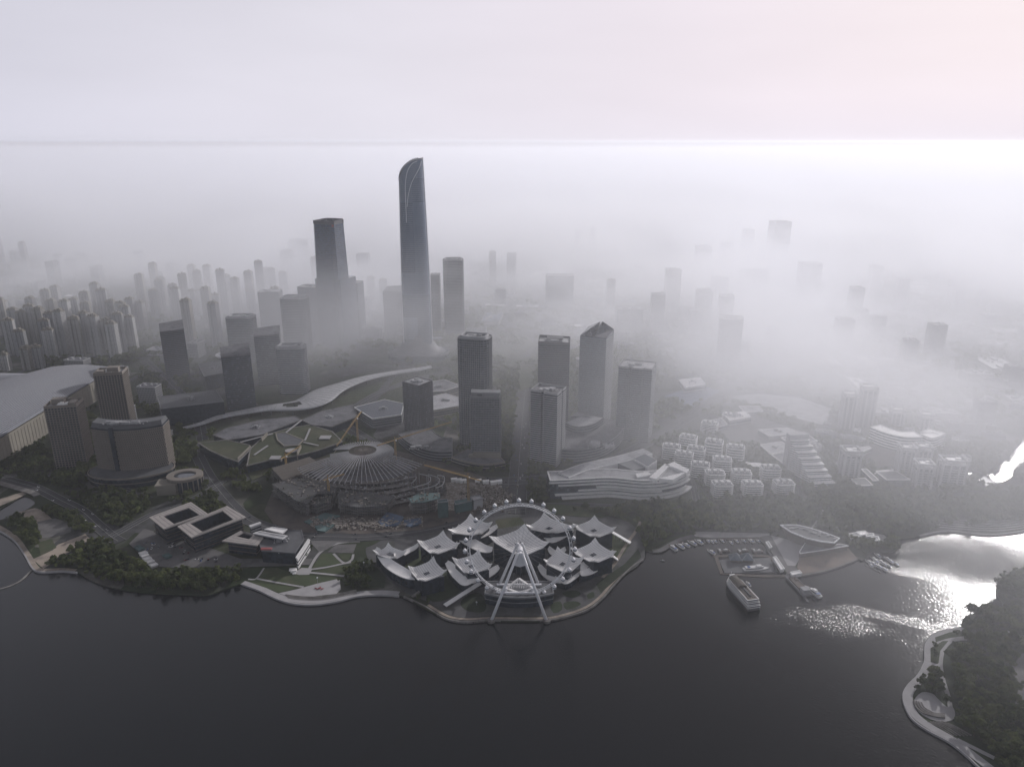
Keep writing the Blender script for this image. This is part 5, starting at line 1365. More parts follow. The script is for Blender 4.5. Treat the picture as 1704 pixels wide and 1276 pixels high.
vm_('glazed_court', 'dark sunken glazed court in the green roofed mall', [(850, 430), (900, 425), (1010, 470), (980, 500), (900, 505), (860, 470)], 14.5, 'dark_roof', edge='cream_wall')
for x, y, r, lab in ((600, 508, 9, 'pale paved circle on the nearest green roof'), (940, 533, 10, 'white round skylight on the middle green roof'), (1140, 455, 9, 'pale square paving on the right green roof'), (845, 575, 8, 'small pale paved patch low on the middle green roof')):
    p = V(x, y, 16); m = MB(); m.prism(ngon(r, 20, r * .8) if 'c' in lab[:12] or 'round' in lab else rect(r * 2, r * 1.6), 0, 1.0); o_ = part('roof_terrace', m, 'pale_paving', loc=(p.x, p.y, 16.2)); tag(o_, lab, 'terrace')
for a, e, lab in (((625, 598), (700, 525), 'bright upright fin wall at the pointed corner of the nearest green roof'), ((765, 480), (800, 445), 'short bright fin wall between the two green roofs'), ((975, 565), (998, 520), 'small bright fin wall beside the round skylight')):
    p, q = V(*a, 14), V(*e, 14); m = MB(); d = q - p; m.box(d.x / 2, d.y / 2, 0, d.length, 1.5, 13, atan2(d.y, d.x)); o_ = part('fin_wall', m, 'cream_wall', loc=(p.x, p.y, 8)); tag(o_, lab, 'wall')
for i, (a, e) in enumerate((((800, 500), (720, 555)), ((830, 430), (640, 480)), ((1050, 400), (1020, 470)), ((905, 425), (1000, 350)), ((520, 470), (600, 505)), ((1010, 480), (1100, 500)))):
    p, q = V(*a, 17), V(*e, 17); d = q - p; m = MB(); m.box(d.x / 2, d.y / 2, 0, d.length, 3, .8, atan2(d.y, d.x)); o_ = part('roof_path', m, 'pale_paving', loc=(p.x, p.y, 14 + 2.2)); tag(o_, 'pale walkway strip crossing the green mall roofs', 'walkway', 'walkways on the green mall roofs')
# ribbon
rp = [(300, 392, 7, 12), (400, 365, 13, 14), (520, 322, 20, 18), (680, 290, 26, 20), (800, 270, 34, 22), (900, 262, 44, 24), (1000, 250, 62, 26), (1080, 222, 66, 28), (1150, 175, 60, 28), (1250, 135, 42, 26), (1380, 95, 30, 24), (1520, 68, 24, 22), (1680, 45, 22, 20), (1760, 30, 18, 18)]
pts = smooth_line([(*V(x, y, z * .62)[:2], z * .62, w * .5) for x, y, w, z in rp], 8)
t = thing('ribbon_canopy', 'long pale S curved ribbon canopy with an oval opening', 'canopy', (pts[50][0], pts[50][1], GZ))
ox, oy = pts[50][0], pts[50][1]
L2 = [(p[0] - ox, p[1] - oy) for p in pts]; m = MB(); v = []; f = []; K2 = 9
for i, p in enumerate(pts):
    a, c = L2[max(i - 1, 0)], L2[min(i + 1, len(L2) - 1)]; dx, dy = c[0] - a[0], c[1] - a[1]; q = hypot(dx, dy); nx, ny = -dy / q, dx / q
    for j in range(K2):
        u = j / (K2 - 1) * 2 - 1; v.append((L2[i][0] + nx * u * p[3], L2[i][1] + ny * u * p[3], p[2] - GZ - 2.6 * u * u)); v.append((L2[i][0] + nx * u * p[3], L2[i][1] + ny * u * p[3], p[2] - GZ - 2.6 * u * u - 1.2))
for i in range(len(pts) - 1):
    for j in range(K2 - 1):
        hole = 39 <= i <= 47 and j in (3, 4, 5) or 41 <= i <= 45 and j in (2, 3, 4, 5)
        if hole: continue
        a = (i * K2 + j) * 2; e = ((i + 1) * K2 + j) * 2; f += [(a, a + 2, e + 2, e), (a + 1, e + 1, e + 3, a + 3)]
    for j in (0, K2 - 1):
        a = (i * K2 + j) * 2; e = ((i + 1) * K2 + j) * 2; f.append((a, e, e + 1, a + 1) if j == 0 else (a, a + 1, e + 1, e))
m.add(v, f); part('roof_sheet', m, 'pale_wall', t, smooth=True)
m = MB()
for i in range(0, len(pts), 2):
    A_, B_ = (i * K2) * 2, (i * K2 + K2 - 1) * 2
    if 38 <= i <= 48: continue
    pr = None
    for j in range(K2):
        p = Vector(v[(i * K2 + j) * 2]) + Vector((0, 0, .15))
        if pr: m.bar(pr, p, .35, .3)
        pr = p
part('roof_seam', m, 'grey_wall', t, stuff=True)
m = MB()
for i in range(4, len(pts), 5):
    for j in (1, K2 - 2):
        p = v[(i * K2 + j) * 2]; m.box(p[0], p[1], 0, 1.2, 1.2, p[2] - 1)
part('column', m, 'dark_wall', t, stuff=True)
# flat pale roofs right of the mall
flat('flat_roof_hall', 'pale blue grey flat roof hall beside the short brown tower', [(590, 678), (640, 665), (672, 672), (668, 690), (620, 697)], 18, 'grey_wall', 'metal_roof', cat='hall', plant=4)
flat('flat_roof_hall', 'pale flat roofed block with cream wall right of the short brown tower', [(716, 660), (742, 655), (764, 662), (764, 675), (722, 682)], 16, 'cream_wall', 'light_roof', cat='hall', plant=5)
flat('flat_roof_hall', 'cluttered flat roof behind the short brown tower', [(690, 640), (740, 632), (766, 642), (740, 650), (706, 652)], 13, 'cream_wall', 'grey_roof', cat='hall', plant=6)
flat('wide_slab_block', 'wide dark office slab behind the curved hotel', [(262, 660), (360, 650), (372, 668), (268, 680)], 34, 'glass_dark', 'dark_roof', 'grey_wall', plant=6)
flat('wide_slab_block', 'low terraced office blocks above the wide dark slab', [(330, 606), (372, 600), (384, 618), (340, 626)], 30, 'glass_dark', 'dark_roof', 'grey_wall', plant=3)
b = gp(377, 590, 25); m = MB(); m.ring(ngon(22, 24), 0, 3, 2, 6); t = thing('ring_roof_pavilion', 'round pavilion with a white ring roof left of the sloping tower', 'pavilion', (b.x, b.y, GZ)); part('ring_roof', m, 'white_panel', t, loc=(0, 0, 22)); m = MB(); m.prism(ngon(17, 20), 0, 23); part('wall', m, 'glass_grey', t)

# ------------------------------------------------------------------ building site
def S(x, y, z): return gp(430 + x * .2524, 720 + y * .2524, z)
cz = 34
cen = S(690, 130, cz)
t = thing('lattice_dome_roof', 'half built fan shaped roof of radiating beams on the building site', 'roof under construction', (cen.x, cen.y, GZ))
m = MB(); ribs = 0
def dome(a, r):
    zc_ = cz - GZ + 5 - 16 * (r / 115) ** 2
    return Vector((r * 1.05 * cos(a), r * .95 * sin(a) - 14 * (r / 115), zc_))
nr = 72
for k in range(nr):
    a = R(-170) + R(340) * k / nr - R(90) * 0
    r1 = 92 if -160 < math.degrees(a) < -10 else 46
    pr = None
    for j in range(7):
        p = dome(a, 20 + (r1 - 20) * j / 6)
        if pr: m.bar(pr, p, .85, .8)
        pr = p
part('radial_beam', m, 'pale_wall', t, stuff=True)
m = MB()
for r in (20, 40, 58, 76, 92):
    for k in range(100):
        a, e = 2 * pi * k / 100, 2 * pi * (k + 1) / 100
        dd = math.degrees(a); dd = dd - 360 if dd > 180 else dd
        if r > 48 and not -160 < dd < -10: continue
        m.bar(dome(a, r), dome(e, r), .4, .6)
part('ring_beam', m, 'beige_stone', t, stuff=True)
m = MB()
for k in range(30):
    a, e = 2 * pi * k / 30, 2 * pi * (k + 1) / 30; p, q = dome(a, 19), dome(e, 19); c = Vector((0, 0, cz - GZ + 5)); m.bar(p, c + (p - c) * .1, .4)
    for r in (6, 12): m.bar(dome(a, r), dome(e, r), .4)
part('crown_net', m, 'beige_stone', t, stuff=True)
m = MB()
for k in range(26):
    a = R(-160) + R(150) * k / 25
    for r in (50, 88): p = dome(a, r); m.box(p.x, p.y, 0, 1.3, 1.3, p.z)
    p = dome(a, 30); m.box(p.x, p.y, 0, 1.5, 1.5, p.z)
part('column', m, 'concrete', t, stuff=True)
m = MB(); P = [(dome(R(-160 + 150 * k / 20), 84).x, dome(R(-160 + 150 * k / 20), 84).y) for k in range(21)] + [(60, 5), (-60, 5)]
for z in (6, 12, 18): m.prism([(x * (1 - z * .006), y * (1 - z * .006)) for x, y in P], z, z + .8)
part('floor_slab', m, 'dark_wall', t)
# left lattice wing and raw floors
def raw_block(label, px, floors, fh=5.0, deck='concrete', name='concrete_shell', mess=30, slabw='concrete'):
    h = floors * fh; q = [S(x, y, GZ + h) for x, y in px]; o = sum(q, Vector()) / len(q); o.z = GZ; P = [((p - o).x, (p - o).y) for p in q]
    t = thing(name, label, 'building shell', o)
    for k in range(floors):
        m = MB(); s_ = 1 + .015 * (floors - k) * (1 if k % 2 else -.4); m.prism([(x * s_, y * s_) for x, y in P], (k + 1) * fh - .6, (k + 1) * fh); part('floor_slab', m, slabw if k < floors - 1 else (deck if deck != 'concrete' else 'paving_dark'), t)
    m = MB(); xs = [p[0] for p in P]; ys = [p[1] for p in P]; x = min(xs)
    while x < max(xs):
        y = min(ys)
        while y < max(ys):
            if inside((x, y), P): m.box(x, y, 0, 1.1, 1.1, h)
            y += 9
        x += 9
    part('column', m, 'concrete', t, stuff=True)
    m = MB(); Pi = offset(P, -5); m.prism(Pi, 0, h - .7); part('core_wall', m, 'dark_wall', t)
    m = MB()
    for _ in range(mess):
        for _t in range(20):
            x, y = random.uniform(min(xs), max(xs)), random.uniform(min(ys), max(ys))
            if inside((x, y), P): break
        m.box(x, y, h, random.uniform(.6, 5), random.uniform(.4, 2.5), random.uniform(.3, 2.2), random.uniform(0, 3))
        if _ % 4 == 0: m.bar((x, y, h), (x + random.uniform(-1, 1), y, h + random.uniform(3, 6)), .3)
    part('site_material', m, 'rubble', t, stuff=True)
    sc_ = MB(); n = len(P)
    for i in range(n):
        a, c = Vector(P[i]), Vector(P[(i + 1) % n]); L = (c - a).length; mm = max(1, int(L / 3.2))
        e = (c - a).normalized(); nn = Vector((e.y, -e.x)) * 1.6
        for j in range(mm + 1):
            p = a.lerp(c, j / mm) + nn; sc_.bar((p.x, p.y, 0), (p.x, p.y, h + 1.6), .16)
        for k in range(1, int(h / 2.4)): sc_.bar((*(a + nn), k * 2.4), (*(c + nn), k * 2.4), .14)
    part('scaffolding', sc_, 'steel_grey', t, stuff=True)
    return t
raw_block('raw concrete shell with scaffolding, left side of the building site', [(90, 340), (240, 300), (380, 310), (520, 360), (500, 400), (380, 400), (320, 470), (240, 440)], 4, mess=60)
raw_block('stepped raw concrete shell in front of the left one', [(330, 400), (440, 380), (500, 410), (480, 450), (380, 480), (320, 470)], 3, mess=30)
raw_block('low raw floors in the middle of the building site', [(520, 400), (640, 380), (800, 390), (900, 420), (840, 480), (650, 490), (530, 470)], 3, mess=60)
raw_block('raw concrete shell with teal netting on top, right side of the building site', [(990, 430), (1060, 400), (1190, 395), (1200, 430), (1100, 455), (1010, 460)], 4, deck='net_green', mess=24)
raw_block('low curved raw floors right of the fan roof', [(900, 330), (1100, 350), (1220, 290), (1240, 380), (1100, 390), (960, 380)], 2, mess=50)
raw_block('rear raw wing with bare beams left of the fan roof', [(90, 230), (330, 160), (440, 220), (330, 290), (160, 310)], 3, mess=20)
t = thing('lattice_wing_roof', 'slatted lattice roof wing left of the fan shaped roof', 'roof under construction', (*S(270, 230, 20)[:2], GZ)); o = S(270, 230, GZ)
q = [S(x, y, 22) - Vector((t.location.x, t.location.y, GZ)) for x, y in ((92, 235), (335, 160), (438, 222), (165, 312))]
m = MB()
for k in range(46):
    u = k / 45; m.bar(q[0].lerp(q[1], u), q[3].lerp(q[2], u), .7, .8)
for k in range(6):
    u = k / 5; m.bar(q[0].lerp(q[3], u) + Vector((0, 0, -.9)), q[1].lerp(q[2], u) + Vector((0, 0, -.9)), .8, .8)
part('roof_beam', m, 'beige_stone', t, stuff=True)
m = MB()
for u in (0, .25, .5, .75, 1):
    for w in (0, .5, 1): p = q[0].lerp(q[1], u).lerp(q[3].lerp(q[2], u), w); m.box(p.x, p.y, 0, 1, 1, p.z - 1.2)
part('column', m, 'concrete', t, stuff=True)
for lab, pts in (('curved hoop beams at the right of the fan roof', [((1060, 270 + 0), (1130, 290), (1120, 330), (1020, 360)), ((1120, 275), (1190, 300), (1170, 345), (1060, 375)), ((1180, 280), (1225, 290), (1215, 340), (1170, 365)), ((960, 300), (1040, 290), (1010, 330), (930, 345))]),):
    for i, pp in enumerate(pts):
        c = [S(x, y, 18) for x, y in pp]; o = Vector((c[0].x, c[0].y, GZ)); m = MB(); l3 = smooth_line([tuple(p - o) for p in c], 6)
        for a, e in zip(l3, l3[1:]): m.bar(a, e, 1, 1)
        for p in l3[::4]: m.box(p[0], p[1], 0, .8, .8, p[2])
        tt = part('hoop_beam', m, 'pale_wall', loc=o); tag(tt, 'pale curved hoop beam right of the fan shaped roof', 'beam', 'hoop beams on the building site')
nets = [((300, 585), (440, 530), (540, 545), (460, 580), (340, 600), 'net_green', 'teal netting sheet at the front left of the building site'), ((790, 590), (850, 520), (960, 560), (930, 610), (820, 620), 'net_blue', 'blue netting and cabins at the front middle of the building site'),
        ((370, 620), (450, 590), (500, 610), (440, 650), (390, 650), 'net_green', 'teal covered heap at the front of the building site'), ((960, 580), (1070, 565), (1075, 600), (1000, 620), (960, 610), 'net_blue', 'grey blue sheeted strip at the front right of the site')]
for n_ in nets:
    q = [S(x, y, GZ + 2) for x, y in n_[:5]]; o = sum(q, Vector()) / 5; m = MB(); P = [((p - o).x, (p - o).y) for p in q]; m.prism(P, 0, [1 + random.random() * 3 for _ in P]); oo = part('site_netting', m, n_[5], loc=(o.x, o.y, GZ + .2)); tag(oo, n_[6], 'netting')
for lab, px, h, mm in (('tall teal sheeted tower at the right of the building site', [(1180, 445), (1245, 440), (1250, 455), (1185, 462)], 24, 'net_green'), ('teal sheeted box near the orange heap', [(1290, 450), (1400, 430), (1410, 450), (1300, 475)], 14, 'net_green'), ('grey sheeted box in front of the right crane', [(1400, 425), (1460, 415), (1480, 435), (1420, 450)], 14, 'pale_wall')):
    q = [S(x, y, GZ + h) for x, y in px]; o = sum(q, Vector()) / 4; o.z = GZ; m = MB(); m.prism([((p - o).x, (p - o).y) for p in q], 0, h); tt = thing('sheeted_scaffold', lab, 'scaffold', o); part('sheeting', m, mm, tt)
    m = MB(); m.ring([((p - o).x, (p - o).y) for p in q], h, h + 1.2, .3, .2); part('guard_rail', m, 'steel_grey', tt)
m = MB()
for _ in range(700):
    x, y = random.gauss(1500, 70), random.gauss(435, 38); p = S(x, y, GZ); m.box(p.x, p.y, GZ, random.uniform(1, 5), random.uniform(.6, 3), random.uniform(.5, 5), random.uniform(0, 3))
oo = part('building_material', m, 'rubble', stuff=True); oo['label'] = 'heaped planks, forms and rubble by the avenue'; oo['category'] = 'rubble'
m = MB()
for _ in range(900):
    x = random.uniform(350, 1080); y = 610 + random.gauss(0, 16) - abs(x - 700) * .05; p = S(x, y, GZ); m.box(p.x, p.y, GZ, random.uniform(1, 5), random.uniform(.6, 3), random.uniform(.4, 3.5), random.uniform(0, 3))
oo = part('building_material', m, 'rubble', stuff=True); oo['label'] = 'scattered material along the front of the building site'; oo['category'] = 'rubble'
cabin = None
for i, (x, y) in enumerate([(1290, 322), (1320, 326), (1350, 330), (1450, 330), (1500, 336), (1550, 340), (1585, 335)]):
    p = S(x, y, GZ)
    if cabin is None:
        cabin = thing('site_hut', 'white site hut in the row behind the heaped material', 'hut', (p.x, p.y, GZ), R(10), 'row of white site huts')
        m = MB(); m.box(0, 0, 0, 9, 6, 5.2); part('wall', m, 'white_panel', cabin); m = MB(); m.prism([(-4.8, -3.3), (4.8, -3.3), (4.8, 3.3), (-4.8, 3.3)], 5.2, 6.4, top=[(-4.8, -.3), (4.8, -.3), (4.8, .3), (-4.8, .3)]); part('roof', m, 'white_roof', cabin)
    else: copy_tree(cabin, loc=(p.x, p.y, GZ), rot=R(10 + i))
# layered raw terraces in front of the fan roof
tl_ = ['uppermost', 'second', 'third', 'fourth', 'lowest']
for k in range(5):
    px = [(500 - k * 18, 300 + k * 34), (600, 316 + k * 37), (740, 324 + k * 39), (880, 312 + k * 37), (985 + k * 14, 290 + k * 33)]
    l3 = smooth_line([tuple(S(x, y, 24 - k * 4.2))[:2] for x, y in px], 6); o = l3[len(l3) // 2]; l3 = [(x - o[0], y - o[1]) for x, y in l3]; z = 22 - k * 4.2
    t = thing('raw_terrace', tl_[k] + ' of the curved raw concrete terraces before the fan shaped roof', 'terrace', (o[0], o[1], GZ)); m = MB(); m.strip(l3, 11, z - .7, z); part('floor_slab', m, 'concrete', t)
    m = MB()
    for p in l3[::2]:
        for dy in (-4, 4): m.box(p[0], p[1] + dy, 0, .9, .9, z - .7)
    part('column', m, 'concrete', t, stuff=True)
    m = MB(); e_ = offset_line(l3, -5.6 if l3[0][0] < l3[-1][0] else 5.6)
    for a, b2_ in zip(e_, e_[1:]): m.bar((*a, z + 1.2), (*b2_, z + 1.2), .2); m.bar((*a, z - .2), (*a, z + 1.4), .18)
    for _ in range(26): p = random.choice(l3); m.box(p[0] + random.uniform(-6, 6), p[1] + random.uniform(-3, 3), z, random.uniform(.8, 4), random.uniform(.5, 2), random.uniform(.3, 2), random.uniform(0, 3))
    part('guard_rail', m, 'light_roof', t, stuff=True)
# tower cranes
def crane(label, bx, by, ty, jib_px, back=.28):
    b = gp(bx, by, GZ); h = height(b, ty) - GZ; t = thing('tower_crane', label, 'crane', (b.x, b.y, GZ))
    m = MB(); s_ = 1.1
    for x in (-s_, s_):
        for y in (-s_, s_): m.bar((x, y, 0), (x, y, h), .38)
    n = int(h / 2.6)
    for k in range(n):
        z0, z1 = k * h / n, (k + 1) * h / n
        for a, e in (((-s_, -s_), (s_, -s_)), ((s_, -s_), (s_, s_)), ((s_, s_), (-s_, s_)), ((-s_, s_), (-s_, -s_))):
            m.bar((*a, z0), (*e, z1), .22)
    part('mast', m, 'crane_yellow', t)
    q = gp(jib_px[0], jib_px[1], GZ + h + 1) - Vector((b.x, b.y, GZ)); q.z = h + 1; d = Vector((q.x, q.y, 0)); L = d.length; d.normalize()
    m = MB(); up = Vector((0, 0, 2)); sd_ = Vector((-d.y, d.x, 0))
    n = int(L / 3)
    for sg_ in (-.8, .8): m.bar(sd_ * sg_ + Vector((0, 0, h + 1)), q + sd_ * sg_, .35)
    m.bar(Vector((0, 0, h + 3)), q + Vector((0, 0, 1)), .35)
    for k in range(n):
        a = d * (L * k / n); e = d * (L * (k + 1) / n); 
        m.bar(a + sd_ * .8 + Vector((0, 0, h + 1)), e + Vector((0, 0, h + 2.6)), .2); m.bar(a - sd_ * .8 + Vector((0, 0, h + 1)), e + Vector((0, 0, h + 2.6)), .2)
    part('jib', m, 'crane_yellow', t)
    m = MB(); m.bar(Vector((0, 0, h + 1)), -d * (L * back) + Vector((0, 0, h + 1)), 1.6, .8); part('counter_jib', m, 'crane_yellow', t)
    m = MB(); c = -d * (L * back); m.box(c.x, c.y, h - 2, 3, 3, 3.2); part('counterweight', m, 'concrete', t)
    m = MB(); m.bar((0, 0, h), (0, 0, h + 7), .7); m.bar((0, 0, h + 7), d * L * .6 + Vector((0, 0, h + 2.6)), .14); m.bar((0, 0, h + 7), -d * L * back * .9 + Vector((0, 0, h + 1.4)), .14); part('tower_head', m, 'crane_yellow', t)
    m = MB(); m.box(1.8, 0, h - .6, 1.8, 1.8, 2.2); part('cab', m, 'white_panel', t)
crane('yellow tower crane at the back with its long jib rising to the right', 659, 768, 733, (752, 702))
crane('yellow tower crane in front of the striped rubble with a long jib to the left', 780, 848, 795, (706, 774))
crane('yellow tower crane beside the left lattice wing', 478, 790, 760, (500, 742))
crane('yellow tower crane over the left concrete shell', 549, 838, 798, (573, 789))
crane('yellow tower crane behind the fan shaped roof', 596, 738, 697, (560, 742))

# ------------------------------------------------------------------ boat shaped building, marina, ships
q = [Q([(x, y)])[0] for x, y in ((865, 128), (970, 128), (1050, 146), (1150, 178), (1240, 212), (1205, 242), (1120, 232), (1030, 212), (930, 172))]
qq = [gp(x, y, 17) for x, y in q]; o = sum(qq, Vector()) / 9; o.z = GZ; P = [((p - o).x, (p - o).y) for p in qq]
t = thing('boat_shaped_building', 'brown boat shaped building with a thin white roof rim behind the beach', 'building', o)
m = MB(); m.prism(offset(P, -6), 0, 15.4, top=offset(P, -.8)); part('wall', m, 'timber', t)
m = MB(); m.ring(P, 15, 16.6, .3, 1.0); part('roof_rim', m, 'steel_white', t)
m = MB(); m.prism(offset(P, -1.1), 15.4, 15.8); part('roof', m, 'dark_roof', t)
m = MB()
for k in range(16):
    u = k / 15; x = P[0][0] * (1 - u) * .8 + P[4][0] * u * .8; y = P[0][1] * (1 - u) * .8 + P[4][1] * u * .8; m.box(x, y + random.uniform(-5, 6), 15.8, random.uniform(1.5, 5), random.uniform(1.5, 3), random.uniform(.6, 1.8), R(-12))
part('roof_hut', m, 'light_roof', t, stuff=True)
P2 = offset(P, -5); m = MB()
for i in range(len(P2)):
    a, e = Vector(P2[i]), Vector(P2[(i + 1) % len(P2)]); n = int((e - a).length / 2.5)
    A2, E2 = Vector(offset(P, -.5)[i]), Vector(offset(P, -.5)[(i + 1) % len(P2)])
    for j in range(n): m.bar((*a.lerp(e, j / n), 0), (*A2.lerp(E2, j / n), 15.2), .5, .6)
part('wall_slat', m, 'timber', t, stuff=True)
q = [gp(*Q([(x, y)])[0], 7) for x, y in ((985, 300), (1020, 245), (1150, 268), (1240, 250), (1290, 262), (1130, 290), (990, 310))]; o = sum(q, Vector()) / 7; o.z = GZ
t = thing('beach_hall', 'low dark hall with white roof rim on the beach side', 'building', o); P = [((p - o).x, (p - o).y) for p in q]
m = MB(); m.prism(P, 0, 6.2); part('wall', m, 'timber', t); m = MB(); m.ring(P, 6.0, 7, .4, .4); part('roof_rim', m, 'steel_white', t); m = MB(); m.prism(offset(P, -.5), 6.2, 6.5); part('roof', m, 'grey_roof', t)
def flat_q(name, label, px, z, wall, roof, cat):
    return flat(name, label, Q(px), z, wall=wall, roof=roof, cat=cat)
flat_q('pier_hall', 'long white roofed hall on the marina pier', [(820, 330), (838, 326), (890, 402), (868, 408)], 4, 'white_panel', 'white_roof', 'hall')
flat_q('pier_hall', 'small pale roof at the inland half of the pier', [(775, 235), (790, 232), (812, 265), (796, 270)], 3.4, 'pale_wall', 'light_roof', 'hall')
flat_q('pier_kiosk', 'small white kiosk at the lake end of the pier', [(930, 425), (985, 415), (1000, 430), (940, 442)], 4, 'white_panel', 'white_roof', 'kiosk')
def dock(label, pts, w=2.6, piles=True, name='pontoon', cat='pontoon', group=None):
    l3 = spx(Q(pts), .6); o = l3[0]; l3 = [(x - o[0], y - o[1]) for x, y in l3]
    t = thing(name, label, cat, (o[0], o[1], 0), 0, group); m = MB(); m.strip(l3, w, .1, .75); part('deck', m, 'timber' if w > 3.2 else 'paving', t)
    m = MB()
    for a, e in zip(l3, l3[1:]):
        n = max(1, int(hypot(e[0] - a[0], e[1] - a[1]) / 9))
        for k in range(n + 1):
            x, y = a[0] + (e[0] - a[0]) * k / n, a[1] + (e[1] - a[1]) * k / n; m.tube((x + w * .4, y + w * .4, -2), (x + w * .4, y + w * .4, 2.2), .28, n=6)
    part('pile', m, 'timber', t, stuff=True); return t
dock('brown timber pontoon curving along the marina quay', [(150, 262), (250, 225), (350, 214), (480, 213), (620, 213), (740, 213)], 4)
dock('long timber pontoon frame round the dock basin', [(460, 325), (497, 432), (620, 440), (760, 447), (925, 447)], 4.5)
dock('timber pontoon across the middle of the marina', [(440, 322), (560, 320), (690, 318), (790, 322), (820, 345)], 4)
dock('grey gangway running beside the pier', [(755, 225), (800, 300), (860, 400)], 2.5)
dock('short grey pontoon left of the quay', [(40, 278), (90, 300), (160, 258)], 2.5)
for i, x in enumerate(range(380, 741, 45)):
    dock('small finger pontoon off the curving timber pontoon', [(x, 214), (x + 12, 240)], 1.4, group='finger pontoons along the marina quay')
q = [gp(*Q([(x, y)])[0], 1.5) for x, y in ((480, 345), (800, 330), (830, 420), (515, 428))]; o = sum(q, Vector()) / 4; m = MB(); m.prism([((p - o).x, (p - o).y) for p in q], 0, 1.1)
oo = part('dock_barge', m, 'dark_roof', loc=(o.x, o.y, .2)); tag(oo, 'wide dark floating platform inside the dock basin', 'platform')
for lab, x, y in (('left peaked glass roof on the floating platform', 580, 345), ('right peaked glass roof on the floating platform', 655, 345)):
    p = gp(*Q([(x, y)])[0], 1.6); t = thing('peaked_pavilion', lab, 'pavilion', (p.x, p.y, 1.3), R(-6)); m = MB(); P = rect(15, 13)
    m.prism(P, 3, 10, top=[(x_ * .08, y_ * .08) for x_, y_ in P]); part('roof', m, 'glass_pale', t); m = MB(); m.prism(offset(P, -1.5), 0, 3.2); part('wall', m, 'timber', t)
    m = MB()
    for cx_, cy_ in P: m.bar((cx_, cy_, 3.1), (0, 0, 10.2), .4)
    part('roof_rib', m, 'pale_wall', t)
def hullpoly(L, W): return [(-W / 2 * .85, -L / 2), (W / 2 * .85, -L / 2), (W / 2, -L * .2), (W / 2, L * .15), (W * .34, L * .34), (0, L / 2), (-W * .34, L * .34), (-W / 2, L * .15), (-W / 2, -L * .2)]
def make_yacht(label, L=14, W=4.2, hull='white_panel', canopy='blue_paint', flybridge=True):
    t = thing('motor_yacht', label, 'boat', (0, 0, 0)); P = hullpoly(L, W)
    m = MB(); m.prism([(x * .8, y * .94) for x, y in P], -.4, 1.5, top=P); part('hull', m, hull, t)
    m = MB(); m.prism([(x * .7, y * .9) for x, y in P], 1.51, 1.58); part('deck', m, 'timber', t)
    m = MB(); m.prism([(x * .68, y * .52 - L * .04) for x, y in P], 1.55, 3.0, top=[(x * .6, y * .42 - L * .06) for x, y in P]); part('cabin', m, 'white_panel', t)
    m = MB(); m.ring([(x * .66, y * .5 - L * .04) for x, y in P], 2.0, 2.6, .12, .05); part('window_band', m, 'glass_dark', t)
    if flybridge: m = MB(); m.box(0, -L * .12, 3.0, W * .5, L * .2, .9); part('flybridge', m, 'white_panel', t)
    m = MB(); m.box(0, -L * .33, 2.6, W * .7, L * .2, .15); part('awning', m, canopy, t)
    return t
ylab = [('leftmost of the white motor yachts moored along the quay', 1118, 912, 18), ('second white motor yacht from the left along the quay', 1131, 909, 16), ('small yacht third from the left along the quay', 1141, 907, 13), ('white yacht fourth from the left along the quay', 1151, 904, 15), ('white yacht fifth from the left, before the gap in the quay row', 1162, 902, 15)]
y0 = None
for lab, x, y, L in ylab:
    p = gp(x, y, 0)
    if y0 is None: y0 = make_yacht(lab, 15, 4.4); y0.location = (p.x, p.y, .1); y0.rotation_euler = (0, 0, R(145 + 0)); y0.scale = (L / 15,) * 3; y0['group'] = 'yachts along the marina quay'
    else: copy_tree(y0, loc=(p.x, p.y, .1), rot=R(30 + random.uniform(-6, 6)), label=lab, scale=L / 15)
y0.rotation_euler = (0, 0, R(32))
for lab, x, y, L, r in (('small white boat alone left of the middle of the quay pontoon', 1184, 901, 10, 15), ('small white boat alone at the middle of the quay pontoon', 1216, 903, 10, 12), ('white boat at the left tip of the middle pontoon', 1183, 919, 14, 30), ('small white tender tied beside the big tour ship', 1245, 972, 11, 8),
                        ('white service boat at the stern side of the dark barge', 1352, 986, 24, 22)):
    p = gp(x, y, 0); copy_tree(y0, loc=(p.x, p.y, .1), rot=R(r), label=lab, scale=L / 15, group='')
for k, (x, y) in enumerate(((1197, 917), (1206, 917), (1230, 918), (1237, 917), (1254, 917), (1261, 918))):
    p = gp(x, y, 0); c = copy_tree(y0, loc=(p.x, p.y, .1), rot=R(90 if k % 2 else 5), label='brown canopied launch, ' + ['far left end', 'second', 'left one of the middle pair', 'right one of the middle pair', 'left one of the end pair', 'far right end'][k] + ' of the middle pontoon row', scale=.85, group='launches on the middle pontoon')
    for ch in c.children:
        if ch.name.startswith(('hull', 'awning')): ch.data = ch.data.copy(); ch.data.materials[0] = MAT['timber']
fb_ = ['first', 'second', 'third', 'fourth', 'fifth', 'sixth', 'seventh', 'eighth']
for i, x in enumerate(range(402, 735, 45)):
    if i in (3,): continue
    p = gp(*Q([(x + 6, 228)])[0], 0); copy_tree(y0, loc=(p.x, p.y, .1), rot=R(18 + random.uniform(-5, 5)), label='small boat beside the %s finger pontoon counted from the left' % fb_[i], scale=random.uniform(.5, .75), group='small boats between the finger pontoons')
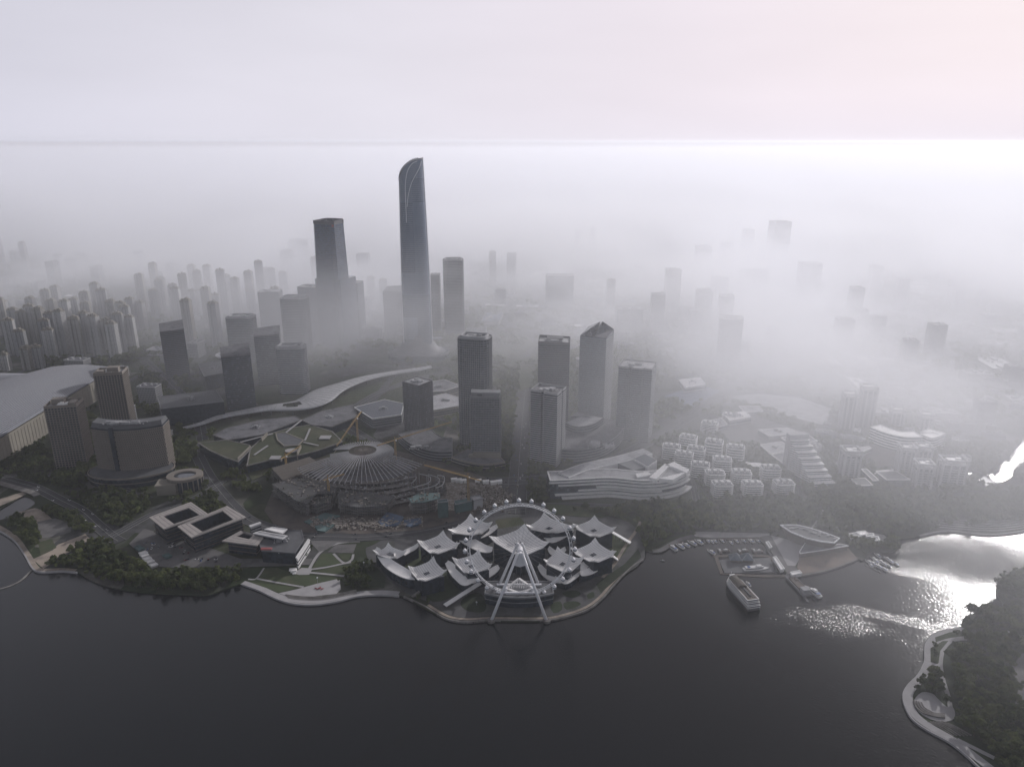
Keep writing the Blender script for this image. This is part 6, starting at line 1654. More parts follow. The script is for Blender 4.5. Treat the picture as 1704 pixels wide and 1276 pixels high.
# white ferry in the dock
p = gp(1258, 948, 0); t = thing('ferry', 'long white ferry moored across the dock basin', 'ferry', (p.x, p.y, .1), R(-84)); P = hullpoly(32, 7)
m = MB(); m.prism([(x * .85, y * .95) for x, y in P], -.4, 2.2, top=P); part('hull', m, 'white_panel', t)
m = MB(); m.prism([(x * .8, y * .72 - 2) for x, y in P], 2.2, 4.6); part('cabin', m, 'white_panel', t)
m = MB(); m.ring([(x * .8, y * .72 - 2) for x, y in P], 3.0, 3.9, .1, .05); part('window_band', m, 'glass_dark', t)
m = MB(); m.box(0, 3, 4.6, 4, 6, 1.6); part('bridge', m, 'white_panel', t); m = MB(); m.box(0, -9.5, 4.62, 3.5, 3, .6); part('roof_hatch', m, 'blue_paint', t)
# big tour ship
p = gp(1233, 992, 0); t = thing('tour_ship', 'large three decked tour ship moored below the dock', 'ship', (p.x, p.y, .1), R(13)); L, W2 = 56, 15; P = hullpoly(L, W2)
P = [(-W2 * .5, -L / 2), (W2 * .5, -L / 2), (W2 * .5, L * .25), (W2 * .38, L * .42), (W2 * .12, L / 2), (-W2 * .12, L / 2), (-W2 * .38, L * .42), (-W2 * .5, L * .25)]
m = MB(); m.prism([(x * .88, y * .96) for x, y in P], -.6, 3, top=P); part('hull', m, 'dark_wall', t)
for k, (sx, sy, z) in enumerate(((.94, .95, 3), (.9, .9, 6), (.86, .84, 9))):
    m = MB(); m.prism([(x * sx, y * sy) for x, y in P], z, z + 2.6); part('deck_house', m, 'glass_dark', t)
    m = MB(); m.ring([(x * sx, y * sy) for x, y in P], z + 2.4, z + 3.0, .7, .3); part('deck_edge', m, 'white_panel', t)
    m = MB(); m.ring([(x * sx, y * sy) for x, y in P], z - .05, z + .8, .45, .1); part('deck_rail', m, 'white_panel', t)
m = MB(); m.prism([(x * .84, y * .8) for x, y in P], 11.6, 11.9); part('top_deck', m, 'paving_warm', t)
m = MB()
def vault(u, v): return (W2 * .36 * cos(pi * u), -L * .02 + L * .36 * v, 11.9 + 3.4 * sin(pi * u))
m.patch(vault, 10, 8, .3); part('vault_roof', m, 'cream_wall', t)
m = MB()
for k in range(9): y = -L * .02 + L * .36 * k / 8; pr = None; 
for k in range(9):
    y = -L * .02 + L * .36 * k / 8; pr = None
    for j in range(9):
        q = (W2 * .37 * cos(pi * j / 8), y, 12 + 3.5 * sin(pi * j / 8))
        if pr: m.bar(pr, q, .4)
        pr = q
part('vault_rib', m, 'timber', t, stuff=True)
m = MB()
for y in range(-20, 0, 3):
    for x in (-4, -1.5, 1.5, 4): m.box(x, y, 11.9, 1.2, 1.2, .8)
m.box(0, -10, 11.9, 1.5, 16, 1.4); part('deck_table', m, 'dark_wall', t, stuff=True)
m = MB(); m.bar((-2, L * .38, 11), (-2, L * .38, 19), .4); m.box(0, L * .38, 11.6, 6, 4, 2.6); part('wheelhouse', m, 'white_panel', t, stuff=True)
# dark barge
p = gp(1328, 976, 0); t = thing('work_barge', 'dark barge moored at the end of the pier', 'barge', (p.x, p.y, .1), R(10)); P = hullpoly(44, 12)
P = [(-6, -20), (6, -20), (6, 17), (3, 22), (-3, 22), (-6, 17)]
m = MB(); m.prism([(x * .9, y * .96) for x, y in P], -.5, 2.2, top=P); part('hull', m, 'dark_wall', t)
m = MB(); m.ring(P, 2.2, 3.2, .1, .5); part('bulwark', m, 'grey_wall', t); m = MB(); m.box(0, -14, 2.2, 8, 7, 4.5); m.box(0, -14, 6.7, 9, 8, .4); part('deck_house', m, 'pale_wall', t)
m = MB(); m.box(0, 3, 2.2, 8, 22, 1.6); m.box(2, 8, 3.8, 3, 4, 1); part('hold_cover', m, 'timber', t)
dock('narrow gangway pontoon between the barge and the service boat', [(1010, 560), (1040, 610)], 2.4)
# right hand marina
k = 0
for (a, e) in (((1400, 375), (1500, 425)), ((1420, 350), (1530, 400)), ((1440, 330), (1560, 385)), ((1480, 310), (1580, 370))):
    dock('grey pontoon of the small glittering marina right of the beach, row %s' % ['nearest the lake', 'second from the lake', 'third from the lake', 'furthest inland'][k], [a, e], 2.0); k += 1
rl = ['nearest the beach', 'next to the nearest one', 'in the middle of the front row', 'at the outer end of the front row', 'in the second row, inner end', 'in the second row, middle', 'in the second row, outer end', 'in the back row, inner end', 'in the back row, outer end', 'off the outer pontoon end', 'lowest of all, nearest the open lake', 'between the front and second rows', 'in the middle between two rows', 'just inside the outer end']
for i, (x, y) in enumerate(((1415, 368), (1440, 378), (1470, 395), (1510, 412), (1445, 345), (1490, 365), (1535, 390), (1470, 325), (1530, 345), (1585, 378), (1428, 388), (1458, 360), (1505, 378), (1550, 362))):
    p = gp(*Q([(x, y)])[0], 0); copy_tree(y0, loc=(p.x + 2, p.y + 2, .1), rot=R(20 + random.uniform(-20, 20)), label='white boat of the small right hand marina, ' + rl[i], scale=random.uniform(.6, .95), group='boats of the small right hand marina')
for i, (px) in enumerate(([(1290, 185), (1345, 175), (1375, 195), (1310, 210)], [(1350, 170), (1400, 165), (1420, 185), (1370, 192)], [(1440, 205), (1480, 200), (1490, 222), (1450, 228)], [(1400, 185), (1450, 180), (1455, 195), (1410, 200)])):
    flat_q('boat_shed', 'pale roofed shed on the right marina shore, ' + ['left one of four', 'behind the left one', 'right one of four by the water', 'third from the left'][i], px, 5, 'pale_wall', ['light_roof', 'white_roof', 'metal_roof', 'light_roof'][i], 'shed')
# rowing boat out on the lake
p = gp(1102, 933, 0); t = thing('small_boat', 'tiny dark boat alone on the water left of the marina', 'boat', (p.x, p.y, .05), R(80)); P = hullpoly(6, 2)
m = MB(); m.prism([(x * .7, y * .9) for x, y in P], -.2, .7, top=P); part('hull', m, 'dark_wall', t); m = MB(); m.box(0, -.5, .5, 1.2, 1.6, .9); part('engine_box', m, 'pale_wall', t)
# park sculpture and lamps
p = gp(531, 980, GZ); t = thing('red_sculpture', 'dark red folded sculpture on the pale park square', 'sculpture', (p.x, p.y, GZ), 0)
m = MB()
for x, y, sx, h, r in ((0, 0, 7, 2.4, .3), (-4, 1, 5, 1.8, -.4), (4, -.6, 5, 2.0, .8), (1, 1.6, 4, 3.2, 1.2)):
    c_, s_ = cos(r), sin(r); m.add([(x - sx / 2 * c_, y - sx / 2 * s_, 0), (x + sx / 2 * c_, y + sx / 2 * s_, 0), (x + sx / 2 * c_ - s_, y + sx / 2 * s_ + c_, 0), (x, y, h), (x - sx / 2 * c_ - s_, y - sx / 2 * s_ + c_, 0)], [(0, 1, 3), (1, 2, 3), (2, 4, 3), (4, 0, 3), (0, 4, 2, 1)])
part('body', m, 'red_paint', t)
for lab, x, y, h in (('white globe on a tall pole beside the red sculpture', 529, 973, 9), ('white globe lamp on the wheel peninsula lawn', 793, 1007, 3.5), ('pale marker post by the park trees', 606, 946, 8)):
    p = gp(x, y, GZ); t = thing('globe_lamp', lab, 'lamp', (p.x, p.y, GZ)); m = MB(); m.tube((0, 0, 0), (0, 0, h), .18, n=6); part('pole', m, 'steel_grey', t); m = MB(); ball(m, .9, c=(0, 0, h + .7)); part('globe', m, 'steel_white', t)
p = gp(489, 951, GZ); t = thing('park_kiosk', 'small white stepped kiosk at the park path junction', 'kiosk', (p.x, p.y, GZ), R(10)); m = MB(); m.box(0, 0, 0, 7, 5, 3); part('wall', m, 'white_panel', t); m = MB(); m.box(-1, 0, 3, 8, 6, .4); m.box(1, -5, 0, 4, 2, 1.5); part('roof', m, 'white_roof', t)

# ------------------------------------------------------------------ what covers the ground so far
GX0, GY0, GS, GNX, GNY = -3200.0, 450.0, 5.0, 1500, 1100
occ = np.zeros((GNY, GNX), bool); green = np.zeros((GNY, GNX), bool)
def raster(poly, arr, val=True):
    P = np.array([(p[0], p[1]) for p in poly]); x0, y0 = P.min(0); x1, y1 = P.max(0)
    i0, i1 = max(0, int((x0 - GX0) / GS) - 1), min(GNX, int((x1 - GX0) / GS) + 2); j0, j1 = max(0, int((y0 - GY0) / GS) - 1), min(GNY, int((y1 - GY0) / GS) + 2)
    if i1 <= i0 or j1 <= j0: return
    X, Y = np.meshgrid(GX0 + (np.arange(i0, i1) + .5) * GS, GY0 + (np.arange(j0, j1) + .5) * GS); c = np.zeros(X.shape, bool); j = len(P) - 1
    for i in range(len(P)):
        a, b = P[i], P[j]
        if a[1] != b[1]: c ^= ((a[1] > Y) != (b[1] > Y)) & (X < (b[0] - a[0]) * (Y - a[1]) / (b[1] - a[1]) + a[0])
        j = i
    arr[j0:j1, i0:i1][c] = val
landg = np.zeros((GNY, GNX), bool); raster(pl, landg); raster(isle_w, landg)
for p, n in BLOCK:
    if n == 'lawn': raster(p, green)
    else: raster(p, occ)
bpy.context.view_layer.update()
for o in list(C.objects):
    if o.type != 'MESH' or o.get('kind') == 'structure' or o.name.startswith(('haze', 'fog')): continue
    M_ = o.matrix_world; bb = [M_ @ Vector(c) for c in o.bound_box]
    lo = min(p.z for p in bb)
    if lo > 14: continue
    raster([bb[0], bb[3], bb[7], bb[4]] if True else bb, occ)
def cell(x, y): return int((y - GY0) / GS), int((x - GX0) / GS)
def free(x, y, r=0, use_green=False):
    j0, i0 = cell(x - r, y - r); j1, i1 = cell(x + r, y + r)
    if j0 < 0 or i0 < 0 or j1 >= GNY or i1 >= GNX: return False
    a = landg[j0:j1 + 1, i0:i1 + 1]
    if not a.all() or occ[j0:j1 + 1, i0:i1 + 1].any(): return False
    return not (use_green and green[j0:j1 + 1, i0:i1 + 1].any())
def px_of(x, y, z=0):
    d = depth(Vector((x, y, z))); yy = (y * sin(PITCH) + (z - H) * cos(PITCH)) / d
    return CX + F * x / d, CY - F * yy
MARKS = [('exhibition hall', 90, 650), ('curved hotel', 215, 750), ('split roof tower', 289, 590), ('sloping roof tower', 395, 640), ('rounded brown tower', 404, 570), ('pitched roof tower', 448, 600), ('ringed roof tower', 487, 620),
         ('framed roof tower', 453, 520), ('concave roof tower', 494, 540), ('corner cut tower', 562, 470), ('supertall tower', 697, 450), ('rounded dark tower', 756, 500), ('tall tower with ring roof', 792, 650), ('notched roof tower', 921, 640), ('pointed roof tower', 990, 620),
         ('three bay pale tower', 1058, 670), ('lone box tower', 1214, 570), ('pale empty lot', 1300, 680), ('masted tower', 1293, 410), ('faint slim tower', 1241, 420), ('pointed cap tower', 1169, 440), ('centre right fog tower', 1118, 490), ('wide fog slab', 1253, 470), ('crescent block', 1500, 740),
         ('two striped towers', 1430, 670), ('framed white towers', 1540, 780), ('wide faint fog block', 931, 490), ('ribbon canopy', 560, 650), ('far left fog edge', 20, 450), ('right fog edge', 1690, 600), ('upper right fog', 1500, 560), ('left fog flats', 200, 470)]
USED = set()
def beside(what, qx, qy):
    for (nm_, mx_, my_) in sorted(MARKS, key=lambda m: hypot(m[1] - qx, (m[2] - qy) * 1.5))[:4]:
        dx, dy = qx - mx_, qy - my_; far_ = 'close ' if hypot(dx, dy) < 45 else 'well '
        d_ = ('right of' if dx > 0 else 'left of') if abs(dx) > abs(dy) * 1.3 else ('in front of' if dy > 0 else 'behind')
        for lab in ('%s %sthe %s' % (what, {'right of': 'just right of ', 'left of': 'just left of ', 'in front of': 'in front of ', 'behind': 'behind '}[d_], nm_), '%s %s%s the %s' % (what, far_, d_, nm_)):
            if lab not in USED: USED.add(lab); return lab
    return lab
# ------------------------------------------------------------------ housing towers on the left
def res_tower(h, w=24, d=15, wallm='far_beige'):
    t = thing('housing_tower', 'x', 'housing tower', (0, 0, 0), 0)
    P = [(-w / 2, -d / 2), (-w * .2, -d / 2), (-w * .2, -d * .32), (w * .2, -d * .32), (w * .2, -d / 2), (w / 2, -d / 2), (w / 2, d / 2), (w * .12, d / 2), (w * .12, d * .7), (-w * .12, d * .7), (-w * .12, d / 2), (-w / 2, d / 2)]
    m = MB(); m.prism(P, 0, h); part('wall', m, wallm, t)
    m = MB()
    for x in (-w * .35, w * .35, 0):
        for k in range(int(h / 3.1)): m.box(x, -d / 2 - .2 + (d * .18 if x == 0 else 0), k * 3.1 + .1, w * .2, 1.6, 1.0)
    part('balcony', m, 'pale_wall', t, stuff=True)
    m = MB(); m.ring(P, h, h + 1.5, .3, .3); m.box(-w * .3, 0, h, w * .25, d * .5, 5); m.box(w * .3, 0, h, w * .25, d * .5, 5); m.box(0, d * .3, h, w * .2, d * .5, 7); part('roof_crown', m, 'cream_wall', t)
    return t
proto = {}
RT = [(22, 533, 582), (40, 548, 592), (10, 590, 616), (50, 580, 614), (66, 576, 612), (60, 508, 572), (76, 515, 577), (95, 518, 586), (112, 522, 592), (134, 530, 596), (150, 524, 586), (166, 528, 592), (186, 530, 590), (206, 520, 588), (223, 528, 584),
      (194, 502, 562), (179, 482, 548), (168, 476, 536), (150, 490, 545), (131, 496, 550), (118, 505, 562), (46, 520, 574), (30, 512, 560), (210, 505, 566), (320, 504, 580), (363, 504, 576), (300, 478, 545), (312, 458, 525), (375, 450, 525), (397, 462, 525),
      (420, 455, 520), (438, 438, 515), (457, 446, 505), (350, 482, 545), (262, 482, 532), (100, 475, 525), (84, 482, 532), (475, 455, 505), (12, 500, 545), (335, 455, 510), (640, 470, 520), (620, 465, 515), (528, 432, 490), (4, 385, 440), (45, 402, 450), (820, 420, 470), (1015, 470, 520), (960, 385, 425), (985, 380, 425)]
for k in range(46):
    if k < 26: bx_, by_ = random.uniform(0, 245), random.uniform(545, 600)
    else: bx_, by_ = random.uniform(230, 480), random.uniform(490, 545)
    if min(hypot(bx_ - r[0], (by_ - r[2]) * 2) for r in RT) > 13: RT.append((bx_, by_ - random.uniform(42, 62), by_))
dirw = lambda x, y: ('far left' if x < 90 else 'left' if x < 245 else 'left centre' if x < 410 else 'centre' if x < 700 else 'right of centre')
for i, (x, ty, by) in enumerate(RT):
    b, s, h = at(x, by, ty); hq = round(h / 12) * 12; hq = min(max(hq, 36), 156); k = (hq, i % 3)
    lab = beside(['beige', 'grey', 'pale'][i % 3] + [' tall', ' lower', ''][0 if h > 110 else 1 if h < 70 else 2] + ' housing tower' + (' of the dense cluster' if x < 240 and ty > 470 else ''), x, (ty + by) / 2)
    if k not in proto:
        t = proto[k] = res_tower(hq, 23, 15, ['far_beige', 'far_grey', 'far_pale'][i % 3]); t['group'] = 'housing towers beyond the exhibition hall' if x < 600 else 'faint housing towers in the fog'; t['label'] = lab
        t.location = (b.x, b.y, GZ); t.rotation_euler = (0, 0, R(random.uniform(-14, 22)))
    else: t = copy_tree(proto[k], loc=(b.x, b.y, GZ), rot=R(random.uniform(-14, 22)), label=lab, group='housing towers beyond the exhibition hall' if x < 600 else 'faint housing towers in the fog')
    raster([(b.x - 16, b.y - 12), (b.x + 16, b.y - 12), (b.x + 16, b.y + 14), (b.x - 16, b.y + 14)], occ)
# ------------------------------------------------------------------ lesser city blocks
def low_block(w, d, h, wallm, roofm):
    t = thing('city_block', 'x', 'building', (0, 0, 0), 0); P = rect(w, d)
    m = MB(); m.prism(P, 0, h); part('wall', m, wallm, t)
    m = MB(); m.ring(P, h, h + 1.1, .25, .4); part('parapet', m, 'pale_wall' if h < 40 else 'grey_wall', t)
    m = MB(); m.prism(offset(P, -.4), h, h + .25); part('roof', m, roofm, t)
    m = MB()
    for _ in range(6): m.box(random.uniform(-.38, .38) * w, random.uniform(-.36, .36) * d, h + .25, random.uniform(2, w * .25), random.uniform(2, d * .3), random.uniform(1, 3.4))
    part('roof_hut', m, 'light_roof', t, stuff=True)
    return t
variants = [('low', 46, 18, 16, 'far_grey', 'grey_roof'), ('low', 60, 34, 12, 'far_pale', 'light_roof'), ('mid', 40, 22, 28, 'far_grey', 'grey_roof'), ('low', 90, 60, 11, 'far_pale', 'metal_roof'), ('mid', 30, 26, 44, 'far_dark', 'dark_roof'), ('low', 34, 16, 20, 'far_beige', 'light_roof'), ('tall', 34, 30, 78, 'far_dark', 'grey_roof'), ('low', 70, 26, 9, 'far_beige', 'white_roof'), ('low', 110, 50, 10, 'far_pale', 'blue_roof')]
desc = ['low grey slab', 'low pale wide building', 'medium grey building', 'broad shed with metal roof', 'dark cubic office', 'low beige slab', 'tall dark office', 'long low hall with white roof', 'big shed with blue roof']
vp = {}; nblk = 0
ca, sa = cos(R(-6)), sin(R(-6))
for gy in range(5, 48):
    for gx in range(-26, 30):
        u, v = gx * 92 + random.uniform(-12, 12), gy * 84 + random.uniform(-10, 10); x, y = u * ca - v * sa, u * sa + v * ca
        if y < 1000 or y > 3700: continue
        qx, qy = px_of(x, y)
        if not (-40 < qx < 1744): continue
        if 1130 < qx < 1704 and qy > 800 or qy > 790: continue
        if 120 < qx < 620 and 470 < qy < 560 and random.random() < .3: continue
        if random.random() < (.28 if y < 1900 else .38): continue
        vi = random.choices(range(9), [5, 4, 4, 2.5 if y > 1700 else .6, 3, 4, 1.5 if y > 1500 and x > -300 else .3, 2, .7 if y > 1800 else 0])[0]
        w, d, h = variants[vi][1:4]
        if not free(x, y, max(w, d) * .55, True): continue
        if nblk >= 285: continue
        nblk += 1
        where = 'on the far left' if qx < 260 else 'behind the hotels' if qx < 480 and qy > 560 else 'left of the tall towers' if qx < 640 else 'among the near towers' if qx < 1000 and qy > 560 else 'deep in the fog' if qy < 560 else 'in the hazy right quarter'
        lab = beside(desc[vi], qx, qy)
        rot = R(-6) + (pi / 2 if random.random() < .3 else 0)
        if vi not in vp: t = vp[vi] = low_block(w, d, h, variants[vi][4], variants[vi][5]); t.location = (x, y, GZ); t.rotation_euler = (0, 0, rot); t['label'] = lab; t['group'] = 'lesser city blocks ' + where
        else: t = copy_tree(vp[vi], loc=(x, y, GZ), rot=rot, label=lab, scale=(random.uniform(.8, 1.15), random.uniform(.8, 1.15), random.uniform(.7, 1.4)), group='lesser city blocks ' + where)
        r = max(w, d) * .5; raster([(x - r, y - d / 2), (x + r, y - d / 2), (x + r, y + d / 2), (x - r, y + d / 2)], occ)
# small houses and sheds of the hazy right quarter
hp = {}; nh = 0
hl = [('small grey house', 16, 12, 9, 'far_grey', 'grey_roof'), ('small white roofed house', 20, 11, 8, 'far_pale', 'white_roof'), ('long narrow pale row', 38, 11, 11, 'far_pale', 'light_roof'), ('plain low grey row', 30, 13, 12, 'far_grey', 'grey_roof'), ('cubic pale house', 15, 15, 14, 'far_beige', 'light_roof')]
for gy in range(16, 44):
    for gx in range(-4, 34):
        u, v = gx * 40 + random.uniform(-7, 7), gy * 44 + random.uniform(-8, 8); a_ = R(-32); x, y = u * cos(a_) - v * sin(a_), u * sin(a_) + v * cos(a_)
        qx, qy = px_of(x, y)
        if not (1080 < qx < 1720 and 590 < qy < 800) or random.random() < .30 or nh >= 200 or not free(x, y, 13, True): continue
        nh += 1; vi = random.choices(range(5), [4, 2, 3, 3, 2])[0]; nm_, w, d, h, wm_, rm_ = hl[vi]
        lab = beside(nm_, qx, qy); rot = R(-32) + (pi / 2 if random.random() < .35 else 0)
        if vi not in hp: t = hp[vi] = low_block(w, d, h, wm_, rm_); t.name = 'small_house'; t.location = (x, y, GZ); t.rotation_euler = (0, 0, rot); t['label'] = lab; t['group'] = 'small buildings of the hazy right quarter'
        else: t = copy_tree(hp[vi], loc=(x, y, GZ), rot=rot, label=lab, scale=(random.uniform(.75, 1.25), random.uniform(.8, 1.2), random.uniform(.7, 1.5)), group='small buildings of the hazy right quarter')
        raster([(x - w / 2, y - d / 2), (x + w / 2, y - d / 2), (x + w / 2, y + d / 2), (x - w / 2, y + d / 2)], occ)
# streets of the far city
b = MB()
for gx in range(-26, 30, 3):
    u = gx * 92 + 46; a, e = (u * ca - 1300 * sa, u * sa + 1300 * ca), (u * ca - 4300 * sa, u * sa + 4300 * ca); b.strip([a, e], 14, GZ - .4, GZ + .02)
struct('road', b, 'asphalt', 'streets of the far city running inland')
b = MB()
for gy in range(18, 50, 4):
    v = gy * 84 + 42; a, e = (-2600 * ca - v * sa, -2600 * sa + v * ca), (2800 * ca - v * sa, 2800 * sa + v * ca); b.strip([a, e], 16, GZ - .4, GZ + .012)
struct('road', b, 'asphalt', 'streets of the far city running across')

# ------------------------------------------------------------------ trees
def crown_faces(n, seed, rx=3.6, rz=3.4, leaf=1.5, zc=5.2):
    r_ = np.random.default_rng(seed); lob = [(0, 0, 0, 1.0)] + [(*(r_.normal(size=3) * (.5, .5, .3)), r_.uniform(.45, .75)) for _ in range(6)]
    V = []; Fc = []
    for k in range(n):
        L = lob[r_.integers(len(lob))]; d = r_.normal(size=3); d /= np.linalg.norm(d); d[2] = abs(d[2]) * .9 + d[2] * .1 if r_.random() < .75 else d[2]
        rad = L[3] * r_.uniform(.72, 1.0); c = np.array([(L[0] + d[0] * rad * .8) * rx, (L[1] + d[1] * rad * .8) * rx, zc + (L[2] + d[2] * rad * .75) * rz])
        nn = d + r_.normal(size=3) * .45; nn /= np.linalg.norm(nn); t1 = np.cross(nn, (0, 0, 1) if abs(nn[2]) < .9 else (1, 0, 0)); t1 /= np.linalg.norm(t1); t2 = np.cross(nn, t1); s = leaf * r_.uniform(.6, 1.15)
        o = len(V); V += [c + t1 * s, c + t2 * s * .8 + nn * s * .15, c - t1 * s, c - t2 * s * .8 + nn * s * .15]; Fc.append((o, o + 1, o + 2, o + 3))
    return V, Fc
def trunk_mb():
    m = MB(); m.tube((0, 0, 0), (0, 0, 4.6), .34, .2, n=6)
    for a in (0.4, 2.4, 4.6): m.tube((0, 0, 2.8), (1.7 * cos(a), 1.7 * sin(a), 5.6), .15, .06, n=5)
    return m
protoT = []
for k in range(5):
    t = thing('leafy_tree', 'x', 'tree', (0, 0, 0)); m = MB(); m.add(*crown_faces(300, 100 + k, 3.3 + .25 * k, 3.0 + .3 * (k % 3), 1.05))
    part('crown', m, 'leaves_mid' if k % 2 else 'leaves_dark', t); part('trunk', trunk_mb(), 'trunk', t); protoT.append(t)
woods = [  # polygon in pixels, spacing, size, description
 ([(1066, 842), (1150, 838), (1240, 832), (1330, 832), (1420, 830), (1520, 832), (1600, 830), (1704, 815), (1740, 830), (1704, 868), (1640, 878), (1570, 878), (1480, 893), (1440, 885), (1290, 888), (1130, 890), (1092, 908), (1075, 905), (1052, 880)], 7.6, 1.12, 'in the park belt between the villas and the marina'),
 ([(1704, 948), (1672, 960), (1662, 985), (1676, 1004), (1704, 1014), (1760, 1000), (1800, 940)], 8, 1.35, 'in the upper clump of the headland'),
 ([(1608, 1026), (1650, 1018), (1704, 1016), (1760, 1010), (1760, 1030), (1700, 1038), (1650, 1052), (1612, 1054)], 7.6, 1.2, 'on the narrow point of the headland'),
 ([(1590, 1075), (1640, 1062), (1704, 1052), (1800, 1050), (1850, 1400), (1740, 1330), (1660, 1268), (1600, 1215), (1596, 1190), (1592, 1150), (1580, 1110)], 8.4, 1.3, 'in the dense wood covering the headland'),
 ([(1548, 1108), (1562, 1108), (1568, 1150), (1580, 1178), (1565, 1168), (1535, 1150), (1524, 1158), (1525, 1140), (1540, 1128)], 6.5, .9, 'beside the headland path above the open air theatre'),
 ([(1545, 1068), (1568, 1064), (1560, 1100), (1547, 1100)], 6, .6, 'between the two headland paths'), ([(1558, 1052), (1605, 1050), (1608, 1058), (1562, 1062)], 6, .6, 'on the strip at the tip of the headland'),
 ([(128, 948), (150, 915), (178, 902), (212, 930), (250, 957), (330, 953), (405, 950), (398, 968), (342, 985), (300, 984), (230, 979), (172, 968), (145, 955)], 6.6, 1.0, 'in the dark lakeside wood below the galleries'),
 ([(76, 943), (100, 930), (128, 915), (150, 900), (170, 905), (150, 925), (130, 944)], 6.8, .95, 'beside the left lakeside walk'), ([(20, 862), (52, 868), (68, 890), (64, 915), (50, 912), (30, 890), (10, 872)], 6.8, 1.0, 'on the far left point'),
 ([(60, 842), (120, 852), (150, 878), (158, 892), (130, 885), (95, 868)], 7, 1.0, 'between the shore road and the left squares'), ([(95, 820), (140, 838), (178, 868), (205, 886), (232, 862), (246, 848), (200, 840), (150, 824)], 7, 1.0, 'along the inland side of the shore road'),
 ([(0, 742), (72, 745), (88, 782), (150, 790), (140, 815), (60, 805), (0, 796)], 8, 1.0, 'round the foot of the left hotels'), ([(0, 770), (80, 800), (250, 820), (250, 850), (160, 822), (60, 800)], 8, .95, 'in front of the hotels'),
 ([(280, 760), (330, 770), (350, 800), (330, 820), (280, 838), (345, 860), (400, 880), (360, 812), (320, 745)], 7, .95, 'along the road beside the round hotel wing'), ([(140, 640), (170, 650), (155, 700), (130, 700), (60, 740), (20, 740)], 9, 1.0, 'between the exhibition hall and the hotels'),
 ([(575, 950), (620, 925), (640, 910), (640, 970), (625, 980), (590, 975)], 6.2, .75, 'between the park and the arts centre'), ([(566, 965), (620, 958), (640, 970), (636, 980), (570, 980)], 6, .65, 'in the hedge garden by the sculpture square'),
 ([(505, 940), (512, 920), (540, 890), (530, 895), (500, 925)], 5, .6, 'in the row beside the rightmost gallery'), ([(640, 920), (665, 905), (700, 890), (690, 900), (650, 935), (640, 960)], 6.5, .8, 'left of the arts centre roofs'),
 ([(905, 838), (1000, 848), (1055, 842), (1060, 858), (1030, 862), (960, 858), (915, 850)], 7.5, .9, 'in the strip between the white terraced building and the arts centre'), ([(1040, 870), (1062, 880), (1075, 908), (1060, 925), (1040, 945), (1028, 955), (1020, 940), (1040, 910)], 6.5, .8, 'along the right shore of the wheel peninsula'),
 ([(1100, 740), (1150, 715), (1330, 745), (1325, 835), (1165, 836), (1150, 790), (1110, 770)], 8.5, .75, 'among the white villas'), ([(1340, 745), (1420, 765), (1550, 800), (1600, 828), (1340, 832)], 9, .9, 'round the white framed towers'),
 ([(1490, 895), (1440, 890), (1380, 890), (1440, 925), (1470, 920), (1495, 912)], 6.6, .95, 'on the point beside the small right marina'), ([(1270, 900), (1280, 890), (1300, 890), (1330, 905)], 6, .6, 'by the inland end of the pier'),
 ([(660, 975), (700, 1000), (760, 1025), (810, 1028), (800, 1020), (740, 1010), (700, 985)], 6.2, .7, 'along the left shore of the wheel peninsula'), ([(935, 1018), (1000, 985), (1030, 950), (1045, 935), (1040, 950), (1005, 990), (960, 1015)], 6.2, .65, 'along the curved walk right of the wheel'),
 ([(610, 905), (680, 890), (790, 860), (840, 848), (835, 862), (760, 880), (690, 900), (640, 915)], 6.8, .7, 'along the road behind the arts centre'), ([(845, 860), (1000, 850), (1050, 862), (1040, 880), (960, 865), (900, 862)], 6, .7, 'on the lawn behind the back roofs of the arts centre'),
 ([(240, 600), (330, 640), (340, 700), (300, 700), (230, 640)], 10, 1.0, 'beside the road left of the ribbon canopy'), ([(560, 740), (700, 782), (850, 790), (850, 778), (760, 785), (640, 745), (600, 720)], 7.5, .8, 'along the ring road in front of the brown grey tower'),
 ([(830, 660), (860, 650), (855, 770), (842, 775)], 7.5, .8, 'along the left side of the avenue'), ([(880, 660), (892, 650), (885, 760), (884, 782)], 7.5, .8, 'along the right side of the avenue'), ([(880, 800), (920, 795), (905, 850), (880, 850)], 7.5, .8, 'at the lake end of the avenue'),
 ([(820, 615), (960, 580), (1100, 620), (1090, 660), (1010, 690), (960, 700), (890, 650), (830, 660)], 11, .85, 'in the green park between the office towers'),
]
T_all = []
for wi, (poly, sp, sz, dsc) in enumerate(woods):
    W_ = spx(poly, GZ); xs = [p[0] for p in W_]; ys = [p[1] for p in W_]; y = min(ys); row = 0
    while y < max(ys):
        x = min(xs) + (row % 2) * sp / 2
        while x < max(xs):
            tx, ty_ = x + random.uniform(-.38, .38) * sp, y + random.uniform(-.38, .38) * sp
            if inside((tx, ty_), W_):
                j, i = cell(tx, ty_)
                if 0 <= j < GNY and 0 <= i < GNX and landg[j, i] and not occ[j, i]: T_all.append((tx, ty_, sz * random.uniform(.55, 1.4), wi))
            x += sp
        y += sp * .87; row += 1
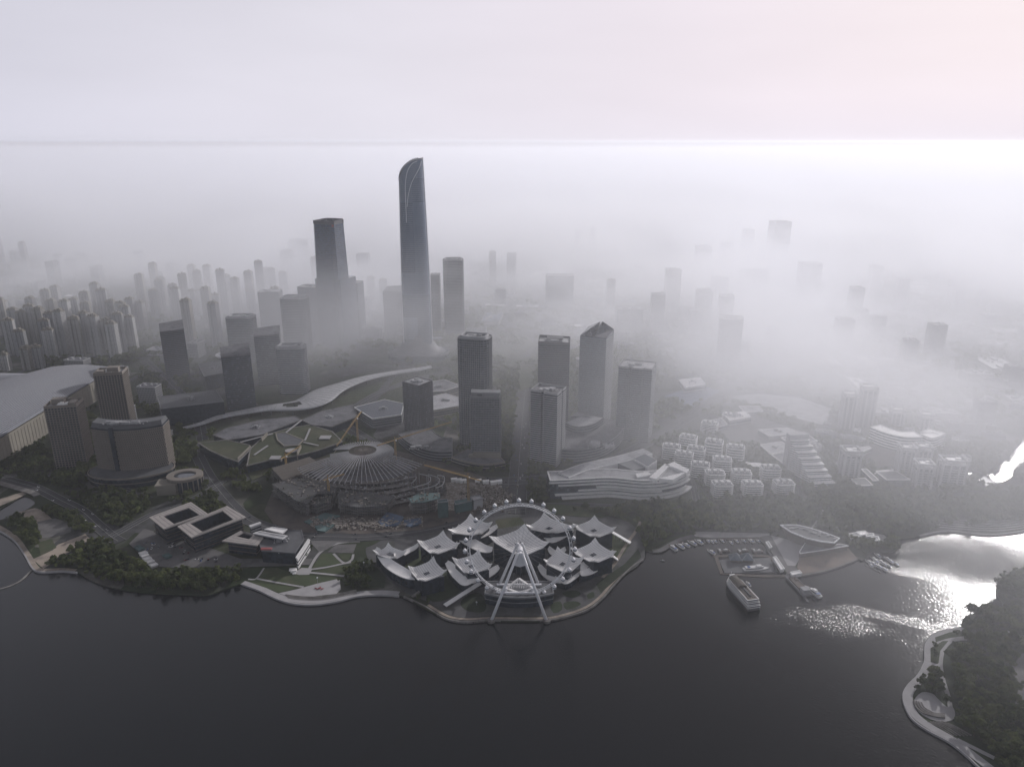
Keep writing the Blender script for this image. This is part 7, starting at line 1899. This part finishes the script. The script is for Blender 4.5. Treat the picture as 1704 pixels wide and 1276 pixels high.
# street and garden trees over the rest of the city
NW = len(T_all)
for _ in range(26000):
    qx, qy = random.uniform(-30, 1734), 480 + 340 * random.random() ** .8; p = gp(qx, qy, GZ)
    j, i = cell(p.x, p.y)
    if not (0 <= j < GNY and 0 <= i < GNX) or occ[j, i] or not landg[j, i]: continue
    if mnoise.noise(Vector((p.x * .008, p.y * .008, 3))) + .35 * mnoise.noise(Vector((p.x * .03, p.y * .03, 9))) < .02: continue
    T_all.append((p.x, p.y, random.uniform(.75, 1.3) * (1.0 if p.y < 1600 else 1.5), -1))
inview = []
for k, tt in enumerate(T_all):
    a, b_ = px_of(tt[0], tt[1], 5)
    if tt[3] >= 0 and -5 < a < 1709 and b_ < 1285: inview.append((depth(Vector((tt[0], tt[1], 0))), k))
inview.sort(); single = [k for _, k in inview[:296]]; sset = set(single)
for n_, k in enumerate(single):
    x, y, s, wi = T_all[k]; tr = copy_tree(protoT[k % 5], loc=(x, y, GZ), rot=random.uniform(0, 6.28), scale=(s, s, s * random.uniform(.85, 1.2)), label='leafy green tree ' + woods[wi][3], group='trees ' + woods[wi][3])
for t in protoT:
    for ch in list(t.children): bpy.data.objects.remove(ch)
    bpy.data.objects.remove(t)
tmpl = []
for k in range(6):
    V, Fc = crown_faces(58, 300 + k, 3.5, 3.1, 1.95); tmpl.append(np.array(V))
smallt = []
for k in range(4):
    V, Fc = crown_faces(22, 400 + k, 3.5, 3.0, 2.6); smallt.append(np.array(V))
def forest(name, items, mm, label):
    vv = []
    for (x, y, s, wi) in items:
        T_ = (smallt[random.randrange(4)] if wi < 0 and y > 1100 else tmpl[random.randrange(6)]); a = random.uniform(0, 6.28); c, n = cos(a), sin(a)
        R_ = np.array([[c, n, 0], [-n, c, 0], [0, 0, random.uniform(.8, 1.25)]]); vv.append(T_ @ R_ * s + (x, y, GZ))
    V = np.concatenate(vv).astype(np.float32); n = len(V) // 4
    me = bpy.data.meshes.new(name); me.vertices.add(len(V)); me.vertices.foreach_set('co', V.ravel()); me.loops.add(n * 4); me.loops.foreach_set('vertex_index', np.arange(n * 4, dtype=np.int32))
    me.polygons.add(n); me.polygons.foreach_set('loop_start', np.arange(0, n * 4, 4, dtype=np.int32)); me.update(calc_edges=True); me.materials.append(MAT[mm])
    o = bpy.data.objects.new(name, me); C.objects.link(o); o['kind'] = 'stuff'; o['label'] = label; o['category'] = 'woods'
rest = [t for k, t in enumerate(T_all) if k not in sset]
forest('woods', [t for i, t in enumerate(rest) if t[3] >= 0 and i % 2], 'leaves_mid', 'tree crowns of the park belts and shores')
forest('woods', [t for i, t in enumerate(rest) if t[3] >= 0 and not i % 2], 'leaves_dark', 'darker tree crowns of the park belts and shores')
forest('woods', [t for i, t in enumerate(rest) if t[3] < 0], 'leaves_mid', 'street and garden trees of the city behind')
print('TREES', len(T_all), 'blocks', nblk, 'tris', sum(len(o.data.polygons) for o in C.objects if o.type == 'MESH'))
# bushes along paths: lump shaped
# ------------------------------------------------------------------ cars
def make_car():
    t = thing('parked_car', 'x', 'car', (0, 0, 0)); P = [(-.9, -2.2), (.9, -2.2), (.9, 2.1), (.6, 2.3), (-.6, 2.3), (-.9, 2.1)]
    m = MB(); m.prism(P, .35, .95, top=[(x * .95, y * .97) for x, y in P]); part('body', m, 'white_panel', t)
    m = MB(); m.prism([(-.8, -1.7), (.8, -1.7), (.8, 1.0), (-.8, 1.0)], .95, 1.45, top=[(-.65, -1.3), (.65, -1.3), (.65, .4), (-.65, .4)]); part('cabin', m, 'glass_dark', t)
    for x in (-.85, .85):
        for y in (-1.4, 1.4): m = MB(); m.tube((x - .1, y, .35), (x + .1, y, .35), .34, n=10); part('wheel', m, 'black_paint', t)
    return t
car0 = make_car(); cars = []
roadpx = [([(60, 812), (100, 832), (135, 850), (160, 872), (185, 893)], 5, 'on the curving shore road at the left'), ([(400, 855), (440, 876), (500, 890), (560, 893), (620, 893), (700, 884), (780, 866)], 6, 'on the road between building site and park'), ([(862, 800), (866, 740), (870, 690)], 8, 'on the broad avenue'),
          ([(620, 738), (680, 775), (760, 796), (862, 800), (950, 789), (1020, 765), (1080, 735)], 7, 'on the curved ring road'), ([(1130, 705), (1190, 665), (1260, 620)], 6, 'on the hazy diagonal road')]
k = 0
cols = ['white_panel', 'grey_wall', 'black_paint', 'white_panel', 'red_paint', 'metal_roof', 'blue_paint']
cn = ['white', 'grey', 'black', 'white', 'red', 'silver', 'blue']
bodies = {}
for px, n, dsc in roadpx:
    l3 = smooth_line(spx(px, GZ), 10)
    for j in range(n):
        for sd in (-1, 1):
            ll = offset_line(l3, sd * 3.2 * (1 + (j % 2))); i = int((j + random.random() * .8) / n * (len(ll) - 2)); p, q = ll[i], ll[i + 1]; a = atan2(q[1] - p[1], q[0] - p[0]) - pi / 2 + (pi if sd > 0 else 0)
            ci = (k * 3 + j) % 7; t = copy_tree(car0, loc=(p[0], p[1], GZ + .3), rot=a, label='%s car driving %s, %s' % (cn[ci], dsc, 'lake side lane' if sd < 0 else 'inland side lane'), group='cars ' + dsc); t.name = 'car'
            for ch in t.children:
                if ch.name.startswith('body'):
                    if ci not in bodies: bodies[ci] = ch.data.copy(); bodies[ci].materials[0] = MAT[cols[ci]]
                    ch.data = bodies[ci]
            k += 1
for i in range(26):
    x, y = K(*[(330, 560), (380, 590), (440, 640), (520, 690), (620, 700), (150, 560), (200, 600), (720, 710)][i % 8], GZ)[:2]; ci = i % 7
    x += random.uniform(-9, 9); y += random.uniform(-4, 4)
    t = copy_tree(car0, loc=(x, y, GZ + .3), rot=R(15 + 90 * (i % 2)), label='%s car parked in the yard before the galleries' % cn[ci], group='cars parked before the galleries')
    for ch in t.children:
        if ch.name.startswith('body'):
            if ci not in bodies: bodies[ci] = ch.data.copy(); bodies[ci].materials[0] = MAT[cols[ci]]
            ch.data = bodies[ci]
for ch in list(car0.children): bpy.data.objects.remove(ch)
bpy.data.objects.remove(car0)
